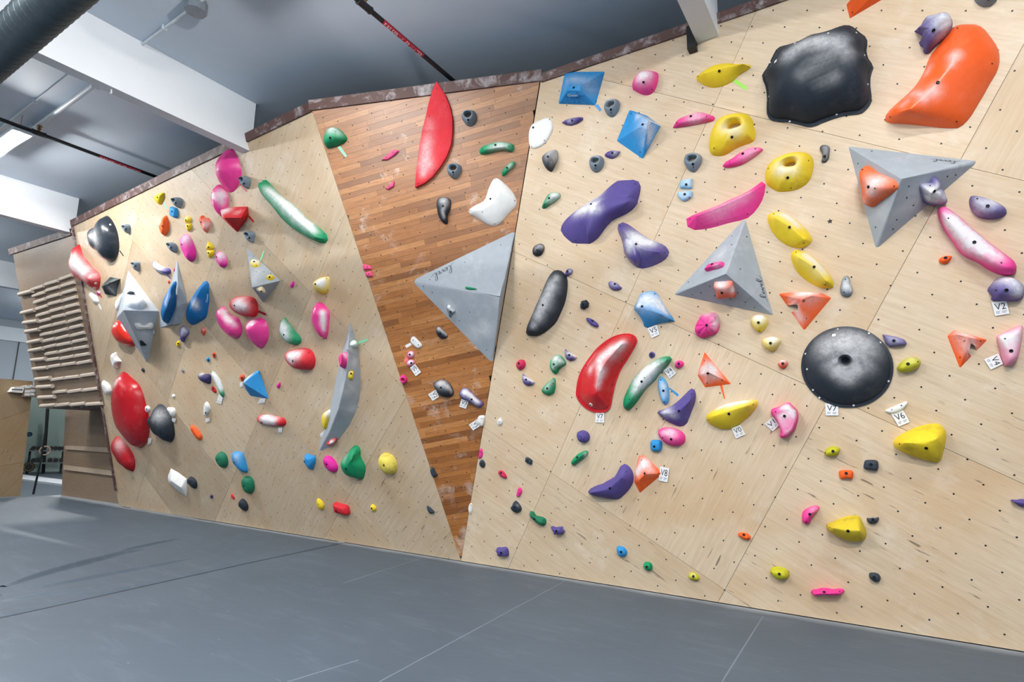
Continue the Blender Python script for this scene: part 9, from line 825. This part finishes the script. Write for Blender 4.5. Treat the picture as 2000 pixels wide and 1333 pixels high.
for row, lst in (('upper', EX['gtop']), ('lower', EX['gbot'])):
    for qi, q in enumerate(lst):
        x, y = q[0]/1000, q[1]/1000; dz = -.15 if row == 'upper' else .0
        base = (gy0 if row == 'upper' else hy0)
        e = empty('dumbbell', (0, 0, 0), '%s black dumbbell from the left on the %s tier of the rack' % (ORD[qi], row), 'dumbbell', 'dumbbells on the %s tier' % row, FG @ T((x, base+.085, dz)))
        if first is None:
            hx_ = BM(); P = [(.095*math.cos(i*math.pi/3), .095*math.sin(i*math.pi/3)) for i in range(6)]; hx_.prism(P, .07, .19)
            h1 = hx_.obj('weight_head', M_RUBBER, e); hx2 = BM(); hx2.prism(P, -.19, -.07); h2 = hx2.obj('weight_head', M_RUBBER, e)
            hh = BM(); hh.tube((0, 0, -.08), (0, 0, .08), .018, 10); h3 = hh.obj('handle', M_STEEL, e); first = (h1, h2, h3)
        else:
            for h in first:
                c = h.copy(); COL.objects.link(c); c.parent = e
ty = xy(EX['tyre']); r = abs(ty[1][0]-ty[0][0])
e = empty('weight_plate', (0, 0, 0), 'black round plate with yellow lettering on the floor at far left', 'weight plate', mw=FG @ T((ty[0][0], ty[0][1], .4)))
bm = BM(); bm.tube((0, 0, -.06), (0, 0, 0), r, 24); bm.torus((0, 0, 0), (0, 0, 1), r*.88, r*.12, 24, 8); bm.obj('plate', M_RUBBER, e)
bm = BM()
for i in range(14):
    a = i*2*math.pi/14; bm.box((0, 0, 0), (0, 0, 0)); bm.V[-8:] = [(r*(.66+.12*dy)*math.cos(a+dx), r*(.66+.12*dy)*math.sin(a+dx), .004+z) for z in (0, .003) for dx, dy in ((-.1, 0), (.1, 0), (.1, 1), (-.1, 1))]
bm.obj('yellow_print', M_YEL, e)
ds = xy(EX['disc']); r = abs(ds[1][0]-ds[0][0]); bm = BM(); bm.tube((0, 0, -.05), (0, 0, 0), r, 20); o = bm.obj('wall_disc', M_RUBBER, None, FG @ T((ds[0][0], ds[0][1], -.3))); tag(o, 'black disc with blue centre beside the plywood training wall at far left', 'disc')
bm = BM(); bm.tube((0, 0, 0), (0, 0, .01), r*.65, 16); bm.obj('blue_centre', M_BLUE, o)
FX = frame(EX['Rx']); rp = xy(EX['ring']); e = empty('gymnastic_ring', (0, 0, 0), 'wooden gymnastic ring hanging on a black strap at far left', 'gym ring', mw=FX @ T((rp[0][0], rp[0][1], 0)))
R_ = abs(rp[1][0]-rp[0][0])*.86; bm = BM(); bm.torus((0, 0, 0), (0, 0, 1), R_, R_*.16, 28, 8); bm.obj('wooden_ring', plain('pale_ring_wood', (176, 158, 140), .6), e, smooth=True)
bm = BM(); p0 = rp[0]; L_ = [(q[0]-p0[0], q[1]-p0[1]) for q in (rp[2], rp[3])]; bm.tube((*L_[0], -.02), (*L_[1], .02), .02, 6); bm.obj('strap', M_RUBBER, e)
bm = BM(); L_ = [(q[0]-p0[0], q[1]-p0[1]) for q in rp[3:6]]; bm.tube((*L_[0], .02), (*L_[1], .02), .022, 6); bm.tube((*L_[1], .02), (*L_[2], .02), .026, 6); bm.obj('strap_tail', M_RUBBER, e)
kq = xy(EX['kerb']); kq = kq if area(kq) > 0 else kq[::-1]; bm = BM(); bm.prism(kq, -.33, -.25); struct(bm.obj('kerb', M_KERB))

# ------------------------------------------------------------ holds, volumes
def unit_bolt():
    n = 12; V = []; rings = [(1, 0), (1, .35), (.8, .5), (.62, .45), (.5, .1)]
    for r, z in rings: V += [(r*math.cos(2*math.pi*i/n), r*math.sin(2*math.pi*i/n), z) for i in range(n)]
    F = [(k*n+i, k*n+(i+1) % n, (k+1)*n+(i+1) % n, (k+1)*n+i) for k in range(4) for i in range(n)]+[tuple(range(4*n, 5*n))]
    return V, F
UB = unit_bolt()
def shared(name, V, F, mat):
    me = bpy.data.meshes.new(name); me.from_pydata(V, [], F); me.update(); me.materials.append(mat); return me
ME_BOLT = shared('bolt', *UB, M_BOLT); ME_SCREW = shared('screw', *UB, M_HOLE); ME_SCREWW = shared('screw', *UB, M_SCREWW); ME_RING = shared('washer', *UB, M_SCREWW)
_s = BM(); _s.box((-1, -1, 0), (1, 1, .15)); ME_STICK = shared('sticker', _s.V, _s.F, M_CARD)
def face_m(p, n, s):
    n = Vector(n).normalized(); u = n.orthogonal().normalized(); 
    up = Vector((0, 1, 0)); up = (up-n*up.dot(n)).normalized() if abs(n.y) < .95 else u; u = up.cross(n)
    m = Matrix.Identity(4)
    for c, a in enumerate((u*s, up*s, n*s, Vector(p))):
        for r in range(3): m[r][c] = a[r]
    return m
def script_mesh():
    S = [[(-.5,-.35),(0,.05),(.5,.9),(.92,2.0),(.72,2.35),(.45,1.8),(.33,.6),(.52,.03),(.9,.2),(1.35,.55),(1.5,.9),(1.25,1.05),(1.05,.6),(1.2,.06),(1.62,.3),(1.8,.98),(2.02,.08),(2.34,1.02),(2.5,.85)],
         [(2.62,.45),(2.98,.7),(3.0,1.02),(2.75,1.0),(2.6,.5),(2.8,.05),(3.2,.3),(3.6,1.0),(3.88,2.1),(3.66,2.38),(3.4,1.7),(3.34,.5),(3.56,.03),(4.0,.3),(4.5,.75)]]
    V = []; F = []
    for P in S:
        D = []; P = [np.array(p, float) for p in P]
        for i in range(len(P)-1):
            a, b, c, d = P[max(i-1, 0)], P[i], P[i+1], P[min(i+2, len(P)-1)]
            for t in np.linspace(0, 1, 7, endpoint=False): D.append(.5*((2*b)+(c-a)*t+(2*a-5*b+4*c-d)*t*t+(-a+3*b-3*c+d)*t**3))
        D.append(P[-1]); D = np.array(D); Tn = np.gradient(D, axis=0); Tn /= np.maximum(np.hypot(*Tn.T), 1e-6)[:, None]; N_ = np.c_[-Tn[:, 1], Tn[:, 0]]
        k = len(V)
        for i, (p, nn, tt) in enumerate(zip(D, N_, Tn)):
            wd = .045+.045*max(0, -tt[1]); V += [tuple(p-nn*wd), tuple(p+nn*wd)]
        F += [(k+2*i, k+2*i+2, k+2*i+3, k+2*i+1) for i in range(len(D)-1)]
    V = [((x)/4.0, y/2.38) for x, y in V]; return V, F
SCRIPT = script_mesh()
WALLN = {0: 'right wall', 1: 'left wall', 2: 'brown panel'}
FAM = dict(pink='pink', magenta='pink', pink2='pink', palepink='pink', red='red', red2='red', redgloss='red', redball='red', raspberry='red', green='green', green2='green', blue='blue', blue2='blue', paleblue='blue', paleblue2='blue', iceblue='blue', yellow='yellow', yellow2='yellow', paleyellow='yellow', lime2='lime', purple='purple', darkpurple='purple', orange='orange', orange2='orange', coral='orange', coral2='orange', black='black', slate='dark', slate2='dark', grey='grey', volgrey='grey', white='white', cream='cream', mint2='mint')
def chalk_attr(me, spots):
    co = np.zeros(len(me.vertices)*3); me.vertices.foreach_get('co', co); co = co.reshape(-1, 3); v = np.zeros(len(co))
    prev = None
    for x, y, z, r, a in spots:
        p = np.array([x, y, z])/1000; r = r/1000
        if a < 0:
            v *= 1-np.exp(-(np.linalg.norm(co-p, axis=1)/r)**4); continue
        d = np.linalg.norm(co-p, axis=1)/r; v = np.maximum(v, a/100*np.exp(-(d*1.05)**2))
        if prev is not None:
            q, r0, a0 = prev; L = p-q
            if np.linalg.norm(L) < 1.9*(r+r0):      # neighbouring smears run together
                t = np.clip(((co-q)@L)/max(L@L, 1e-9), 0, 1); d = np.linalg.norm(co-(q+t[:, None]*L), axis=1)/(r0+(r-r0)*t); v = np.maximum(v, (a0+(a-a0)*t)/100*np.exp(-(d*1.2)**2))
        prev = (p, r, a)
    at = me.attributes.new('chalk', 'FLOAT', 'POINT'); at.data.foreach_set('value', v)
def build_hold(r):
    x, y = r['o'][0]/1000, r['o'][1]/1000; mw = frame(r['p']) @ T((x, y, 0)); k = r['k']; col = r['c']
    gl = bool(r.get('gloss')); mat = hold_mat(col, gl, bool(r.get('dirt')), bool(r.get('vol')))
    if k == 'star':
        R_ = r['rad']/1000; bm = BM(); bm.prism([((R_ if i % 2 == 0 else R_*.5)*math.sin(i*math.pi/5), (R_ if i % 2 == 0 else R_*.5)*math.cos(i*math.pi/5)) for i in range(10)][::-1], 0, .0015)
        o = bm.obj('star_sticker', M_INK, None, mw); tag(o, r['l'], 'sticker'); return
    if k == 'poly':
        v = r['v']; V = [(v[i]/1000, v[i+1]/1000, v[i+2]/1000) for i in range(0, len(v), 3)]; F = r['f']
        me = bpy.data.meshes.new(r['nm']); b = bmesh.new(); vs = [b.verts.new(p) for p in V]
        for f in F: b.faces.new([vs[i] for i in f])
        b.normal_update(); size = max(max(abs(c) for c in p) for p in V)
        es = [e for e in b.edges if len(e.link_faces) == 2 and e.calc_face_angle(0) > .08]
        bmesh.ops.bevel(b, geom=es, offset=min(.012, size*.035), segments=2, profile=.5, affect='EDGES', clamp_overlap=True)
        # short skirt down into the wall closes the base
        bd = [e for e in b.edges if len(e.link_faces) == 1]
        ex = bmesh.ops.extrude_edge_only(b, edges=bd); 
        for q in ex['geom']:
            if isinstance(q, bmesh.types.BMVert): q.co.z -= .006
        if r.get('ch'): bmesh.ops.subdivide_edges(b, edges=[e for e in b.edges if e.calc_length() > .06], cuts=5 if size < .5 else 8, use_grid_fill=True)
        bmesh.ops.recalc_face_normals(b, faces=b.faces); b.to_mesh(me); b.free()
        o = put(me, r['nm'], None, mw); me.materials.append(mat)
    else:
        bs = np.array(xy(r['b'])); hc = np.array(r['hc'])/1000 if 'hc' in r else None
        if k == 'ring': V, F = ring(bs, np.array(xy(r['i'])), r['d']/1000, hc=hc)
        else:
            rr = np.array(r['r'], float).reshape(-1, 3)/1000
            V, F = dome(bs, rr, r.get('nr', 7), r.get('pe', 2.0), r.get('qe', 2.0), r.get('rim', 0), r.get('rimh', .012), r.get('dimple', 0), hc=hc)
        o = mesh_obj('climbing_hold', V, F, mat, None, mw, smooth=not r.get('flat')); me = o.data
        b = bmesh.new(); b.from_mesh(me)
        if not r.get('flat') and k != 'ring' and not r.get('rim') and r.get('pe', 2) < 3:      # soften the cast shape
            bmesh.ops.smooth_vert(b, verts=[q for q in b.verts if q.co.z > .012], factor=.5, use_axis_x=True, use_axis_y=True, use_axis_z=True)
            if hc is not None:
                for _ in range(3): bmesh.ops.smooth_vert(b, verts=[q for q in b.verts if q.co.z > .02], factor=.5, use_axis_x=True, use_axis_y=True, use_axis_z=True)
        big = [f for f in b.faces if len(f.verts) > 4]; bmesh.ops.triangulate(b, faces=big)
        bmesh.ops.recalc_face_normals(b, faces=b.faces)
        b.to_mesh(me); b.free()
        if not r.get('flat'): me.polygons.foreach_set('use_smooth', [True]*len(me.polygons)); me.set_sharp_from_angle(angle=math.radians(48 if r.get('rim') else 62))
        am = r.get('rough', .0012 if not gl else 0)
        if r.get('rip'):        # moulded ribs fanning out from the bolt
            cn, ra = r['rip']; cx_, cy_ = (r['e'][0][0]/1000, r['e'][0][1]/1000) if r.get('e') else (0, 0); zm = max(v.co.z for v in me.vertices)
            for vv in me.vertices:
                if vv.co.z < .004: continue
                an = math.atan2(vv.co.y-cy_, vv.co.x-cx_); dd = math.hypot(vv.co.y-cy_, vv.co.x-cx_); q = min(1, dd/(zm*.8)); vv.co.z += ra*q*(abs(math.cos(cn*an/2))-.6)
        if r.get('crack'):      # cracked, layered lower half
            for vv, nn in zip(me.vertices, [n.vector.copy() for n in me.vertex_normals]):
                if vv.co.z > .01 and vv.co.y < .02: vv.co -= nn*.009*max(0, 1-abs(noise.noise(Vector((vv.co.x*5+x, vv.co.y*34+vv.co.x*9, y))))*5)*min(1, (.02-vv.co.y)/.05)
        if am:
            sd = Vector((x*7.1, y*3.3, 1.7)); fr = .12 if am < .003 else (.035 if am >= .006 else .05)
            for vv, nn in zip(me.vertices, [n.vector.copy() for n in me.vertex_normals]):
                if vv.co.z > .002: vv.co += nn*(noise.noise(vv.co/fr+sd)*am+noise.noise(vv.co/(fr*.4)+sd)*am*.5)
    if len(r.get('ch', [])): chalk_attr(o.data, r['ch'])
    r['ob'] = o
    if 'pa' in r:
        q = HOLDS[r['pa']]; o.name = 'lobe'; o.parent = q['ob']; o.matrix_local = T(((r['o'][0]-q['o'][0])/1000, (r['o'][1]-q['o'][1])/1000, 0)); return
    vol = r['nm'] == 'wall_volume'; wall_ = WALLN.get(r['p'], 'grey volumes')
    tag(o, r['l'], 'volume' if vol else 'climbing hold', 'grey triangular volumes' if vol else '%s climbing holds on the %s' % (FAM[col], wall_))
    for e in r.get('e', []):
        p = [c/1000 for c in e[:3]]; n = [c/100 for c in e[3:6]]; kd = e[6]
        if kd == 0: put(ME_BOLT, 'bolt', o, face_m(p, n, .0125))
        elif kd == 1: put(ME_SCREW, 'screw', o, face_m(p, n, .0058))
        elif kd == 2: put(ME_SCREWW, 'screw', o, face_m(p, n, .0085))
        elif kd == 3:
            q = put(ME_RING, 'washer', o, face_m(p, n, .021)); put(ME_BOLT, 'bolt', q, Matrix.Scale(.5, 4) @ T((0, 0, .6)))
        else: put(ME_STICK, 'sticker', o, face_m(p, n, .014))
    if 'kn' in r:       # rows of little pyramids moulded into one face
        v = r['v']; Q = [Vector((v[3*i]/1000, v[3*i+1]/1000, v[3*i+2]/1000)) for i in r['kn']]; bm = BM(); nu, nv = 18, 9
        n = (Q[1]-Q[0]).cross(Q[3]-Q[0]).normalized(); n = n if n.z > 0 else -n
        L = lambda s, t: (Q[0]*(1-s)*(1-t)+Q[1]*(1-s)*t+Q[2]*s*t+Q[3]*s*(1-t))
        for i in range(nu):
            for j in range(nv):
                if j > 6: continue
                s0, s1, t0, t1 = (i+.08)/nu, (i+.92)/nu, (j+.08)/nv, (j+.92)/nv
                c = [L(s0, t0), L(s1, t0), L(s1, t1), L(s0, t1)]; m = sum(c, Vector())/4+n*.009
                bm.add(c+[m], [(0, 1, 4), (1, 2, 4), (2, 3, 4), (3, 0, 4)])
        q = bm.obj('knurled_grip', mat, o); q['kind'] = 'stuff'
    if 'pq' in r:
        a = r['pq']; P = [Vector((a[i]/1000, a[i+1]/1000, a[i+2]/1000)) for i in range(0, len(a), 3)]; n = Vector(r['pqn']).normalized()
        m = len(P); V = [p+n*.004 for p in P]+[p+n*.014 for p in P]
        mesh_obj('maker_plate', V, [tuple(range(m, 2*m)), tuple(range(m))[::-1]]+[(i, (i+1) % m, (i+1) % m+m, i+m) for i in range(m)], hold_mat('blue'), o)
    if 't' in r:
        tx, p, ex, ey, n, W, H_ = r['t']; p = Vector(p)/1000; ex, ey, n = (Vector(q)/1000 for q in (ex, ey, n))
        if tx == 'level': V, F = SCRIPT; mt = M_SCRIPT; off = .0025
        else: V, F = text_verts(tx); mt = M_LOGO; off = .005 if 'pq' not in r else .0155
        mesh_obj('maker_script', [p+ex*(q[0]*W/1000)+ey*(q[1]*H_/1000)+n*off for q in V], F, mt, o)
for r in HOLDS: build_hold(r)

# ------------------------------------------------------------ grade cards and tape strips
def quad_at(Q, s, t): # s right, t down, from TL TR BR BL
    return tuple(Q[0][i]*(1-s)*(1-t)+Q[1][i]*s*(1-t)+Q[2][i]*s*t+Q[3][i]*(1-s)*t for i in (0, 1))
for lab, pi, q, txt in TAGS:
    Q = xy(q); cx = sum(p[0] for p in Q)/4; cy = sum(p[1] for p in Q)/4; Q = [(a-cx, b-cy) for a, b in Q]
    P = Q if area(Q) > 0 else Q[::-1]
    bm = BM(); bm.prism(P, .0105, .012); o = bm.obj('grade_card', M_CARD, None, frame(pi) @ T((cx, cy, 0))); tag(o, lab, 'grade card', 'white grade cards')
    if txt:
        V, F = text_verts(txt); mesh_obj('grade_text', [(*quad_at(Q, .13+.74*v[0], .60-.46*v[1]), .0128) for v in V], F, M_INK, o)
    bm = BM()
    for s0, s1, t0, t1 in ((.12, .40, .72, .77), (.55, .88, .72, .77), (.12, .34, .82, .86), (.55, .80, .82, .86)):
        bm.add([(*quad_at(Q, s, t), .0127) for s, t in ((s0, t1), (s1, t1), (s1, t0), (s0, t0))], [(0, 1, 2, 3)])
    bm.obj('fine_print', M_PRINT, o)
for lab, col, pi, q in TAPES:
    Q = xy(q); cx = sum(p[0] for p in Q)/4; cy = sum(p[1] for p in Q)/4; Q = [(a-cx, b-cy) for a, b in Q]; P = Q if area(Q) > 0 else Q[::-1]
    bm = BM(); bm.prism(P, .0004, .002); o = bm.obj('tape_strip', plain('tape_'+col, COLORS[col], .45), None, frame(pi) @ T((cx, cy, 0))); tag(o, lab, 'tape', 'coloured tape strips')
for o in SC.objects:
    if o.type == 'MESH' and o.data.users > 1: pass
